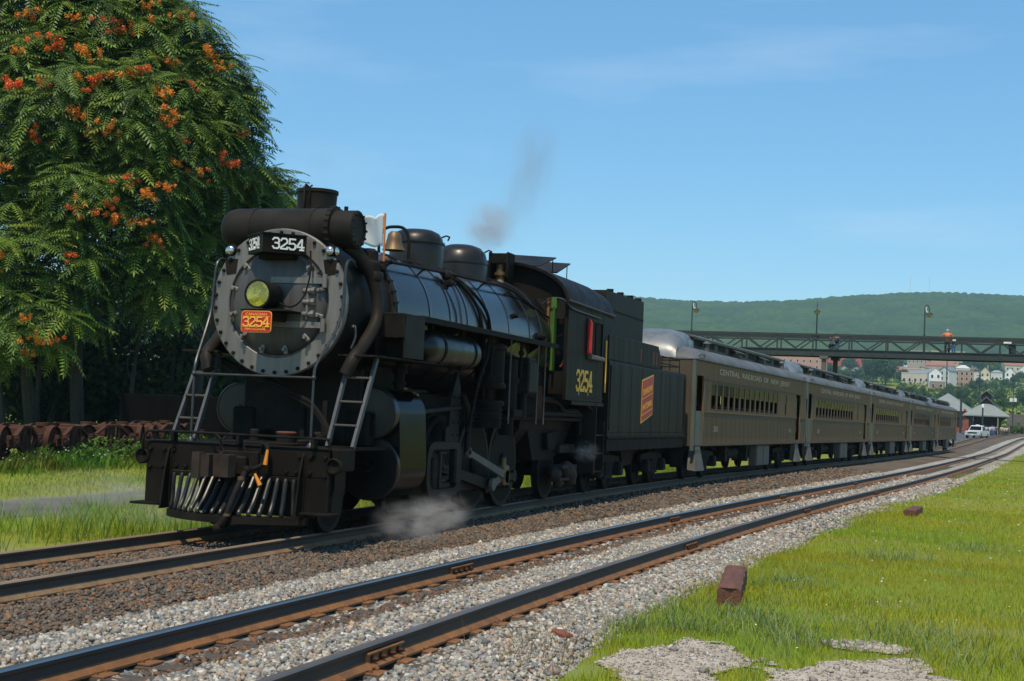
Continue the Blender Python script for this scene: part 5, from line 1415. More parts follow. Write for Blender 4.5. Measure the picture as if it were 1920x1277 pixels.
def truck(parent, y, wb=1.75, r=.46, heavy=False, mt_='under'):
    """a four-wheeled bogie: side frames, journal boxes, springs, wheels"""
    t = empty('bogie', (0, y, 0)); t.parent = parent
    for sx in (1, -1):
        b = MB()
        b.prism([(-wb/2-.35, .62), (-wb/2-.3, .78), (-.4, .82), (.4, .82), (wb/2+.3, .78), (wb/2+.35, .62), (wb/2+.1, .55), (wb/2-.2, .58), (.45, .30), (-.45, .30), (-wb/2+.2, .58), (-wb/2-.1, .55)], 'x', sx*.98, sx*1.06)
        for yy in (-wb/2, wb/2):
            b.bb(sx*.97, sx*1.2, yy-.16, yy+.16, .34, .66, .03); b.bb(sx*1.19, sx*1.22, yy-.13, yy+.13, .36, .6, .02)
        for yy in (-.2, 0, .2): b.cyl((sx*1.08, yy, .36), (sx*1.08, yy, .66), .075, 12)
        b.bb(sx*.95, sx*1.14, -.36, .36, .30, .37, .015)
        b.build('side_frame', M[mt_], t)
        for yy in (-wb/2, wb/2):
            b = MB(); b.lathe([(r, -.06), (r, .05), (r-.02, .07), (r-.07, .07), (r-.1, .035), (.16, .02), (.13, .09), (.001, .09)], (0, 0, 0), 'x', 32); b.lathe([(r, -.07), (r+.028, -.065), (r+.028, -.04), (r, -.03)], (0, 0, 0), 'x', 32)
            w_ = b.build('wheel', M['dull'], t); w_.location = (sx*.78, yy, r)
            if sx < 0: w_.rotation_euler = (0, 0, PI)
    b = MB(); b.bb(-1.0, 1.0, -.16, .16, .5, .85, .02)
    for yy in (-wb/2, wb/2): b.cyl((-.8, yy, r), (.8, yy, r), .07, 10)
    b.build('bolster', M[mt_], t)
    return t
truck(ten, 15.0, 1.85); truck(ten, 19.8, 1.85)
b = MB(); b.prism([(17.0, .95), (18.6, .95), (18.2, .55), (17.3, .5)], 'x', -.9, .9); b.build('underbody', M['under'], ten)
# ------------------------------------------------------------------ coaches
CL = 17.72
def build_coach():
    co = empty('passenger_coach', (0, 0, 0))
    ZS, ZE = .98, 3.40
    WY = [1.92+.785*i for i in range(13)]; WW, W0, W1 = .665, 2.00, 2.81
    small = 13.35
    D0, D1 = 15.62, 16.55
    for sx in (1, -1):
        X0, X1 = sx*1.44, sx*1.48
        b = MB()
        b.bb(X0, X1, .98, D0, ZS, 1.93); b.bb(X0, X1, D1, CL-.05, ZS, 2.83); b.bb(X0, X1, .98, CL-.05, 2.83, ZE)
        b.bb(X0, X1, .06, .2, ZS, ZE); b.bb(X0, X1, .2, .98, 2.95, ZE); b.bb(X0, X1, D0, D1, ZS, 1.12)
        b.bb(X0, X1, small+.36, D0, 1.93, 2.83); b.bb(X0, X1, WY[-1]+WW, small, 1.93, 2.83); b.bb(X0, X1, .98, WY[0], 1.93, 2.83)
        b.bb(X0, X1, small, small+.36, 1.93, W0); 
        b.bb(X0, X1, WY[0], WY[-1]+WW, 1.93, W0); b.bb(X0, X1, WY[0], WY[-1]+WW, W1, 2.83); b.bb(X0, X1, small, small+.36, W1, 2.83)
        b.build('side_wall', M['coach'], co, smooth=0)
        for i in range(12):
            b = MB(); b.bb(sx*1.44, sx*1.483, WY[i]+WW, WY[i+1], W0, W1, .004); b.build('window_post', M['coach'], co, smooth=0)
        b = MB(); b.bb(sx*1.481, sx*1.53, .98, D0, 1.925, 1.965, .006); b.bb(sx*1.481, sx*1.525, D1, CL-.05, 1.925, 1.965, .006); b.build('belt_rail', M['coach'], co, smooth=0)
        b = MB(); b.bb(sx*1.481, sx*1.494, .98, D0, 1.82, 1.925); b.bb(sx*1.481, sx*1.494, D1, CL-.05, 1.82, 1.925); b.build('belt_strip', M['coach_dark'], co, smooth=0)
        b = MB(); b.bb(sx*1.481, sx*1.50, .98, D0, 2.84, 2.87, .004); b.bb(sx*1.481, sx*1.51, .06, CL-.05, 3.36, 3.40, .006); b.bb(sx*1.481, sx*1.50, .06, CL-.05, ZS, 1.01, .004); b.build('moulding', M['coach_dark'], co, smooth=0)
        b = MB()
        for y in np.arange(1.5, D0, .62): b.bb(sx*1.4801, sx*1.4835, y, y+.012, 1.02, 1.82)
        o = b.build('panel_seams', M['coach_dark'], co, smooth=0); o['kind'] = 'stuff'
        for y, w_ in [(y, WW) for y in WY]+[(small, .36)]:
            b = MB()
            for (a, c, e, f_) in ((y+.002, y+.045, W0+.002, W1-.002), (y+w_-.045, y+w_-.002, W0+.002, W1-.002), (y+.045, y+w_-.045, W0+.002, W0+.05), (y+.045, y+w_-.045, W1-.05, W1-.002)): b.bb(sx*1.445, sx*1.478, a, c, e, f_)
            wn = b.build('window', M['coach_dark'], co, smooth=0)
            b = MB(); b.bb(sx*1.462, sx*1.468, y+.045, y+w_-.045, W1-.34, W1-.05); b.bb(sx*1.455, sx*1.472, y+.045, y+w_-.045, W1-.375, W1-.341); b.build('pane', M['clear'], wn, smooth=0)
        # vestibule doors and the grey-green corner plates
        b = MB(); b.bb(sx*1.28, sx*1.32, D0, D1, 1.12, 2.95); b.build('door', M['coach'], co, smooth=0)
        b = MB(); b.bb(sx*1.324, sx*1.33, D0+.18, D1-.18, 2.05, 2.8); b.build('door_glass', M['clear'], co, smooth=0)
        b = MB(); b.bb(sx*1.15, sx*1.2, .2, .98, 1.1, 2.95); b.build('door', M['coach_dark'], co, smooth=0)
        b = MB(); b.bb(sx*1.42, sx*1.46, .2, .97, ZS, 1.96, .006); b.bb(sx*1.40, sx*1.485, -.06, .055, .85, 3.36, .01); b.cyl((sx*1.50, .98, 1.4), (sx*1.50, .98, 2.7), .014, 6); b.build('vestibule_gate', M['coach_green'], co, smooth=0)
        b = MB(); b.bb(sx*1.40, sx*1.485, CL-.045, CL+.06, .85, 3.36, .01); b.cyl((sx*1.50, D0-.06, 1.4), (sx*1.50, D0-.06, 2.7), .014, 6); b.cyl((sx*1.50, D1+.06, 1.4), (sx*1.50, D1+.06, 2.7), .014, 6); b.build('corner_post', M['coach_green'], co, smooth=0)
        for y0 in (.12, D0-.05):
            b = MB(); b.loft([[(sx*1.30, y0+.15, .97), (sx*1.30, y0+.75, .97), (sx*1.30, y0+.9, .33), (sx*1.30, y0, .33)], [(sx*1.46, y0+.15, .97), (sx*1.46, y0+.75, .97), (sx*1.56, y0+.95, .30), (sx*1.56, y0-.1, .30)]], close=True, caps=True)
            b.build('entrance_step', M['boxgrey'], co, smooth=0)
    # roof
    def lower(y):
        g = 1.0
        e = min(y, CL-y)
        if e < 1.1: g = math.sqrt(max(0, 1-(1-max(e, 0)/1.1)**2))
        pr = [(1.54, 3.385), (1.54, 3.41), (1.50, 3.50), (1.40, 3.60), (1.2, 3.70), (1.0, 3.77), (.84, 3.80)]
        return [(x, 3.41+(z-3.41)*g if z > 3.41 else z) for x, z in pr]
    st = [0, .05, .15, .3, .5, .75, 1.1, 2, 6, 11, CL-2, CL-1.1, CL-.75, CL-.5, CL-.3, CL-.15, CL-.05, CL]
    for sx in (1, -1):
        b = MB(); b.loft([[(sx*x, y, z) for x, z in lower(y)]+[(sx*.80, y, 3.385)] for y in st], close=True, caps=True); b.build('lower_roof', M['roof'], co)
    hoodp = [(.86, 3.42), (.90, 3.80), (.885, 3.98), (.80, 4.13), (.62, 4.22), (.35, 4.285), (0, 4.31)]
    for end in (0, 1):
        rings = []
        for y in (0, .04, .12, .25, .45, .75, 1.1, 1.5, 1.95):
            g = math.sqrt(max(0, 1-(1-min(y, 1.4)/1.4)**2))
            h_ = [(x, 3.42+(z-3.42)*g) for x, z in hoodp]
            rings.append([(x, y if end == 0 else CL-y, z) for x, z in h_]+[(-x, y if end == 0 else CL-y, z) for x, z in h_[-2::-1]])
        b = MB(); b.loft(rings); b.add(rings[-1], [tuple(range(len(rings[-1])))]); b.build('roof_hood', M['hood'], co)
    b = MB(); cp = [(.93, 4.10), (.935, 4.13), (.75, 4.20), (.4, 4.28), (0, 4.305)]; cp = cp+[(-x, z) for x, z in cp[-2::-1]]
    b.loft([[(x, y, z) for x, z in cp]+[(x, y, z-.04) for x, z in cp[::-1]] for y in (1.80, CL-1.80)], close=True, caps=True); b.build('clerestory_roof', M['roof'], co)
    for sx in (1, -1):
        b = MB(); b.bb(sx*.80, sx*.835, 1.96, CL-1.96, 3.78, 4.11); b.build('clerestory_side', M['coach_dark'], co, smooth=0)
        for i in range(9):
            y = 2.3+i*1.5
            b = MB(); b.bb(sx*.836, sx*.845, y, y+1.0, 3.88, 4.05, .0); b.build('clerestory_window', M['under'], co, smooth=0)
        for y, k in ((3.1, 0), (7.4, 1), (11.4, 1), (15.0, 0)):
            b = MB()
            if k == 0: b.cyl((sx*1.0, y, 3.74), (sx*1.0, y, 3.98), .085, 14); b.lathe([(.15, 3.98), (.14, 4.0), (.001, 4.07)], (sx*1.0, y, 0), 'z', 14)
            else: b.bb(sx*.84, sx*1.10, y-.14, y+.14, 3.74, 3.90, .01); b.loft([[(sx*.84, y-.3, 4.05), (sx*1.2, y-.3, 3.93), (sx*1.2, y-.3, 3.91), (sx*.84, y-.3, 4.03)], [(sx*.84, y+.3, 4.05), (sx*1.2, y+.3, 3.93), (sx*1.2, y+.3, 3.91), (sx*.84, y+.3, 4.03)]], close=True, caps=True)
            b.build('ventilator', M['roof'], co)
        for y in (.55, CL-.7):
            b = MB(); b.tube(sm([(sx*1.49, y-.3, 3.46), (sx*1.53, y-.25, 3.52), (sx*1.53, y+.25, 3.52), (sx*1.49, y+.3, 3.46)]), .012, 6); b.build('grab_iron', M['under'], co)
    # ends with the dark bellows between cars
    for y, s_ in ((.04, -1), (CL-.04, 1)):
        b = MB()
        for sx in (1, -1): b.bb(sx*.50, sx*1.44, y-.02, y+.02, ZS, 3.42, .0)
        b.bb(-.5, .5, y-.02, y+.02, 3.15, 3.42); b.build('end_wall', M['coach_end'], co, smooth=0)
        b = MB()
        for k in range(4): b.bb(-.52, .52, y+s_*(.03+.05*k), y+s_*(.05+.05*k), 1.0, 3.15, .0); b.bb(-.47, .47, y+s_*(.05+.05*k), y+s_*(.08+.05*k), 1.05, 3.1, .0)
        b.build('bellows', M['under'], co, smooth=0)
        for sx in (1, -1):
            b = MB(); b.cyl((sx*.75, y+s_*.03, 1.1), (sx*.75, y+s_*.03, 2.9), .02, 6); b.bb(sx*.95, sx*1.0, y+s_*.02, y+s_*.04, 1.2, 3.0); b.build('end_rail', M['coach_dark'], co, smooth=0)
    b = MB(); b.bb(-1.43, 1.43, .1, CL-.1, .96, 1.08); b.build('floor', M['under'], co, smooth=0)
    for i in range(13):
        for sx in (1, -1):
            b = MB(); y = WY[i]+.35; b.bb(sx*.35, sx*1.38, y-.08, y+.08, 1.1, 2.15, .04); b.bb(sx*.35, sx*1.38, y, y+.45, 1.45, 1.6, .03); b.build('seat', M['seat'], co, smooth=0)
    b = MB()
    b.bb(-1.25, -.9, 6.8, 9.0, .35, .95, .02); b.cyl((.4, 7.0, .68), (.4, 8.2, .68), .22, 16); b.cyl((.95, 6.0, .72), (.95, 7.4, .72), .16, 16)
    b.bb(-.3, .3, .3, CL-.3, .72, .95, .02); b.bb(.7, 1.2, 8.3, 8.6, .42, .95, .02); b.bb(.9, 1.2, 5.2, 5.5, .45, .95, .02)
    for sx in (1, -1):
        b.tube([(sx*.9, 4.4, .92), (sx*.9, 6.6, .55), (sx*.9, 11.2, .55), (sx*.9, 13.4, .92)], .035, 6)
        b.cyl((sx*.9, 6.6, .55), (sx*.9, 6.6, .95), .04, 6); b.cyl((sx*.9, 11.2, .55), (sx*.9, 11.2, .95), .04, 6)
    b.build('underframe', M['under'], co)
    b = MB(); b.bb(1.08, 1.36, 9.2, 11.3, .26, .95, .02); b.bb(1.361, 1.372, 9.25, 10.2, .30, .90, .004); b.bb(1.361, 1.372, 10.3, 11.25, .30, .90, .004); b.build('battery_box', M['boxgrey'], co)
    truck(co, 2.75, 2.2, .46); truck(co, CL-2.75, 2.2, .46)
    b = MB(); b.bb(-.12, .12, -.35, .3, .72, .98, .03); b.bb(-.12, .12, CL-.3, CL+.30, .72, .98, .03); b.build('coupler', M['under'], co)
    font_obj('coach_lettering', 'CENTRAL  RAILROAD  OF  NEW  JERSEY', (1.482, 2.9, 3.02), (0, 1, 0), (0, 0, 1), 11.3, .22, M['ivory'], co, .003)
    font_obj('coach_number', '301', (1.482, 2.35, 1.38), (0, 1, 0), (0, 0, 1), .52, .17, M['ivory'], co, .003)
    font_obj('coach_number', '301', (1.482, 14.3, 1.40), (0, 1, 0), (0, 0, 1), .4, .13, M['ivory'], co, .003)
    return co
c0 = build_coach()
index_kids()
CLAB = ['olive brown passenger coach coupled right behind the tender, its lettering clear', 'second olive passenger coach behind the tender, with the seats showing in its windows',
        'third olive passenger coach, in the middle of the five', 'fourth olive passenger coach, under the footbridge and crossed by its shadow', 'last olive passenger coach at the far end of the train']
for i in range(5):
    o = c0 if i == 0 else copy_tree(c0)
    y0 = 22.38+i*18.13; y1 = y0+CL
    xa, xb = float(xT(y0)), float(xT(y1))
    za, zb = float(zt(y0)), float(zt(y1))
    o.location = (xa, y0, za)
    o.rotation_euler = (math.atan2(zb-za, CL), 0, -math.atan2(xb-xa, y1-y0))
    tag(o, CLAB[i], 'passenger coach', 'passenger coaches of the train')

# ------------------------------------------------------------------ the footbridge
BY = 84.4; NX = [-26.75+2.5*i for i in range(21)]
fb = empty('footbridge', (0, BY, 0), 0, 'dark steel truss footbridge crossing over the train and tracks', 'footbridge')
ZB, ZD, ZTOP = 6.60, 7.02, 8.02
for k, yy in enumerate((0, 2.2)):
    b = MB(); b.bb(NX[0], NX[-1], yy-.09, yy+.09, ZTOP, ZTOP+.16, .01); b.build('top_chord', M['bridge'], fb, smooth=0)
    b = MB(); b.bb(NX[0], NX[-1], yy-.05, yy+.05, ZB+.06, ZD+.02, .0); b.bb(NX[0], NX[-1], yy-.13, yy+.13, ZB, ZB+.06, .0); b.bb(NX[0], NX[-1], yy-.13, yy+.13, ZD+.02, ZD+.07, .0); b.build('bottom_girder', M['bridge'], fb, smooth=0)
    b = MB(); b.bb(NX[0], NX[-1], yy-.03, yy+.03, ZTOP-.24, ZTOP-.14, .0); b.build('hand_rail', M['bridge'], fb, smooth=0)
    pv = pd = pe = None
    for i, x in enumerate(NX):
        if pv is None:
            b = MB(); b.bb(-.05, .05, -.05, .05, ZD+.07, ZTOP); b.bb(-.07, .07, -.10, -.055, ZB+.1, ZD, .0); pv = b.build('upright', M['bridge'], fb, smooth=0); pv.location = (x, yy, 0)
        else: inst(pv, fb, (x, yy, 0))
        if i < len(NX)-1:
            for s_ in (0, 1):
                pz_ = (pd, pe)[s_]
                if pz_ is None:
                    b = MB(); a = Vector((0 if s_ == 0 else 2.5, 0, ZTOP-.02)); c = Vector((1.25, 0, ZD+.1)); d = (c-a).normalized(); pr = Vector((-d.z, 0, d.x))*.045
                    b.loft([[a-pr+Vector((0, -.035, 0)), a+pr+Vector((0, -.035, 0)), a+pr+Vector((0, .035, 0)), a-pr+Vector((0, .035, 0))], [c-pr+Vector((0, -.035, 0)), c+pr+Vector((0, -.035, 0)), c+pr+Vector((0, .035, 0)), c-pr+Vector((0, .035, 0))]], close=True, caps=True)
                    o = b.build('diagonal', M['bridge'], fb, smooth=0); o.location = (x, yy, 0)
                    if s_ == 0: pd = o
                    else: pe = o
                else: inst(pz_, fb, (x, yy, 0))
b = MB(); b.bb(NX[0], NX[-1], .1, 2.1, ZD-.12, ZD-.02, .0); b.build('deck', M['bridge'], fb, smooth=0)
for x, m_ in ((-.95, 'boxgrey'), (-.35, 'bridge'), (19.5, 'bridge'), (-26, 'bridge')):
    for yy in ((0,) if m_ == 'boxgrey' else (2.2,)) if x > -5 and x < 5 else (0, 2.2):
        b = MB(); b.bb(x-.16, x+.16, yy-.16, yy+.16, -.4, ZB-.002, .01); b.bb(x-.3, x+.3, yy-.3, yy+.3, ZB-.2, ZB-.003, .01); b.build('support_column', M[m_], fb, smooth=0)
b = MB(); b.bb(10.95, 11.45, -.16, -.11, 7.78, 7.90); b.build('name_sign', M['white'], fb, smooth=0)
b = MB(); b.bb(11.3, 11.75, .2, .7, ZD+.03, ZD+.75, .02); b.build('junction_box', M['bridge'], fb)
lp0 = None
for x, face, lab in ((-10.8, 1, 'hooked lamp post on the bridge nearest the tender'), (-1.72, 0, 'straight-looking middle lamp post of the bridge, seen edge on'), (5.72, 1, 'hooked lamp post on the bridge beside the orange shirt')):
    zt_ = 10.45
    lp = empty('lamp_post', (x, BY+1.9, ZD), 0, lab, 'lamp post', 'lamp posts on the footbridge')
    h_ = zt_-ZD
    b = MB(); b.cyl((0, 0, 0), (0, 0, h_-.35), .045, 10); b.lathe([(.07, 1.3), (.075, 1.34), (.07, 1.4)], (0, 0, 0), 'z', 10); b.lathe([(.09, 0), (.08, .2), (.05, .3)], (0, 0, 0), 'z', 10)
    dx = .17 if face else .03; dy = 0 if face else -.30
    b.tube(sm([(0, 0, h_-.35), (0, 0, h_-.1), (dx*.4, dy*.4, h_+.02), (dx, dy, h_+.02), (dx*1.55, dy*1.55, h_-.12), (dx*1.75, dy*1.75, h_-.35), (dx*1.8, dy*1.8, h_-.45)], 5), .035, 8)
    b.build('post', M['post'], lp)
    b = MB(); b.lathe([(.04, h_-.40), (.09, h_-.5), (.25, h_-.60), (.26, h_-.63)], (dx*1.8, dy*1.8, 0), 'z', 18); b.build('lamp_shade', M['post'], lp)
    b = MB(); b.ball((dx*1.8, dy*1.8, h_-.66), (.21, .21, .17), 14, 10); b.build('lamp_globe', M['amber'], lp)
    if face: 
        b = MB(); b.tube([(dx*.35, 0, h_-.1), (dx*.5, 0, h_-.40), (dx*1.3, 0, h_-.5)], .04, 6); b.build('scroll', M['white'], lp)

# ------------------------------------------------------------------ people
MP = {}
def pm(c):
    if c not in MP: MP[c] = mat('cloth %d' % len(MP), c, tuple(v*.85 for v in c), rough=.85, scale=8)
    return MP[c]
def skinned(name, pts, edges, rad, m_, parent, sub=1):
    me = bpy.data.meshes.new(name); me.from_pydata(pts, edges, []); me.materials.append(m_)
    o = bpy.data.objects.new(name, me); COL.objects.link(o); o.parent = parent
    sk_ = o.modifiers.new('skin', 'SKIN'); sk_.use_smooth_shade = True
    for i, r in enumerate(rad):
        me.skin_vertices[0].data[i].radius = (r, r) if not isinstance(r, tuple) else r
    me.skin_vertices[0].data[0].use_root = True
    s_ = o.modifiers.new('sub', 'SUBSURF'); s_.levels = sub; s_.render_levels = sub
    return o
def person(loc, rz, H, shirt, trousers, label, group=None, arms='down', stride=.0, crouch=0, hat=None, shorts=False, dress=None, hold=None, hairc='hair'):
    k = H/1.75
    p = empty('person', loc, rz, label, 'person', group)
    hz_ = .92-.42*crouch
    J = {'pel': (0, 0, hz_), 'wai': (0, -.02-.10*crouch, hz_+.16), 'che': (0, -.02-.22*crouch, hz_+.40), 'nec': (0, -.01-.26*crouch, hz_+.56), 'hea': (0, -.03-.30*crouch, hz_+.68), 'top': (0, -.02-.30*crouch, hz_+.81)}
    for s_, n in ((1, 'l'), (-1, 'r')):
        J['hip'+n] = (s_*.10, 0, hz_-.04); J['kne'+n] = (s_*.12, -.06-.38*crouch+s_*stride*.5, .48+.02*crouch); J['ank'+n] = (s_*.12, .02+s_*stride, .08); J['toe'+n] = (s_*.14, -.14+s_*stride, .04)
        J['sho'+n] = (s_*.19, J['che'][1], hz_+.50)
        if arms == 'down': J['elb'+n] = (s_*.25, J['che'][1]+.03, hz_+.22); J['han'+n] = (s_*.25, J['che'][1]-.06, hz_-.04); J['fin'+n] = (s_*.24, J['che'][1]-.09, hz_-.13)
        elif arms == 'rail': J['elb'+n] = (s_*.40, J['che'][1]+.02, hz_+.30); J['han'+n] = (s_*.22, J['che'][1]-.28, hz_+.26); J['fin'+n] = (s_*.14, J['che'][1]-.32, hz_+.26)
        else: J['elb'+n] = (s_*.30, J['che'][1]-.12, hz_+.34); J['han'+n] = (s_*.10, J['che'][1]-.24, hz_+.58); J['fin'+n] = (s_*.06, J['che'][1]-.26, hz_+.66)
    def sub_(names, ed, rad, nm, m_, par, sub=1):
        pts = [tuple(c*k for c in J[n]) for n in names]
        return skinned(nm, pts, [(names.index(a), names.index(c)) for a, c in ed], [tuple(q*k for q in rad[n]) if isinstance(rad[n], tuple) else rad[n]*k for n in names], m_, par, sub)
    nm = ['pel', 'wai', 'che', 'nec', 'hea', 'top', 'shol', 'elbl', 'hanl', 'finl', 'shor', 'elbr', 'hanr', 'finr', 'hipl', 'knel', 'ankl', 'toel', 'hipr', 'kner', 'ankr', 'toer']
    ed = [('pel', 'wai'), ('wai', 'che'), ('che', 'nec'), ('nec', 'hea'), ('hea', 'top')]
    for n in 'lr': ed += [('che', 'sho'+n), ('sho'+n, 'elb'+n), ('elb'+n, 'han'+n), ('han'+n, 'fin'+n), ('pel', 'hip'+n), ('hip'+n, 'kne'+n), ('kne'+n, 'ank'+n), ('ank'+n, 'toe'+n)]
    rad = dict(pel=(.13, .10), wai=(.12, .09), che=(.14, .10), nec=.055, hea=(.085, .10), top=.06)
    for n in 'lr': rad.update({'sho'+n: .055, 'elb'+n: .042, 'han'+n: .032, 'fin'+n: .022, 'hip'+n: .085, 'kne'+n: .058, 'ank'+n: .042, 'toe'+n: .034})
    sub_(nm, ed, rad, 'body', M['skin'], p)
    ns = ['pel', 'wai', 'che', 'shol', 'elbl', 'shor', 'elbr']
    sub_(ns, [('pel', 'wai'), ('wai', 'che'), ('che', 'shol'), ('shol', 'elbl'), ('che', 'shor'), ('shor', 'elbr')], dict(pel=(.165, .135), wai=(.16, .13), che=(.175, .135), shol=.085, elbl=.062, shor=.085, elbr=.062), 'shirt', pm(shirt), p)
    if dress:
        b = MB(); b.lathe([(.15*k, hz_*k+.1*k), (.2*k, (hz_-.2)*k), (.29*k, .28*k), (.27*k, .27*k)], (0, 0, 0), 'z', 16); b.build('skirt', pm(dress), p)
    else:
        ns = ['pel', 'hipl', 'knel', 'hipr', 'kner']+([] if shorts else ['ankl', 'ankr'])
        ed2 = [('pel', 'hipl'), ('hipl', 'knel'), ('pel', 'hipr'), ('hipr', 'kner')]+([] if shorts else [('knel', 'ankl'), ('kner', 'ankr')])
        sub_(ns, ed2, dict(pel=(.15, .12), hipl=.105, knel=.078, hipr=.105, kner=.078, ankl=.065, ankr=.065), 'trousers', pm(trousers), p)
    hd = J['hea']
    b = MB(); b.ball((hd[0]*k, (hd[1]+.025)*k, (hd[2]+.055)*k), (.10*k, .115*k, .10*k), 12, 8); b.build('hair' if not hat else 'cap', M['hair'] if not hat and hairc == 'hair' else pm(hat or (.5, .42, .36)), p)
    for s_ in (-1, 1):
        b = MB(); b.box((s_*.12*k, (J['toel' if s_ > 0 else 'toer'][1]+.06)*k, .035*k), (.095*k, .27*k, .07*k), .02*k); b.build('shoe', M['under'], p)
    if hold:
        b = MB(); b.box((0, (J['hanl'][1]-.02)*k, (J['hanl'][2])*k), (.34*k, .03*k, .2*k), .008); b.build('paper', M['white'], p)
    return p
YD = BY+.55
person((7.30, YD, ZD-.02), 0, 1.72, (.78, .16, .02), (.045, .03, .028), 'stout person in orange shirt leaning on the bridge rail', arms='rail', hairc='grey')
person((7.72, YD+.1, ZD-.02), .2, 1.12, (.06, .08, .2), (.06, .16, .42), 'small child in blue trousers holding white paper on the bridge', arms='up', hold=True)
person((-.55, YD, ZD-.02), .5, 1.5, (.55, .5, .5), (.05, .05, .07), 'crouching person in a pale shirt behind the bridge truss, left one of the pair', arms='up', crouch=1)
person((-.12, YD+.1, ZD-.02), -.3, 1.62, (.07, .07, .12), (.35, .5, .7), 'crouching person in dark top and light blue jeans behind the bridge truss', arms='up', crouch=.9)
# ------------------------------------------------------------------ station yard: shelter, brick depot, pick-up, people
def terr(x, y): return float(gz(x, y))
MS = {'sroof': mat('grey green shingle roof', (.25, .275, .255), (.19, .21, .20), rough=.7, scale=1.4, stretch=(1, 1, 4)),
      'sroof2': mat('blue grey shingle roof', (.2, .225, .25), (.16, .18, .2), rough=.6, scale=1.4),
      'swood': mat('dark shelter timber', (.03, .022, .018), (.045, .03, .024), rough=.8),
      'brick': mat('red brick', (.30, .085, .05), (.22, .06, .04), rough=.85, scale=2),
      'truck': mat('white truck paint', (.75, .76, .76), (.68, .69, .7), rough=.25, coat=.5),
      'tyre': mat('tyre rubber', (.02, .02, .02), (.03, .03, .03), rough=.8),
      'chrome': mat('chrome', (.6, .6, .6), (.5, .5, .5), rough=.2, metal=.9),
      'asphalt': attr_mat('asphalt', rough=.9, spec=.2, bump=.3, bscale=20)}
def asph(x, y):
    n = vnoise(x, y, 1.2, 3)*.012
    return np.clip(np.stack([.105+n, .10+n, .105+n], -1), .02, 1)
po = sheet('platform', np.arange(6, 28, .5), np.arange(158, 262, 1.0), lambda x, y: (x < xT(y)-1.7) & (x > xT(y)-1.7-np.interp(y, [158, 190, 230, 262], [5, 7, 9, 12])), .03, asph, MS['asphalt'])
tag(po, kind='structure')
# shelter with a hipped roof and a raised lantern
sx0, sy0 = 11.6, 238.5
sh = empty('station_shelter', (sx0, sy0, terr(sx0, sy0)), 0, 'open timber station shelter under a grey hipped roof with a raised lantern', 'shelter')
HE = 3.35
b = MB(); b.add([(-3.8, -4, HE), (3.8, -4, HE), (3.8, 8, HE), (-3.8, 8, HE), (-.9, -1.6, HE+2.0), (.9, -1.6, HE+2.0), (.9, 6, HE+2.0), (-.9, 6, HE+2.0), (-3.8, -4, HE-.18), (3.8, -4, HE-.18), (3.8, 8, HE-.18), (-3.8, 8, HE-.18)],
      [(0, 1, 5, 4), (1, 2, 6, 5), (2, 3, 7, 6), (3, 0, 4, 7), (4, 5, 6, 7), (0, 8, 9, 1), (1, 9, 10, 2), (2, 10, 11, 3), (3, 11, 8, 0), (8, 11, 10, 9)])
b.build('roof', MS['sroof'], sh, smooth=0)
b = MB(); b.prism([(-1.9, HE+1.35), (1.9, HE+1.35), (.0, HE+3.1)], 'y', -1.5, 5.5); b.build('gable', MS['swood'], sh, smooth=0)
for s_ in (1, -1):
    b = MB(); b.loft([[(s_*.0, y, HE+3.18), (s_*2.15, y, HE+1.22), (s_*2.15, y, HE+1.12), (0, y, HE+3.08)] for y in (-2.0, 5.8)], close=True, caps=True); b.build('upper_roof', MS['sroof2'], sh, smooth=0)
b = MB(); b.prism([(-.8, HE+2.6), (.8, HE+2.6), (.8, HE+3.5), (0, HE+4.2), (-.8, HE+3.5)], 'y', -.9, 3.4); b.build('lantern', MS['swood'], sh, smooth=0)
for s_ in (1, -1):
    b = MB(); b.loft([[(0, y, HE+4.32), (s_*1.25, y, HE+3.25), (s_*1.25, y, HE+3.15), (0, y, HE+4.22)] for y in (-1.3, 3.8)], close=True, caps=True); b.build('lantern_roof', MS['sroof2'], sh, smooth=0)
for x in (-2.3, 2.3):
    for y in (-2.6, 0, 2.6, 5.6):
        b = MB(); b.bb(x-.14, x+.14, y-.14, y+.14, 0, HE-.185); b.prism([(x*.9, HE-.2), (x*1.55, HE-.2), (x, HE-1.1)], 'y', y-.08, y+.08); b.build('post', MS['swood'], sh, smooth=0)
b = MB(); b.bb(-2.0, 2.0, 5.7, 5.9, 0, HE-.19); b.bb(-1.6, 1.6, 2, 2.6, .4, .5); b.build('back_wall', MS['swood'], sh, smooth=0)
# brick depot behind the end of the train
dx_, dy_ = 4.6, 262
dp = empty('brick_depot', (dx_, dy_, terr(dx_, dy_)-.2), R(-4), 'red brick depot with a grey green hipped roof behind the last coach', 'building')
b = MB(); b.bb(-4.2, 4.2, 0, 12, 0, 4.2); b.build('wall', MS['brick'], dp, smooth=0)
b = MB(); b.add([(-5, -.8, 4.2), (5, -.8, 4.2), (5, 12.8, 4.2), (-5, 12.8, 4.2), (0, 4.5, 7.6), (0, 7.5, 7.6)], [(0, 1, 4), (1, 2, 5, 4), (2, 3, 5), (3, 0, 4, 5), (0, 3, 2, 1)]); b.build('roof', MS['sroof'], dp, smooth=0)
for x in (-2.6, 0, 2.6):
    b = MB(); b.bb(x-.5, x+.5, -.06, -.003, 1.2, 3.0); b.build('window', M['under'], dp, smooth=0)
b = MB(); b.bb(4.203, 4.26, 3, 4.2, .1, 2.4); b.build('door', M['coach_dark'], dp, smooth=0)
b = MB(); b.bb(3.3, 3.75, -.9, -.5, 4.2, 4.6); b.build('signal_box', M['red'], dp, smooth=0)
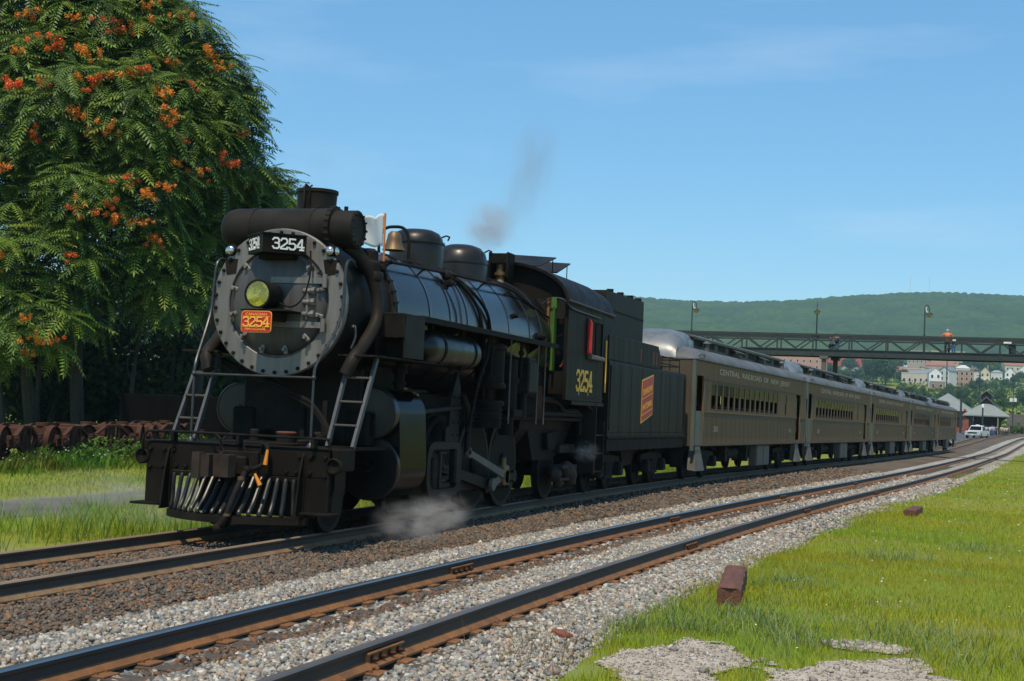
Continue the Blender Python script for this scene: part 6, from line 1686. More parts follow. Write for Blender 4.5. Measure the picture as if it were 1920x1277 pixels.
b = MB(); b.bb(4.3, 8.5, 2, 6, 0, 2.4); b.add([(4.25, 1.6, 2.4), (8.8, 1.6, 2.4), (8.8, 6.4, 2.4), (4.25, 6.4, 2.4), (4.25, 1.6, 3.6), (4.25, 6.4, 3.6)], [(0, 1, 4), (1, 2, 5, 4), (2, 3, 5)]); b.build('lean_to', MS['sroof2'], dp, smooth=0)
# white pick-up facing the camera
tk = empty('pickup_truck', (9.95, 181.5, terr(9.95, 181.5)+.03), R(-14), 'white pickup truck parked on the platform road by the last coach', 'pickup truck')
TK = 1.0
b = MB()
hoodp_ = [(-2.7, .42), (-2.72, .75), (-2.66, .95), (-1.35, 1.08), (-1.0, 1.12), (2.75, 1.12), (2.78, .55), (2.7, .42)]
b.prism(hoodp_, 'x', -.95, .95)
b.build('body', MS['truck'], tk, smooth=20)
b = MB(); b.loft([[(-.88, -1.25, 1.10), (.88, -1.25, 1.10), (.88, .75, 1.12), (-.88, .75, 1.12)], [(-.70, -.55, 1.72), (.70, -.55, 1.72), (.72, .58, 1.74), (-.72, .58, 1.74)], [(-.62, -.4, 1.78), (.62, -.4, 1.78), (.64, .5, 1.79), (-.64, .5, 1.79)]], close=True, caps=True); b.build('cab', MS['truck'], tk, smooth=20)
b = MB(); b.loft([[(-.80, -1.215, 1.14), (.80, -1.215, 1.14), (.80, -1.20, 1.14), (-.80, -1.20, 1.14)], [(-.66, -.62, 1.67), (.66, -.62, 1.67), (.66, -.60, 1.67), (-.66, -.60, 1.67)]], close=True, caps=True); b.build('windscreen', M['gloss'], tk, smooth=0)
for s_ in (1, -1):
    b = MB(); b.loft([[(s_*.895, -.75, 1.16), (s_*.885, .6, 1.17)], [(s_*.765, -.40, 1.66), (s_*.765, .48, 1.68)]]); wd_ = b.build('side_window', M['gloss'], tk, smooth=0); md = wd_.modifiers.new('t', 'SOLIDIFY'); md.thickness = .02
    b = MB(); b.box((s_*1.05, -1.0, 1.22), (.22, .1, .2), .03); b.build('wing_mirror', MS['tyre'], tk)
    b = MB(); b.bb(s_*.62, s_*.92, -2.735, -2.70, .72, .92, .01); b.build('headlight', MS['chrome'], tk)
    for y in (-1.75, 1.75):
        b = MB(); b.lathe([(.38, -.11), (.38, .09), (.34, .11), (.22, .09), (.2, .07), (.001, .08)], (0, 0, 0), 'x', 24); wl = b.build('wheel', MS['tyre'], tk); wl.location = (s_*.87, y, .38)
        if s_ < 0: wl.rotation_euler = (0, 0, PI)
b = MB(); b.bb(-.6, .6, -2.745, -2.70, .68, .9, .01); b.build('grille', MS['tyre'], tk)
b = MB(); b.bb(-.97, .97, -2.85, -2.72, .42, .62, .03); b.build('bumper', MS['chrome'], tk)
b = MB(); b.bb(-.2, .2, -2.86, -2.851, .48, .58); b.build('number_plate', M['white'], tk, smooth=0)
b = MB(); b.bb(-.8, .8, .95, 2.6, 1.125, 1.13); b.build('bed', MS['tyre'], tk, smooth=0)
b = MB(); b.box((0, .1, 1.84), (.5, .3, .1), .03); b.build('roof_beacon', MS['truck'], tk)
# lamp standard with a white head, by the truck
lp = empty('platform_lamp', (10.6, 186.0, terr(10.6, 186)), 0, 'dark platform lamp standard with a white head behind the truck', 'lamp post')
b = MB(); b.cyl((0, 0, 0), (0, 0, 4.2), .11, 10); b.lathe([(.2, 0), (.17, .5), (.11, .6)], (0, 0, 0), 'z', 10); b.build('post', M['post'], lp)
b = MB(); b.lathe([(.1, 4.2), (.17, 4.25), (.17, 4.6), (.1, 4.75)], (0, 0, 0), 'z', 12); b.build('lamp_head', M['white'], lp)
PPL = [(10.2, 226, 1.72, (.32, .36, .34), (.2, .22, .3), None), (10.7, 226.6, 1.66, (.5, .36, .34), (.42, .25, .22), 'skirt'), (11.2, 228, 1.7, (.06, .05, .09), (.05, .06, .14), None), (11.6, 229, 1.6, (.7, .62, .42), (.06, .09, .2), None),
       (12.1, 225, 1.62, (.82, .82, .82), (.05, .07, .16), None), (12.5, 228.5, 1.74, (.42, .42, .55), (.1, .14, .3), None), (12.75, 226.2, 1.7, (.5, .48, .55), (.08, .12, .3), None), (13.2, 230, 1.68, (.12, .08, .12), (.04, .04, .06), None),
       (14.0, 231, 1.74, (.6, .52, .32), (.12, .12, .1), None), (14.4, 230, 1.65, (.72, .62, .4), (.1, .08, .08), None), (14.8, 229, 1.6, (.75, .7, .7), (.03, .03, .05), None), (15.2, 231.5, 1.7, (.2, .14, .16), (.15, .1, .1), None)]
PL = ['grey green shirt, leftmost by the shelter', 'pinkish dress by the shelter', 'dark clothes between pink dress and cream shirt', 'cream shirt and dark trousers in front of the shelter',
      'bright white shirt and navy trousers before the shelter', 'lilac shirt and blue jeans behind the bright white shirt', 'mauve shirt and jeans in front of the shelter', 'plum dark clothes deep under the shelter roof',
      'khaki shirt at the right side of the shelter', 'straw coloured shirt beside the khaki shirt', 'pale pink shirt and black trousers right of the shelter', 'maroon clothes, rightmost of the waiting group']
for i, (x, y, H, c1, c2, dr_) in enumerate(PPL):
    person((x, y, terr(x, y)+.03), random.uniform(-1.2, 1.2), H, c1, c2, 'waiting person in '+PL[i], 'people waiting by the shelter', arms=('down', 'up', 'down')[i % 3], stride=.05*(i % 2), dress=c2 if dr_ else None)

# poles and signal beyond the train
for i, (x, y, h, lab) in enumerate(((.9, 505, 17, 'tall dark utility pole above the depot roof'), (3.3, 482, 6.5, 'short dark pole standing over the depot roof'), (7.4, 252, 7.6, 'dark pole against the depot wall with a red box'), (11.0, 324, 13.5, 'slim tall pole behind the shelter, against the green slope'))):
    q = empty('utility_pole', (x, y, terr(x, y)), 0, lab, 'pole', 'poles beyond the train')
    b = MB(); b.cyl((0, 0, 0), (0, 0, h), .22, 8, .16); b.build('shaft', M['post'], q)
    b = MB(); b.bb(-.7, .7, -.08, .08, h-.9, h-.75); b.build('crossarm', M['post'], q, smooth=0)
sgx, sgy = 16.6, 262
sg = empty('signal_board', (sgx, sgy, terr(sgx, sgy)), 0, 'white gridded signal board on a post right of the shelter roof', 'signal')
b = MB(); b.cyl((0, 0, 0), (0, 0, 8.3), .09, 8); b.build('post', M['post'], sg)
for k in range(3):
    b = MB(); b.bb(-.62+.43*k, -.24+.43*k, -.06, -.02, 6.2, 6.9); b.build('panel', M['white'], sg, smooth=0)
# low wall and car on the slope
q = empty('stone_wall', (19.5, 300, terr(19.5, 300)), 0, 'long pale retaining wall top above the hedge on the far right', 'wall')
b = MB(); b.bb(-3, 26, 0, .6, 3.6, 4.0); b.bb(-3, 26, .02, .55, 0, 3.6); b.build('wall_face', M['boxgrey'], q, smooth=0)
cx_, cy_ = 11.5, 700
cr_ = empty('parked_car', (cx_, cy_, terr(cx_, cy_)+.1), R(70), 'white car parked on the green bank below the brick mill', 'car')
b = MB(); b.prism([(-2.2, .35), (-2.2, .8), (-1.2, .92), (1.9, .92), (2.2, .7), (2.2, .35)], 'x', -.85, .85); b.build('body', MS['truck'], cr_, smooth=20)
b = MB(); b.prism([(-1.2, .92), (-.5, 1.45), (1.0, 1.45), (1.8, .92)], 'x', -.75, .75); b.build('roof', MS['truck'], cr_, smooth=0)
for s_ in (1, -1):
    b = MB(); b.prism([(-.95, .96), (-.42, 1.38), (.95, 1.38), (1.5, .96)], 'x', s_*.751, s_*.76); b.build('window', M['gloss'], cr_, smooth=0)
    for y in (-1.4, 1.35):
        b = MB(); b.cyl((s_*.7, y, .33), (s_*.87, y, .33), .33, 14); b.build('wheel', MS['tyre'], cr_)

# ------------------------------------------------------------------ town on the slope
TM = {n: mat('town '+n, c, tuple(v*.85 for v in c), rough=.8, scale=.35) for n, c in dict(white=(.78, .78, .76), cream=(.62, .55, .40), pale=(.62, .62, .58), tan=(.45, .36, .26), brick=(.42, .25, .16), pink=(.48, .26, .2), red=(.45, .07, .06),
      grey=(.42, .44, .46), dark=(.10, .11, .13), rust=(.34, .14, .09), brown=(.28, .2, .15), stone=(.40, .34, .27), slate=(.2, .22, .25), greenish=(.3, .36, .34), beige=(.58, .50, .42), trim=(.75, .74, .7)).items()}
def house(name, x, y, w_, h, pk, rz, wall, roof, label, depth=None, rows=2, cols=3, gable='y', win=None, chim=False, porch=False, wz=None, lintel=False, group='buildings of the town on the slope'):
    z = terr(x, y)-.8; h += .8
    t = empty(name, (x, y, z), rz, label, 'building', group)
    d = depth or w_*1.3
    b = MB(); b.bb(-w_/2, w_/2, 0, d, 0, h); b.build('wall', TM[wall], t, smooth=0)
    b = MB(); e = .35
    if pk <= 0.3:
        b.bb(-w_/2-.15, w_/2+.15, -.15, d+.15, h, h+.35)
    elif gable == 'y':
        b2 = MB(); b2.prism([(-w_/2, h), (w_/2, h), (0, h+pk)], 'y', .0, d); b2.build('gable', TM[wall], t, smooth=0)
        for s_ in (1, -1): b.loft([[(0, yy, h+pk+.28), (s_*(w_/2+e), yy, h-e*pk/(w_/2)+.28), (s_*(w_/2+e), yy, h-e*pk/(w_/2)+.05), (0, yy, h+pk+.05)] for yy in (-.4, d+.4)], close=True, caps=True)
    elif gable == 'x':
        b2 = MB(); b2.prism([(0, h), (d, h), (d/2, h+pk)], 'x', -w_/2, w_/2); b2.build('gable', TM[wall], t, smooth=0)
        for s_ in (0, 1): b.loft([[(xx, d/2, h+pk+.25), (xx, -e if s_ == 0 else d+e, h-e*pk/(d/2)+.25), (xx, -e if s_ == 0 else d+e, h-e*pk/(d/2)), (xx, d/2, h+pk)] for xx in (-w_/2-.4, w_/2+.4)], close=True, caps=True)
    else:
        b.add([(-w_/2-e, -e, h), (w_/2+e, -e, h), (w_/2+e, d+e, h), (-w_/2-e, d+e, h), (-w_/6, d*.4, h+pk), (w_/6, d*.4, h+pk), (w_/6, d*.6, h+pk), (-w_/6, d*.6, h+pk)], [(0, 1, 5, 4), (1, 2, 6, 5), (2, 3, 7, 6), (3, 0, 4, 7), (4, 5, 6, 7), (0, 3, 2, 1)])
    b.build('roof', TM[roof], t, smooth=0)
    fh = (h-1.0)/max(rows, 1); ww = min(1.1, w_/cols*.42); wh = min(1.7, fh*.55)
    for r_ in range(rows):
        for c in range(cols):
            xx = -w_/2+(c+.5)*w_/cols; zz = 1.0+r_*fh+fh*.25
            b = MB(); b.bb(xx-ww/2-.12, xx+ww/2+.12, -.05, -.003, zz-.12, zz+wh+.12); f_ = b.build('window', TM['trim' if not lintel else 'white'], t, smooth=0)
            b = MB(); b.bb(xx-ww/2, xx+ww/2, -.08, -.052, zz, zz+wh); b.build('pane', M['gloss'], f_, smooth=0)
    if chim:
        b = MB(); b.bb(w_*.2, w_*.2+.8, d*.5, d*.5+.8, h+pk*.3, h+pk+1.4); b.build('chimney', TM['brick'], t, smooth=0)
    if porch:
        b = MB(); b.bb(-w_/2, w_/2, -1.6, -.09, 2.6, 2.9); b.bb(-w_/2, -w_/2+.2, -1.5, -1.3, 0, 2.6); b.bb(w_/2-.2, w_/2, -1.5, -1.3, 0, 2.6); b.build('porch', TM['trim'], t, smooth=0)
    return t
house('white_house', -9.9, 809, 6.8, 8.7, 2.7, R(8), 'white', 'grey', 'bright white gabled house beside the brick mill', rows=2, cols=2)
house('white_house', -5.6, 850, 6.4, 9.6, 2.4, R(-30), 'pale', 'slate', 'bluish white house with dark slate roof tucked between white gable and brick mill', rows=3, cols=2)
house('brick_mill', 4.1, 866, 13.8, 9.9, 0, R(0), 'brick', 'brown', 'square orange brick mill with rows of dark windows', rows=3, cols=5, depth=14)
house('white_hall', 3.9, 1000, 9.6, 9.0, 2.5, R(0), 'pale', 'pale', 'low white hall with pale roof showing over the brick mill', gable='h', rows=1, cols=3)
house('annex', 12.6, 1000, 7.5, 6.8, 0, R(0), 'pale', 'grey', 'grey flat-roofed annex right of the brick mill', rows=1, cols=2)
house('cream_house', 18.4, 985, 6.4, 7.2, 3.6, R(0), 'cream', 'rust', 'cream gabled house with a porch right of the brick mill', rows=2, cols=2, porch=True, chim=True)
house('bay_house', 26.1, 1000, 7.6, 6.9, 1.6, R(0), 'pale', 'greenish', 'pale low house with a wide bay between the cream gable and green-roofed house', gable='h', rows=1, cols=3, porch=True)
house('white_house', 35.0, 1008, 6.9, 6.6, 3.7, R(0), 'white', 'greenish', 'white house with grey green gable roof near the right frame edge', rows=2, cols=2, porch=True)
house('white_house', 49.0, 1120, 9.2, 6.4, 3.5, R(0), 'white', 'greenish', 'plain white gable cut by the right frame edge', rows=1, cols=2)
house('roofed_house', 44.0, 1215, 16, 9.5, 4.5, R(10), 'cream', 'rust', 'big cream house with orange roof above the right-hand white houses', gable='x', rows=2, cols=4, chim=True)
house('beige_store', -21.4, 828, 15.6, 6.4, 0, R(0), 'beige', 'pale', 'long beige flat-roofed store left of the white gable', rows=1, cols=5, depth=10)
house('loft_building', -20.4, 856, 15.0, 9.6, 0, R(0), 'grey', 'pale', 'grey flat-roofed upper storey behind the beige store', rows=1, cols=3, depth=8)
house('brown_shed', -8.6, 800, 8.4, 4.3, 0, R(0), 'brown', 'beige', 'brown walled shed with cream parapet below the white gable', rows=1, cols=2, depth=5)
house('long_terrace', -44.4, 1060, 34, 5.2, 2.6, R(2), 'pink', 'rust', 'long low terrace with rust red roof over the tree tops', gable='x', rows=1, cols=10, depth=12)
house('stone_church', -37.5, 1320, 18, 18.5, 0, R(0), 'stone', 'stone', 'broad stone tower with louvred openings under the bridge', rows=3, cols=5, depth=16)
house('tan_apartments', -12.0, 1390, 31, 18, 0, R(0), 'tan', 'tan', 'large tan apartment block just under the bridge girder', rows=4, cols=9, depth=16)
house('terrace_row', -17.3, 1310, 24.5, 6.0, 3.4, R(0), 'pink', 'rust', 'short brick row with dark red roofs in front of the tan apartments', gable='x', rows=1, cols=7, depth=12)
house('brick_block', -105.6, 970, 40, 16.5, 0, R(4), 'pink', 'pale', 'large pink brick block with white lintels below the left of the bridge', rows=4, cols=9, depth=20, lintel=True)
house('red_building', -93.5, 1220, 30, 14, 0, R(3), 'red', 'rust', 'bright red building beside the bridge columns', rows=2, cols=7, depth=16)
house('grey_cottage', -77.8, 1020, 6.5, 4.4, 2.2, R(10), 'pale', 'slate', 'little pale cottage below the red building, left one', rows=1, cols=2)
house('grey_cottage', -69.5, 1012, 5.5, 4.0, 2.0, R(-12), 'white', 'grey', 'little white cottage below the red building, right one', rows=1, cols=2)
house('cream_house', -24.2, 1050, 8.9, 4.8, 3.2, R(0), 'cream', 'greenish', 'cream gabled house behind the grey upper storey', rows=1, cols=3)
house('white_wing', -62, 1050, 9, 6.0, 0, R(0), 'white', 'pale', 'white end wall at the left of the long terrace', rows=1, cols=1, depth=8)
house('plum_house', 12.5, 1340, 9, 12.5, 2.0, R(0), 'brown', 'dark', 'dark plum house between the tan apartments and trees', rows=3, cols=3)

# ------------------------------------------------------------------ wooded ridge
hx = np.arange(-1500, 1250, 9.0); hx = np.concatenate([hx[hx < -560], np.arange(-560, 190, 4.2), hx[hx > 190]])
hy = np.concatenate([np.arange(1440, 2720, 8.5), np.arange(2720, 3300, 40)])
HX, HY = np.meshgrid(hx, hy)
crest = np.interp(HX, [-1500, -900, -573, -483, -389, -276, -201, -107, -50, 25, 100, 400, 1250], [205, 222, 215, 209, 211, 219, 228, 237, 241, 240, 239, 215, 170])
cy = 2620+.25*HX
u_ = np.clip((HY-1440)/(cy-1440), 0, 1.6)
prof = np.where(u_ < 1, 1-(1-np.clip(u_, 0, 1))**1.35, 1-.5*(u_-1)**2*2)
HZ = 52+(crest-8-52)*prof+vnoise(HX, HY, 260, 31)*14*np.clip(1-u_, 0, 1)+vnoise(HX, HY, 110, 32)*6*np.clip(1.1-u_, 0, 1)
def canopy(X_, Y_, s, seed):
    """rounded tree tops: distance to jittered cell centres"""
    gx_, gy_ = np.floor(X_/s), np.floor(Y_/s); best = np.full(X_.shape, 9.0); hue = np.zeros(X_.shape)
    for i in (-1, 0, 1):
        for j in (-1, 0, 1):
            a, c = gx_+i, gy_+j
            t = np.sin(a*127.1+c*311.7+seed)*43758.5453; t -= np.floor(t)
            t2 = np.sin(a*269.5+c*183.3+seed)*43758.5453; t2 -= np.floor(t2)
            d = np.hypot(X_/s-(a+.2+.6*t), Y_/s-(c+.2+.6*t2))
            k = d < best; best = np.where(k, d, best); hue = np.where(k, t, hue)
    return np.sqrt(np.clip(1-best**2, 0, 1)), hue
cd, hu = canopy(HX, HY, 13.0, 3.0)
HZ = HZ+cd*(9+8*hu)
cl_ = np.stack([.026+.034*hu+.014*vnoise(HX, HY, 60, 5), .058+.05*hu+.02*vnoise(HX, HY, 60, 5), .016+.010*hu], -1)
n_ = len(hx); k = (np.arange(len(hy)-1)[:, None]*n_+np.arange(n_-1)[None]).ravel()
ho = np_mesh('hills', np.stack([HX.ravel(), HY.ravel(), HZ.ravel()], 1), np.stack([k, k+1, k+1+n_, k+n_], 1), M['farleaf'], np.clip(cl_, .01, 1).reshape(-1, 3))
tag(ho, kind='structure')
for x, h, lab in ((-98, 44, 'thin white radio mast on the ridge, left one'), (-65, 46, 'thin grey radio mast on the ridge, right one')):
    q = empty('radio_mast', (x, 2590, 232), 0, lab, 'mast', 'masts on the ridge')
    b = MB()
    for a in (0, 120, 240): b.cyl((.7*math.cos(R(a)), .7*math.sin(R(a)), 0), (.35*math.cos(R(a)), .35*math.sin(R(a)), h), .13, 5)
    b.build('leg', TM['pale'], q)
    b = MB()
    for z in range(2, h, 4):
        for a in (0, 120, 240): b.cyl((.7*math.cos(R(a)), .7*math.sin(R(a)), z), (.6*math.cos(R(a+120)), .6*math.sin(R(a+120)), z+3), .08, 4)
    b.build('lattice', TM['pale'], q)

# ------------------------------------------------------------------ town trees
def clump_tree(name, seed, n, hue, label, ratio=1.15):
    """trunk with a crown of leaf clumps spread through several lobes; unit size: crown radius 1"""
    g = np.random.default_rng(seed)
    t = empty(name, (0, 0, 0))
    lob = [(np.array([0, 0, 1.25]), .8)]+[(np.array([g.uniform(-.55, .55), g.uniform(-.55, .55), g.uniform(.75, 1.9)*ratio/1.15]), g.uniform(.38, .6)) for _ in range(9)]
    P_, N_ = [], []
    for c, r in lob:
        m_ = int(n*r*r/3.2)
        d = g.normal(size=(m_, 3)); d /= np.linalg.norm(d, axis=1, keepdims=True)
        P_.append(c+d*r*(g.random((m_, 1))**.25)); N_.append(d)
    P_ = np.concatenate(P_); N_ = np.concatenate(N_)
    m_ = len(P_); s_ = g.uniform(.05, .12, m_)
    a = np.cross(N_, g.normal(size=(m_, 3))); a /= np.linalg.norm(a, axis=1, keepdims=True)+1e-6
    bv = np.cross(N_, a)+.5*g.normal(size=(m_, 3))*.6
    q = np.stack([P_-a*s_[:, None], P_+bv*s_[:, None]*.8, P_+a*s_[:, None], P_-bv*s_[:, None]*.8], 1)
    cols = np.array(hue)*g.uniform(.65, 1.35, (m_, 1))
    F_ = np.arange(m_*4).reshape(-1, 4)
    np_mesh('crown', q.reshape(-1, 3), F_, M['farleaf'], np.repeat(cols, 4, 0), t)
    b = MB(); b.tube([(0, 0, -.3), (.02, 0, .4), (.0, .03, 1.0), (.05, 0, 1.5)], [.09, .07, .05, .02], 7)
    for k in range(4): a_ = k*1.6; b.tube([(0, 0, .6+.1*k), (.3*math.cos(a_), .3*math.sin(a_), 1.0+.1*k), (.5*math.cos(a_), .5*math.sin(a_), 1.35)], [.04, .028, .01], 5)
    b.build('trunk', M['bark'], t)
    return t
protos = [clump_tree('green_tree', 1, 1500, (.042, .085, .022), ''), clump_tree('green_tree', 2, 1400, (.055, .105, .022), ''), clump_tree('green_tree', 3, 1500, (.034, .072, .026), '', 1.3), clump_tree('green_tree', 4, 1300, (.075, .115, .02), '', .8)]
index_kids()
TR = [(-37,807,7.9),(-53,961,6.5),(-56,916,5.5),(-69,943,5.0),(-70,901,4.4),(-25,739,3.6),(-18,695,3.1),(-65,1100,5.8),(-55,1057,5.6),(0,648,3.1),(3,622,2.8),(6,583,2.6),(-3,717,2.8),(-15,753,2.5),(16,799,2.6),(22,807,2.8),(29,885,3.0),(36,946,3.2),(43,1026,3.6),
      (12,633,2.8),(16,595,2.9),(21,622,3.2),(16,496,2.4),(20,500,2.4),(24,520,3.1),(28,546,3.4),(22,416,2.2),(28,1180,7),(16,1290,7.5),(22,1240,7),(37,1346,6),(8,487,2.2),(10,524,2.0),(-7,554,2.1),(-12,603,2.7),(-15,570,2.6),(7,685,3.0),(14,872,3.2),(4,709,2.6),(-4,628,1.9),
      (-86,997,4.5),(-86,927,4.2),(-21,606,2.7),(-27,638,2.9),(31,600,3.0),(33,560,3.0),(38,620,3.2),(-60,985,5),(-46,840,6.5),(-62,930,5),(-30,850,4.5),(-48,1150,7),(-58,1180,7),(-70,1160,7.5),(-82,1110,7),(-78,970,4),(-50,1130,6.5),(5,1250,6),(10,780,3.2),(-1,770,2.8),(25,760,2.4),(31,820,2.6)]
tl = ['full dark green tree among the houses on the slope', 'fresh green tree among the houses on the slope', 'deep blue green tall tree on the slope', 'yellow green spreading bush on the bank']
used = [0, 0, 0, 0]
NB = [(o['label'], o.location.x, o.location.y, o.name) for o in bpy.data.objects if o.get('group') == 'buildings of the town on the slope']
NICK = {n: n.split('.')[0].replace('_', ' ') for _, _, _, n in NB}
seen_l = {}
def tree_label(j, x, y, r):
    b_ = min(NB, key=lambda q: math.hypot((q[1]-x)*3, (q[2]-y)*.35))
    rel = 'left of' if x < b_[1]-5 else 'right of' if x > b_[1]+5 else 'below' if y < b_[2] else 'above'
    t = ('large ' if r > 5 else 'small ' if r < 2.8 else '')+['dark green tree', 'fresh green tree', 'blue green tree', 'yellow green bush'][j]
    who = {'white_house': 'the bright white gabled house', 'white_house.001': 'the bluish white slate-roofed house', 'white_house.002': 'the white house with the grey green gable', 'white_house.003': 'the white gable at the right frame edge', 'grey_cottage': 'the little pale cottage', 'grey_cottage.001': 'the little white cottage', 'cream_house': 'the cream house with the porch', 'cream_house.001': 'the cream house behind the grey storey'}.get(b_[3], 'the '+NICK[b_[3]])
    l = t+' '+rel+' '+who.replace('the house','house')
    seen_l[l] = seen_l.get(l, 0)+1
    return l if seen_l[l] == 1 else l+', '+{2: 'second', 3: 'third', 4: 'fourth', 5: 'fifth'}.get(seen_l[l], 'further')+' one'
for i, (x, y, r) in enumerate(TR):
    j = (i*7+int(x) % 3) % 3 if y > 560 or i % 2 else 3
    o = protos[j] if not used[j] else copy_tree(protos[j])
    used[j] += 1
    o.location = (x, y, terr(x, y)-.1*r); o.scale = (r, r, r*(.92 if j != 3 else .8)); o.rotation_euler = (0, 0, i*1.7)
    tag(o, tree_label(j, x, y, r), 'tree', ['dark green trees of the town slope', 'fresh green trees of the town slope', 'blue green trees of the town slope', 'yellow green bushes of the bank'][j])
for i, (x, y, r, lab) in enumerate(((15.8, 268, 2.0, 'round yellow green bush just right of the shelter'), (18.3, 272, 2.2, 'broad green bush second right of the shelter'), (20.8, 270, 2.3, 'green bush below the retaining wall at the right edge'), (9.3, 264, 1.5, 'small rust tinged bush left of the shelter posts'))):
    o = copy_tree(protos[3]); o.name = 'round_bush'
    o.location = (x, y, terr(x, y)-.9*r*.7); o.scale = (r*1.1, r, r*.85); o.rotation_euler = (0, 0, i*2.2); tag(o, lab, 'bush', 'bushes by the station')
# wooded bank filling in between the town and the yard: one tangled mass
n = 26000
y = rng.uniform(300, 1380, n); x = rng.uniform(-115, 62, n)+y*.012
kp = (vnoise(x, y, 24, 41)+.35*vnoise(x, y, 9, 42) > -.15)
x, y = x[kp], y[kp]; n = len(x)
s_ = rng.uniform(.5, 1.5, n)*(.6+y/1200)
d = rng.normal(size=(n, 3)); a = rng.normal(size=(n, 3)); a /= np.linalg.norm(a, axis=1, keepdims=True)
bb_ = np.cross(a, d); bb_ /= np.linalg.norm(bb_, axis=1, keepdims=True)
c = np.stack([x, y, gz(x, y)+rng.random(n)**1.5*2.2*(.6+y/1400)], 1)
q = np.stack([c-a*s_[:, None]*.6, c+bb_*s_[:, None]*.5, c+a*s_[:, None]*.6, c-bb_*s_[:, None]*.5], 1)
cols = np.stack([.05+.02*vnoise(x, y, 40, 44), .10+.02*vnoise(x, y, 40, 44), np.full(n, .022)], 1)*rng.uniform(.7, 1.4, (n, 1))
o = np_mesh('undergrowth', q.reshape(-1, 3), np.arange(n*4).reshape(-1, 4), M['farleaf'], np.repeat(cols, 4, 0)); tag(o, kind='stuff')
# ------------------------------------------------------------------ rusty wheel sets and the dark freight car under the trees
row = [(-15.9, 15.2), (-16.35, 18.1), (-16.9, 21.0), (-17.5, 23.8), (-18.4, 26.6), (-19.4, 29.4)]
RL = ['rusty freight truck at the left frame edge, first of the row in the weeds', 'rusty freight truck second from the left in the weeds', 'rusty freight truck third from the left in the weeds', 'rusty freight truck fourth from the left in the weeds', 'rusty freight truck just left of the pilot beam', 'rusty freight truck mostly hidden behind the pilot beam']
for i, (x, y) in enumerate(row):
    t = empty('freight_truck', (x, y, terr(x, y)+.18), R(8)+random.uniform(-.35, .35), RL[i], 'freight truck', 'rusty freight trucks stored in the weeds')
    for yy in (-.85, .85):
        b = MB()
        for s_ in (1, -1):
            b.lathe([(.44, s_*.72), (.44, s_*.82), (.47, s_*.70), (.47, s_*.68), (.36, s_*.68), (.34, s_*.78), (.14, s_*.76), (.12, s_*.86), (.001, s_*.86)], (0, yy, .44), 'x', 28)
        b.cyl((-1.15, yy, .44), (1.15, yy, .44), .075, 12); b.build('wheelset', M['wheelset'], t)
    for s_ in (1, -1):
        b = MB()
        for pts in ([(-1.15, .62), (-.75, .60), (-.28, .86), (.28, .86), (.75, .60), (1.15, .62)], [(-1.15, .58), (-.75, .56), (-.3, .24), (.3, .24), (.75, .56), (1.15, .58)]):
            for p_, q_ in zip(pts[:-1], pts[1:]):
                a_, c_ = Vector((s_*1.01, p_[0], p_[1])), Vector((s_*1.01, q_[0], q_[1])); dd = (c_-a_).normalized(); pr = Vector((0, -dd.z, dd.y))*.035
                b.loft([[e_-pr+Vector((-.06, 0, 0)), e_+pr+Vector((-.06, 0, 0)), e_+pr+Vector((.06, 0, 0)), e_-pr+Vector((.06, 0, 0))] for e_ in (a_, c_)], close=True, caps=True)
        for yy in (-.85, .85): b.box((s_*1.01, yy, .46), (.22, .3, .3), .03)
        b.bb(s_*.96, s_*1.06, -.3, -.22, .26, .86, .01); b.bb(s_*.96, s_*1.06, .22, .3, .26, .86, .01)
        for yy in (-.15, .05): b.cyl((s_*1.01, yy+.05, .3), (s_*1.01, yy+.05, .6), .06, 10)
        b.build('side_frame', M['wheelset'], t)
    b = MB(); b.bb(-1.0, 1.0, -.16, .16, .55, .85, .03); b.cyl((0, 0, .85), (0, 0, .95), .2, 16); b.build('bolster', M['wheelset'], t)
bx = empty('freight_car', (-17.98, 33.70, terr(-18, 33.7)), R(18), 'black freight car with white letters in the shade behind the wheel sets', 'freight car')
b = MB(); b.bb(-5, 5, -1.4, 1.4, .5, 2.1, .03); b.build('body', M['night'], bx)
for x in (-4.98, -2.5, 0, 2.5, 4.9):
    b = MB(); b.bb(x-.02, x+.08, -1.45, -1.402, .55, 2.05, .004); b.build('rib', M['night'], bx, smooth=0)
font_obj('car_lettering', 'NE', (-4.46, -1.404, .82), (1, 0, 0), (0, 0, 1), .36, .17, M['white'], bx, .003)
font_obj('car_lettering', 'Y', (-3.66, -1.404, .82), (1, 0, 0), (0, 0, 1), .17, .17, M['white'], bx, .003)
for x in (-3.2, 3.2):
    b = MB()
    for yy in (-.85, .85):
        for s_ in (-.75, .75): b.cyl((x+yy, s_-.06, .42), (x+yy, s_+.06, .42), .42, 20)
    b.bb(x-1.2, x+1.2, -1.05, 1.05, .3, .49, .03); b.build('bogie', M['wheelset'], bx)

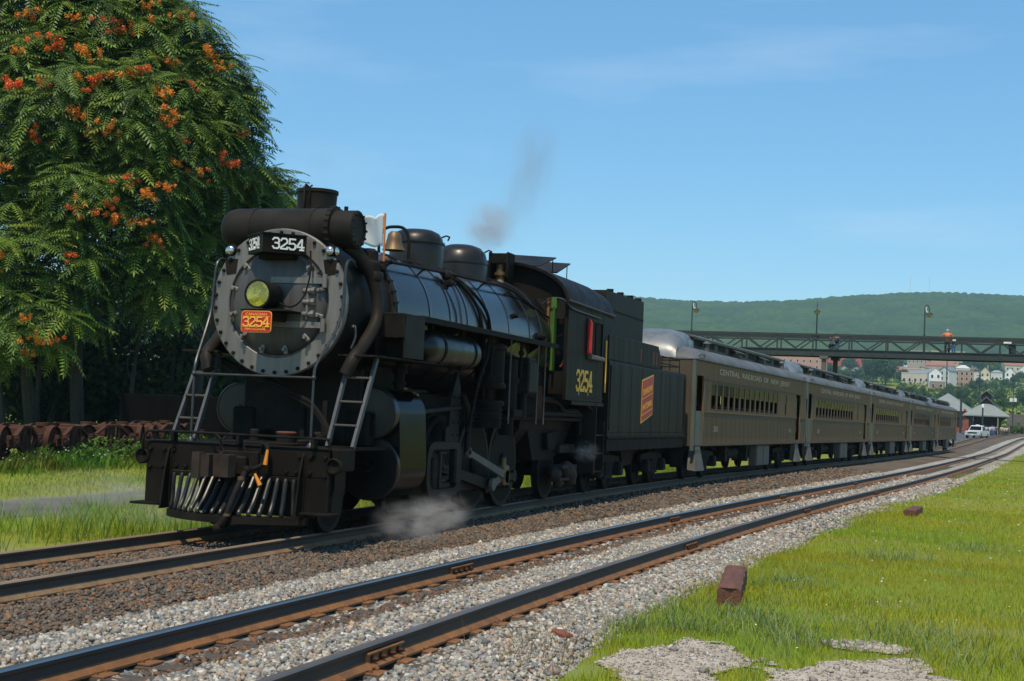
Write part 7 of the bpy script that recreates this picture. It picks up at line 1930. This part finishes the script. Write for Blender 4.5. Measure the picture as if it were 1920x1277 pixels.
# ------------------------------------------------------------------ tree of heaven: rosettes of long feathered leaves and orange seed clusters
def make_leaf():
    """one feathered leaf along +x, 1 m long, drooping: midrib with paired leaflets"""
    V_, F_ = [], []
    def mid(t): return np.array([t*.96, 0, .16*t-.42*t*t])
    n_p = 9
    for i in range(n_p):
        t = .16+.80*i/(n_p-1)
        ln = .215*(1-.5*abs(t-.5)*1.5); wd_ = .034
        c = mid(t)
        for s_ in (1, -1):
            tip = c+np.array([.06+.03*t, s_*ln, -.05-.03*t]); h1 = c+(tip-c)*.38+np.array([-wd_, 0, .012]); h2 = c+(tip-c)*.38+np.array([wd_, 0, -.004])
            k = len(V_); V_ += [c, h1, tip, h2]; F_.append((k, k+1, k+2, k+3) if s_ > 0 else (k+3, k+2, k+1, k))
    e = mid(.97); k = len(V_); V_ += [e, e+np.array([.07, .035, -.04]), e+np.array([.18, 0, -.12]), e+np.array([.07, -.035, -.04])]; F_.append((k, k+1, k+2, k+3))
    for i in range(2):
        a, c = mid(i/2), mid((i+1)/2); k = len(V_); w_ = .008
        V_ += [a+np.array([0, w_, 0]), a-np.array([0, w_, 0]), c-np.array([0, w_, 0]), c+np.array([0, w_, 0])]; F_.append((k, k+1, k+2, k+3))
    return np.array(V_), np.array(F_)
LV, LF = make_leaf()
def rosettes(lobes, n_tip, per, seed, dens=1.0, shell=.45):
    g = np.random.default_rng(seed)
    wts = np.array([l[3]**2 for l in lobes]); wts /= wts.sum()
    idx = g.choice(len(lobes), n_tip, p=wts)
    c = np.array([l[:3] for l in lobes])[idx]; r = np.array([l[3] for l in lobes])[idx]
    d = g.normal(size=(n_tip, 3)); d[:, 2] += .12; d /= np.linalg.norm(d, axis=1, keepdims=True)
    rad = r*(1-shell*g.random(n_tip)**1.6)
    P_ = c+d*rad[:, None]*np.array([1, 1, .92])
    # tips buried deep inside a neighbouring lobe are seldom seen: thin them
    keep = np.ones(n_tip, bool)
    for l in lobes:
        inside = np.linalg.norm((P_-np.array(l[:3])), axis=1) < l[3]*.55
        keep &= ~(inside & (g.random(n_tip) < .6))
    P_, d = P_[keep], d[keep]
    out = []
    for p, dd_ in zip(P_, d):
        up_ = dd_*.55+np.array([0, 0, .85]); up_ /= np.linalg.norm(up_)
        m_ = g.integers(per[0], per[1]); ph = g.uniform(0, 6.28)
        t1 = np.cross(up_, [.3, .8, .1]); t1 /= np.linalg.norm(t1); t2 = np.cross(up_, t1)
        for j in range(m_):
            a = ph+6.283*j/m_+g.uniform(-.3, .3); el = g.uniform(-.45, .6)
            x = (t1*math.cos(a)+t2*math.sin(a))*math.cos(el)+up_*math.sin(el)
            zz_ = up_-x*np.dot(up_, x); zz_ /= np.linalg.norm(zz_); yy_ = np.cross(zz_, x)
            s_ = g.uniform(.85, 1.4)
            out.append((p+up_*.1*g.uniform(-1, 1), x, yy_, zz_, s_))
    return P_, out
def leaf_arrays(lst):
    p = np.array([l[0] for l in lst]); A_ = np.array([[l[1], l[2], l[3]] for l in lst]); s_ = np.array([l[4] for l in lst])
    V_ = p[:, None]+np.einsum('ki,nij->nkj', LV, A_)*s_[:, None, None]
    F_ = (LF[None]+(np.arange(len(lst))*len(LV))[:, None, None]).reshape(-1, 4)
    return V_.reshape(-1, 3), F_
def limb(b, a, c, r0, r1, bend=.12, n=5):
    a, c = Vector(a), Vector(c); L_ = (c-a).length
    o = Vector((random.uniform(-1, 1), random.uniform(-1, 1), random.uniform(-.2, .6)))*L_*bend
    pts = [a.lerp(c, i/n)+o*math.sin(PI*i/n) for i in range(n+1)]
    b.tube(pts, [r0+(r1-r0)*i/n for i in range(n+1)], 8)
    return pts
seed_protos = []
def seed_cluster(seed, hue):
    g = np.random.default_rng(seed); n = 420
    d = g.normal(size=(n, 3)); d /= np.linalg.norm(d, axis=1, keepdims=True)
    sub = (g.normal(size=(9, 3))*np.array([.19, .19, .10])+np.array([0, 0, -.05]))[g.integers(0, 9, n)]*.8
    c = sub+d*(g.random((n, 1))**.5)*np.array([.085, .085, .09])
    a = g.normal(size=(n, 3)); a /= np.linalg.norm(a, axis=1, keepdims=True); bb_ = np.cross(a, d); bb_ /= np.linalg.norm(bb_, axis=1, keepdims=True)
    s_ = .030
    q = np.stack([c-a*s_, c+bb_*s_*.45, c+a*s_, c-bb_*s_*.45], 1)
    cols = np.array(hue)[g.integers(0, len(hue), n)]*g.uniform(.7, 1.25, (n, 1))
    return q.reshape(-1, 3), np.arange(n*4).reshape(-1, 4), np.repeat(cols, 4, 0)
LEAFC = [(.115, .190, .028), (.14, .22, .028), (.09, .158, .03), (.20, .265, .035), (.078, .135, .028)]
def heaven_tree(label, base, lobes, tops, n_tip, seed, seeds, n_parts):
    t = empty('tree_of_heaven', base, 0, label, 'tree', 'trees of heaven beside the yard')
    off = np.array(base)
    b = MB()
    h_ = tops[2]
    trunk = limb(b, (0, 0, -.4), (tops[0]-base[0], tops[1]-base[1], tops[2]-base[2]), .30, .10, .05, 8)
    b.build('trunk', M['bark'], t)
    for l in lobes:
        b = MB(); c = Vector(l[:3])-Vector(base)
        j = min(range(len(trunk)), key=lambda q: abs((c.z-l[3]*1.1)-trunk[q].z)+.3*(q == 0)*9)
        pts = limb(b, trunk[max(1, j)], c, .11, .035, .14)
        for k in range(6):
            d = Vector((random.gauss(0, 1), random.gauss(0, 1), random.gauss(.3, .8))).normalized()
            limb(b, pts[random.randint(2, 5)], c+d*l[3]*.85, .03, .008, .15, 4)
        b.build('limb', M['bark'], t)
    P_, lst = rosettes(lobes, n_tip, (7, 12), seed)
    cam_ = np.array([8.86, -15.92, 1.7])
    dist = np.array([np.linalg.norm(l[0]-cam_)-(.0 if l[2] is not None else 0) for l in lst])
    order = np.argsort(dist)
    # the leaves that stand out towards the rails are parts of their own; the others are one mass
    own = set(order[:n_parts*3:3].tolist())
    rest = [l for i, l in enumerate(lst) if i not in own]
    V_, F_ = leaf_arrays(rest); V_ -= off
    g = np.random.default_rng(seed+50)
    base_c = np.array(LEAFC)[g.integers(0, 5, len(rest))]*g.uniform(.75, 1.3, (len(rest), 1))
    cols = np.repeat(base_c, len(LV), 0)
    o = np_mesh('foliage', V_, F_, M['leaf'], cols, t); o['kind'] = 'stuff'
    lps = []
    for q in range(5):
        me_o = np_mesh('leaf', LV, LF, M['leaf'], np.repeat(np.array([LEAFC[q]]), len(LV), 0), t)
        lps.append(me_o)
    first = [True]*5
    for k, i in enumerate(sorted(own)):
        l = lst[i]; q = k % 5
        o = lps[q] if first[q] else inst(lps[q], t)
        first[q] = False
        mt_ = Matrix(((l[1][0], l[2][0], l[3][0]), (l[1][1], l[2][1], l[3][1]), (l[1][2], l[2][2], l[3][2]))).to_4x4()
        o.rotation_euler = mt_.to_euler(); o.location = tuple(l[0]-off); o.scale = (l[4],)*3
    hues = [[(.86, .17, .045), (.92, .24, .045), (.78, .13, .05)], [(.92, .27, .045), (.86, .20, .04), (.88, .34, .05)], [(.86, .38, .045), (.82, .32, .045), (.88, .24, .04)]]
    sp = []
    for q in range(6):
        V2, F2, C2 = seed_cluster(seed*10+q, hues[q % 3]); sp.append(None)
        sp[q] = (V2, F2, C2)
    made = [None]*6
    g = np.random.default_rng(seed+90)
    for k, (x, y, z) in enumerate(seeds):
        q = k % 6
        if made[q] is None: made[q] = np_mesh('seed_cluster', *sp[q][:2], M['farleaf'], sp[q][2], t); o = made[q]
        else: o = inst(made[q], t)
        o.location = (x-off[0], y-off[1], z-off[2]); o['kind'] = 'stuff'; s_ = g.uniform(.95, 1.9); o.scale = (s_, s_, s_*g.uniform(.8, 1.2)); o.rotation_euler = (g.uniform(-.3, .3), g.uniform(-.3, .3), g.uniform(0, 6))
    return t
LA = [(-28.2,31.2,16.3,3.2),(-25.1,32.2,16.2,3.2),(-22.8,33.0,15.7,2.6),(-21.0,33.6,14.3,1.9),(-20.3,34.5,13.2,1.35),(-25.2,30.2,12.9,3.2),(-22.6,31.1,12.6,2.8),(-21.2,32.7,11.4,2.1),(-20.4,35.0,11.6,1.3),(-26.8,29.3,10.2,2.3),(-24.0,29.8,9.7,2.2),(-21.9,31.0,9.6,1.9)]
LB = [(-21.5,36.9,10.0,1.7),(-20.4,38.3,10.7,1.15),(-21.7,34.8,8.3,1.9),(-21.6,32.8,6.1,1.7),(-21.0,37.1,8.8,1.3),(-22.1,31.6,7.2,1.6),(-20.0,39.0,9.6,1.2)]
LC = [(-25.8,28.3,7.0,2.2),(-24.2,29.3,7.1,1.9),(-24.3,27.9,4.2,1.5),(-26.3,28.2,4.3,1.6),(-24.1,30.0,5.3,1.4)]
SD = [(-22.9,29.8,16.0),(-22.2,30.5,16.2),(-23.1,28.6,14.7),(-21.1,29.3,14.1),(-20.9,30.9,14.8),(-20.4,29.4,13.3),(-20.1,31.1,13.8),(-23.9,27.3,13.2),(-23.1,27.9,13.5),(-22.8,28.1,13.1),(-23.0,28.0,12.3),(-21.8,28.5,11.8),(-24.4,27.5,11.3),(-25.4,27.1,10.1),(-19.4,33.7,12.6),(-19.1,32.3,11.2),(-19.7,31.4,10.6),(-20.3,30.6,10.8),(-21.3,29.0,9.8),(-20.1,29.8,9.7),(-20.6,29.3,9.4),(-21.7,28.6,8.9),(-21.6,28.9,8.5),
      (-24.1,29.1,16.2),(-24.2,27.8,14.9),(-19.6,32.4,14.9),(-20.2,32.3,15.5),(-25.2,27.0,13.2),(-21.0,31.5,16.9),(-22.2,30.9,17.1),(-22.5,27.8,8.6),(-20.2,29.6,12.3),(-21.6,28.8,13.9),(-22.4,28.4,13.6),(-25.9,28.8,16.4),(-25.4,27.4,14.5),(-22.6,28.5,11.5),(-20.0,30.6,11.6)]
SDB = [(-20.1,36.0,10.6),(-20.9,30.2,7.7),(-20.9,29.5,8.3)]
SDC = [(-23.0,27.8,6.9),(-23.7,26.5,4.4),(-23.4,26.8,3.6),(-23.0,27.2,3.6),(-23.7,26.9,3.1),(-24.9,26.4,6.6)]
heaven_tree('tall tree of heaven full of orange seed clusters, filling the upper left', (-25.0, 32.2, -.32), LA, (-24.5, 32.0, 13.5), 1450, 11, SD, 300)
heaven_tree('lower tree of heaven reaching out behind the chimney', (-22.6, 36.0, -.32), LB, (-21.8, 36.0, 8.6), 400, 12, SDB, 90)
heaven_tree('smaller tree of heaven at the left edge with orange clusters low in the shade', (-26.5, 31.4, -.32), LC, (-25.6, 29.0, 6.2), 210, 13, SDC, 60)
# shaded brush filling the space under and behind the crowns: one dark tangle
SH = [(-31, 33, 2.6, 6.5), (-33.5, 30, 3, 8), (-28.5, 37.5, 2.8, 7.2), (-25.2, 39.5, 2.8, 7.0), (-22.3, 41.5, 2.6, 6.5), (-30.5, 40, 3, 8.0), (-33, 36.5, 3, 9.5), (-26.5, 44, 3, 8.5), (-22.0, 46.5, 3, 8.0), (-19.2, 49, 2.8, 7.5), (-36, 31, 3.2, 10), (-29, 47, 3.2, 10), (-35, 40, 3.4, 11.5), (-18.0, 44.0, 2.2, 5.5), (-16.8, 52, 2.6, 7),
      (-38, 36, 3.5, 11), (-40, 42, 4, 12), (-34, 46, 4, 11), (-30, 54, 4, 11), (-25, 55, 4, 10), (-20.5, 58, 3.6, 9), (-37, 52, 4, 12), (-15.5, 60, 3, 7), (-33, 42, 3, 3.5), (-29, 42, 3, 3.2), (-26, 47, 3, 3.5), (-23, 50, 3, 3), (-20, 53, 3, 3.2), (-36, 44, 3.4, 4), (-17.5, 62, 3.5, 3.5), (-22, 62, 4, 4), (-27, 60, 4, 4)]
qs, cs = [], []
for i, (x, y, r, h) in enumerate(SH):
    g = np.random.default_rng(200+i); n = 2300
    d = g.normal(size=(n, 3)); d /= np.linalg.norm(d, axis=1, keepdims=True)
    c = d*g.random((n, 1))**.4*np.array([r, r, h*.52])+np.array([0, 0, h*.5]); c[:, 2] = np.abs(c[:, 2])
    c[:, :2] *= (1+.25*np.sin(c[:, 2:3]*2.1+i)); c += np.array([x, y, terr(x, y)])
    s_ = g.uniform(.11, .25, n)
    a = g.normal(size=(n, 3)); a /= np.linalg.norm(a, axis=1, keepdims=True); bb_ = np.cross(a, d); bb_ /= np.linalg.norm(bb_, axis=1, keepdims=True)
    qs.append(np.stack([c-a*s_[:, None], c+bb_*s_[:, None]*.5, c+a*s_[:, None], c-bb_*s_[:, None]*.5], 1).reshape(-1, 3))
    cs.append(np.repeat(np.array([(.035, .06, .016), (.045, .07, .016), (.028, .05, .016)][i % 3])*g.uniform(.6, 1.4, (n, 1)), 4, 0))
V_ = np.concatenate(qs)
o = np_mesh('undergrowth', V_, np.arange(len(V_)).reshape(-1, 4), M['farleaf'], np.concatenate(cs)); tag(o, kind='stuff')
for i, (x, y, h) in enumerate(((-28.0, 33.5, 7), (-27.1, 30.3, 5), (-23.6, 33.5, 6.5), (-29.5, 36, 9), (-24.5, 38, 8))):
    t = empty('bare_stem', (x, y, terr(x, y)-.2), 0, ('slim leaning grey trunk at the left frame edge', 'slim trunk between the left edge and the pale trunk', 'slim trunk close to the number plate side', 'slim trunk deep in the shade', 'slim trunk behind the left ladder')[i], 'tree trunk', 'slim trunks in the shade')
    b = MB(); pts = limb(b, (0, 0, 0), (random.uniform(-.8, .8), random.uniform(-.5, .5), h), .13, .04, .06, 7); b.build('trunk', M['bark'], t)
    b = MB()
    for k in range(4): limb(b, pts[3+k], pts[3+k]+Vector((random.uniform(-1.5, 1.5), random.uniform(-1, 1), 1.4)), .04, .01)
    b.build('branch', M['bark'], t)

# ------------------------------------------------------------------ steam, smoke and the summer haze
def puff(name, loc, rad, m_, rot=(0, 0, 0)):
    b = MB(); b.ball((0, 0, 0), 1.0, 20, 12)
    o = b.build(name, m_, None); o.location = loc; o.scale = rad; o.rotation_euler = rot
    return tag(o, kind='stuff')
puff('steam', (1.80, 1.95, .17), (.62, 1.55, .40), vol_mat('steam by the cylinder', 2.0, 2.6, (.9, .83, .77), off=(3, 1, 2), lo=.42, hi=.78, detail=6))
puff('steam', (1.70, 3.0, .24), (.5, .9, .34), vol_mat('steam wisp', 1.8, 2.4, (.9, .83, .77), off=(8, 4, 1), lo=.42, hi=.8, detail=6))
puff('steam', (-3.2, 2.6, .15), (2.3, 2.8, .55), vol_mat('thin steam over the verge', .48, 2.4, (.9, .86, .8), off=(1, 7, 3), lo=.42, hi=.8, detail=6))
puff('steam', (1.35, 12.1, .95), (.35, .6, .28), vol_mat('steam at the cab step', 2.2, 2.2, off=(5, 5, 2), lo=.4, hi=.75))
puff('smoke', (.05, 9.2, 5.22), (.62, .75, .62), vol_mat('pale smoke', 2.6, 1.8, (.86, .78, .77), off=(2, 3, 8), lo=.34, hi=.72), (0, .3, 0))
puff('smoke', (.30, 10.6, 6.4), (.75, 1.0, 1.75), vol_mat('thin smoke', .66, 1.9, (.62, .62, .64), off=(6, 2, 4), lo=.38, hi=.75), (0, .25, 0))
puff('smoke', (.05, 1.9, 5.15), (.32, .32, .6), vol_mat('thin chimney smoke', .35, 2.2, (.5, .5, .52), off=(4, 9, 4), lo=.4, hi=.75))
hb = MB(); hb.bb(-1600, 1350, -90, 3500, -2.0, 330)
hz_ = hb.build('haze', None if False else bpy.data.materials.new('haze air'), None, smooth=0)
hm = hz_.data.materials[0]; hm.use_nodes = True
t = hm.node_tree; t.nodes.remove(t.nodes['Principled BSDF'])
pv_ = t.nodes.new('ShaderNodeVolumePrincipled'); pv_.inputs['Color'].default_value = (.52, .78, 1.0, 1); pv_.inputs['Density'].default_value = HAZE; pv_.inputs['Anisotropy'].default_value = .1
t.links.new(pv_.outputs['Volume'], t.nodes['Material Output'].inputs['Volume'])
tag(hz_, kind='stuff')
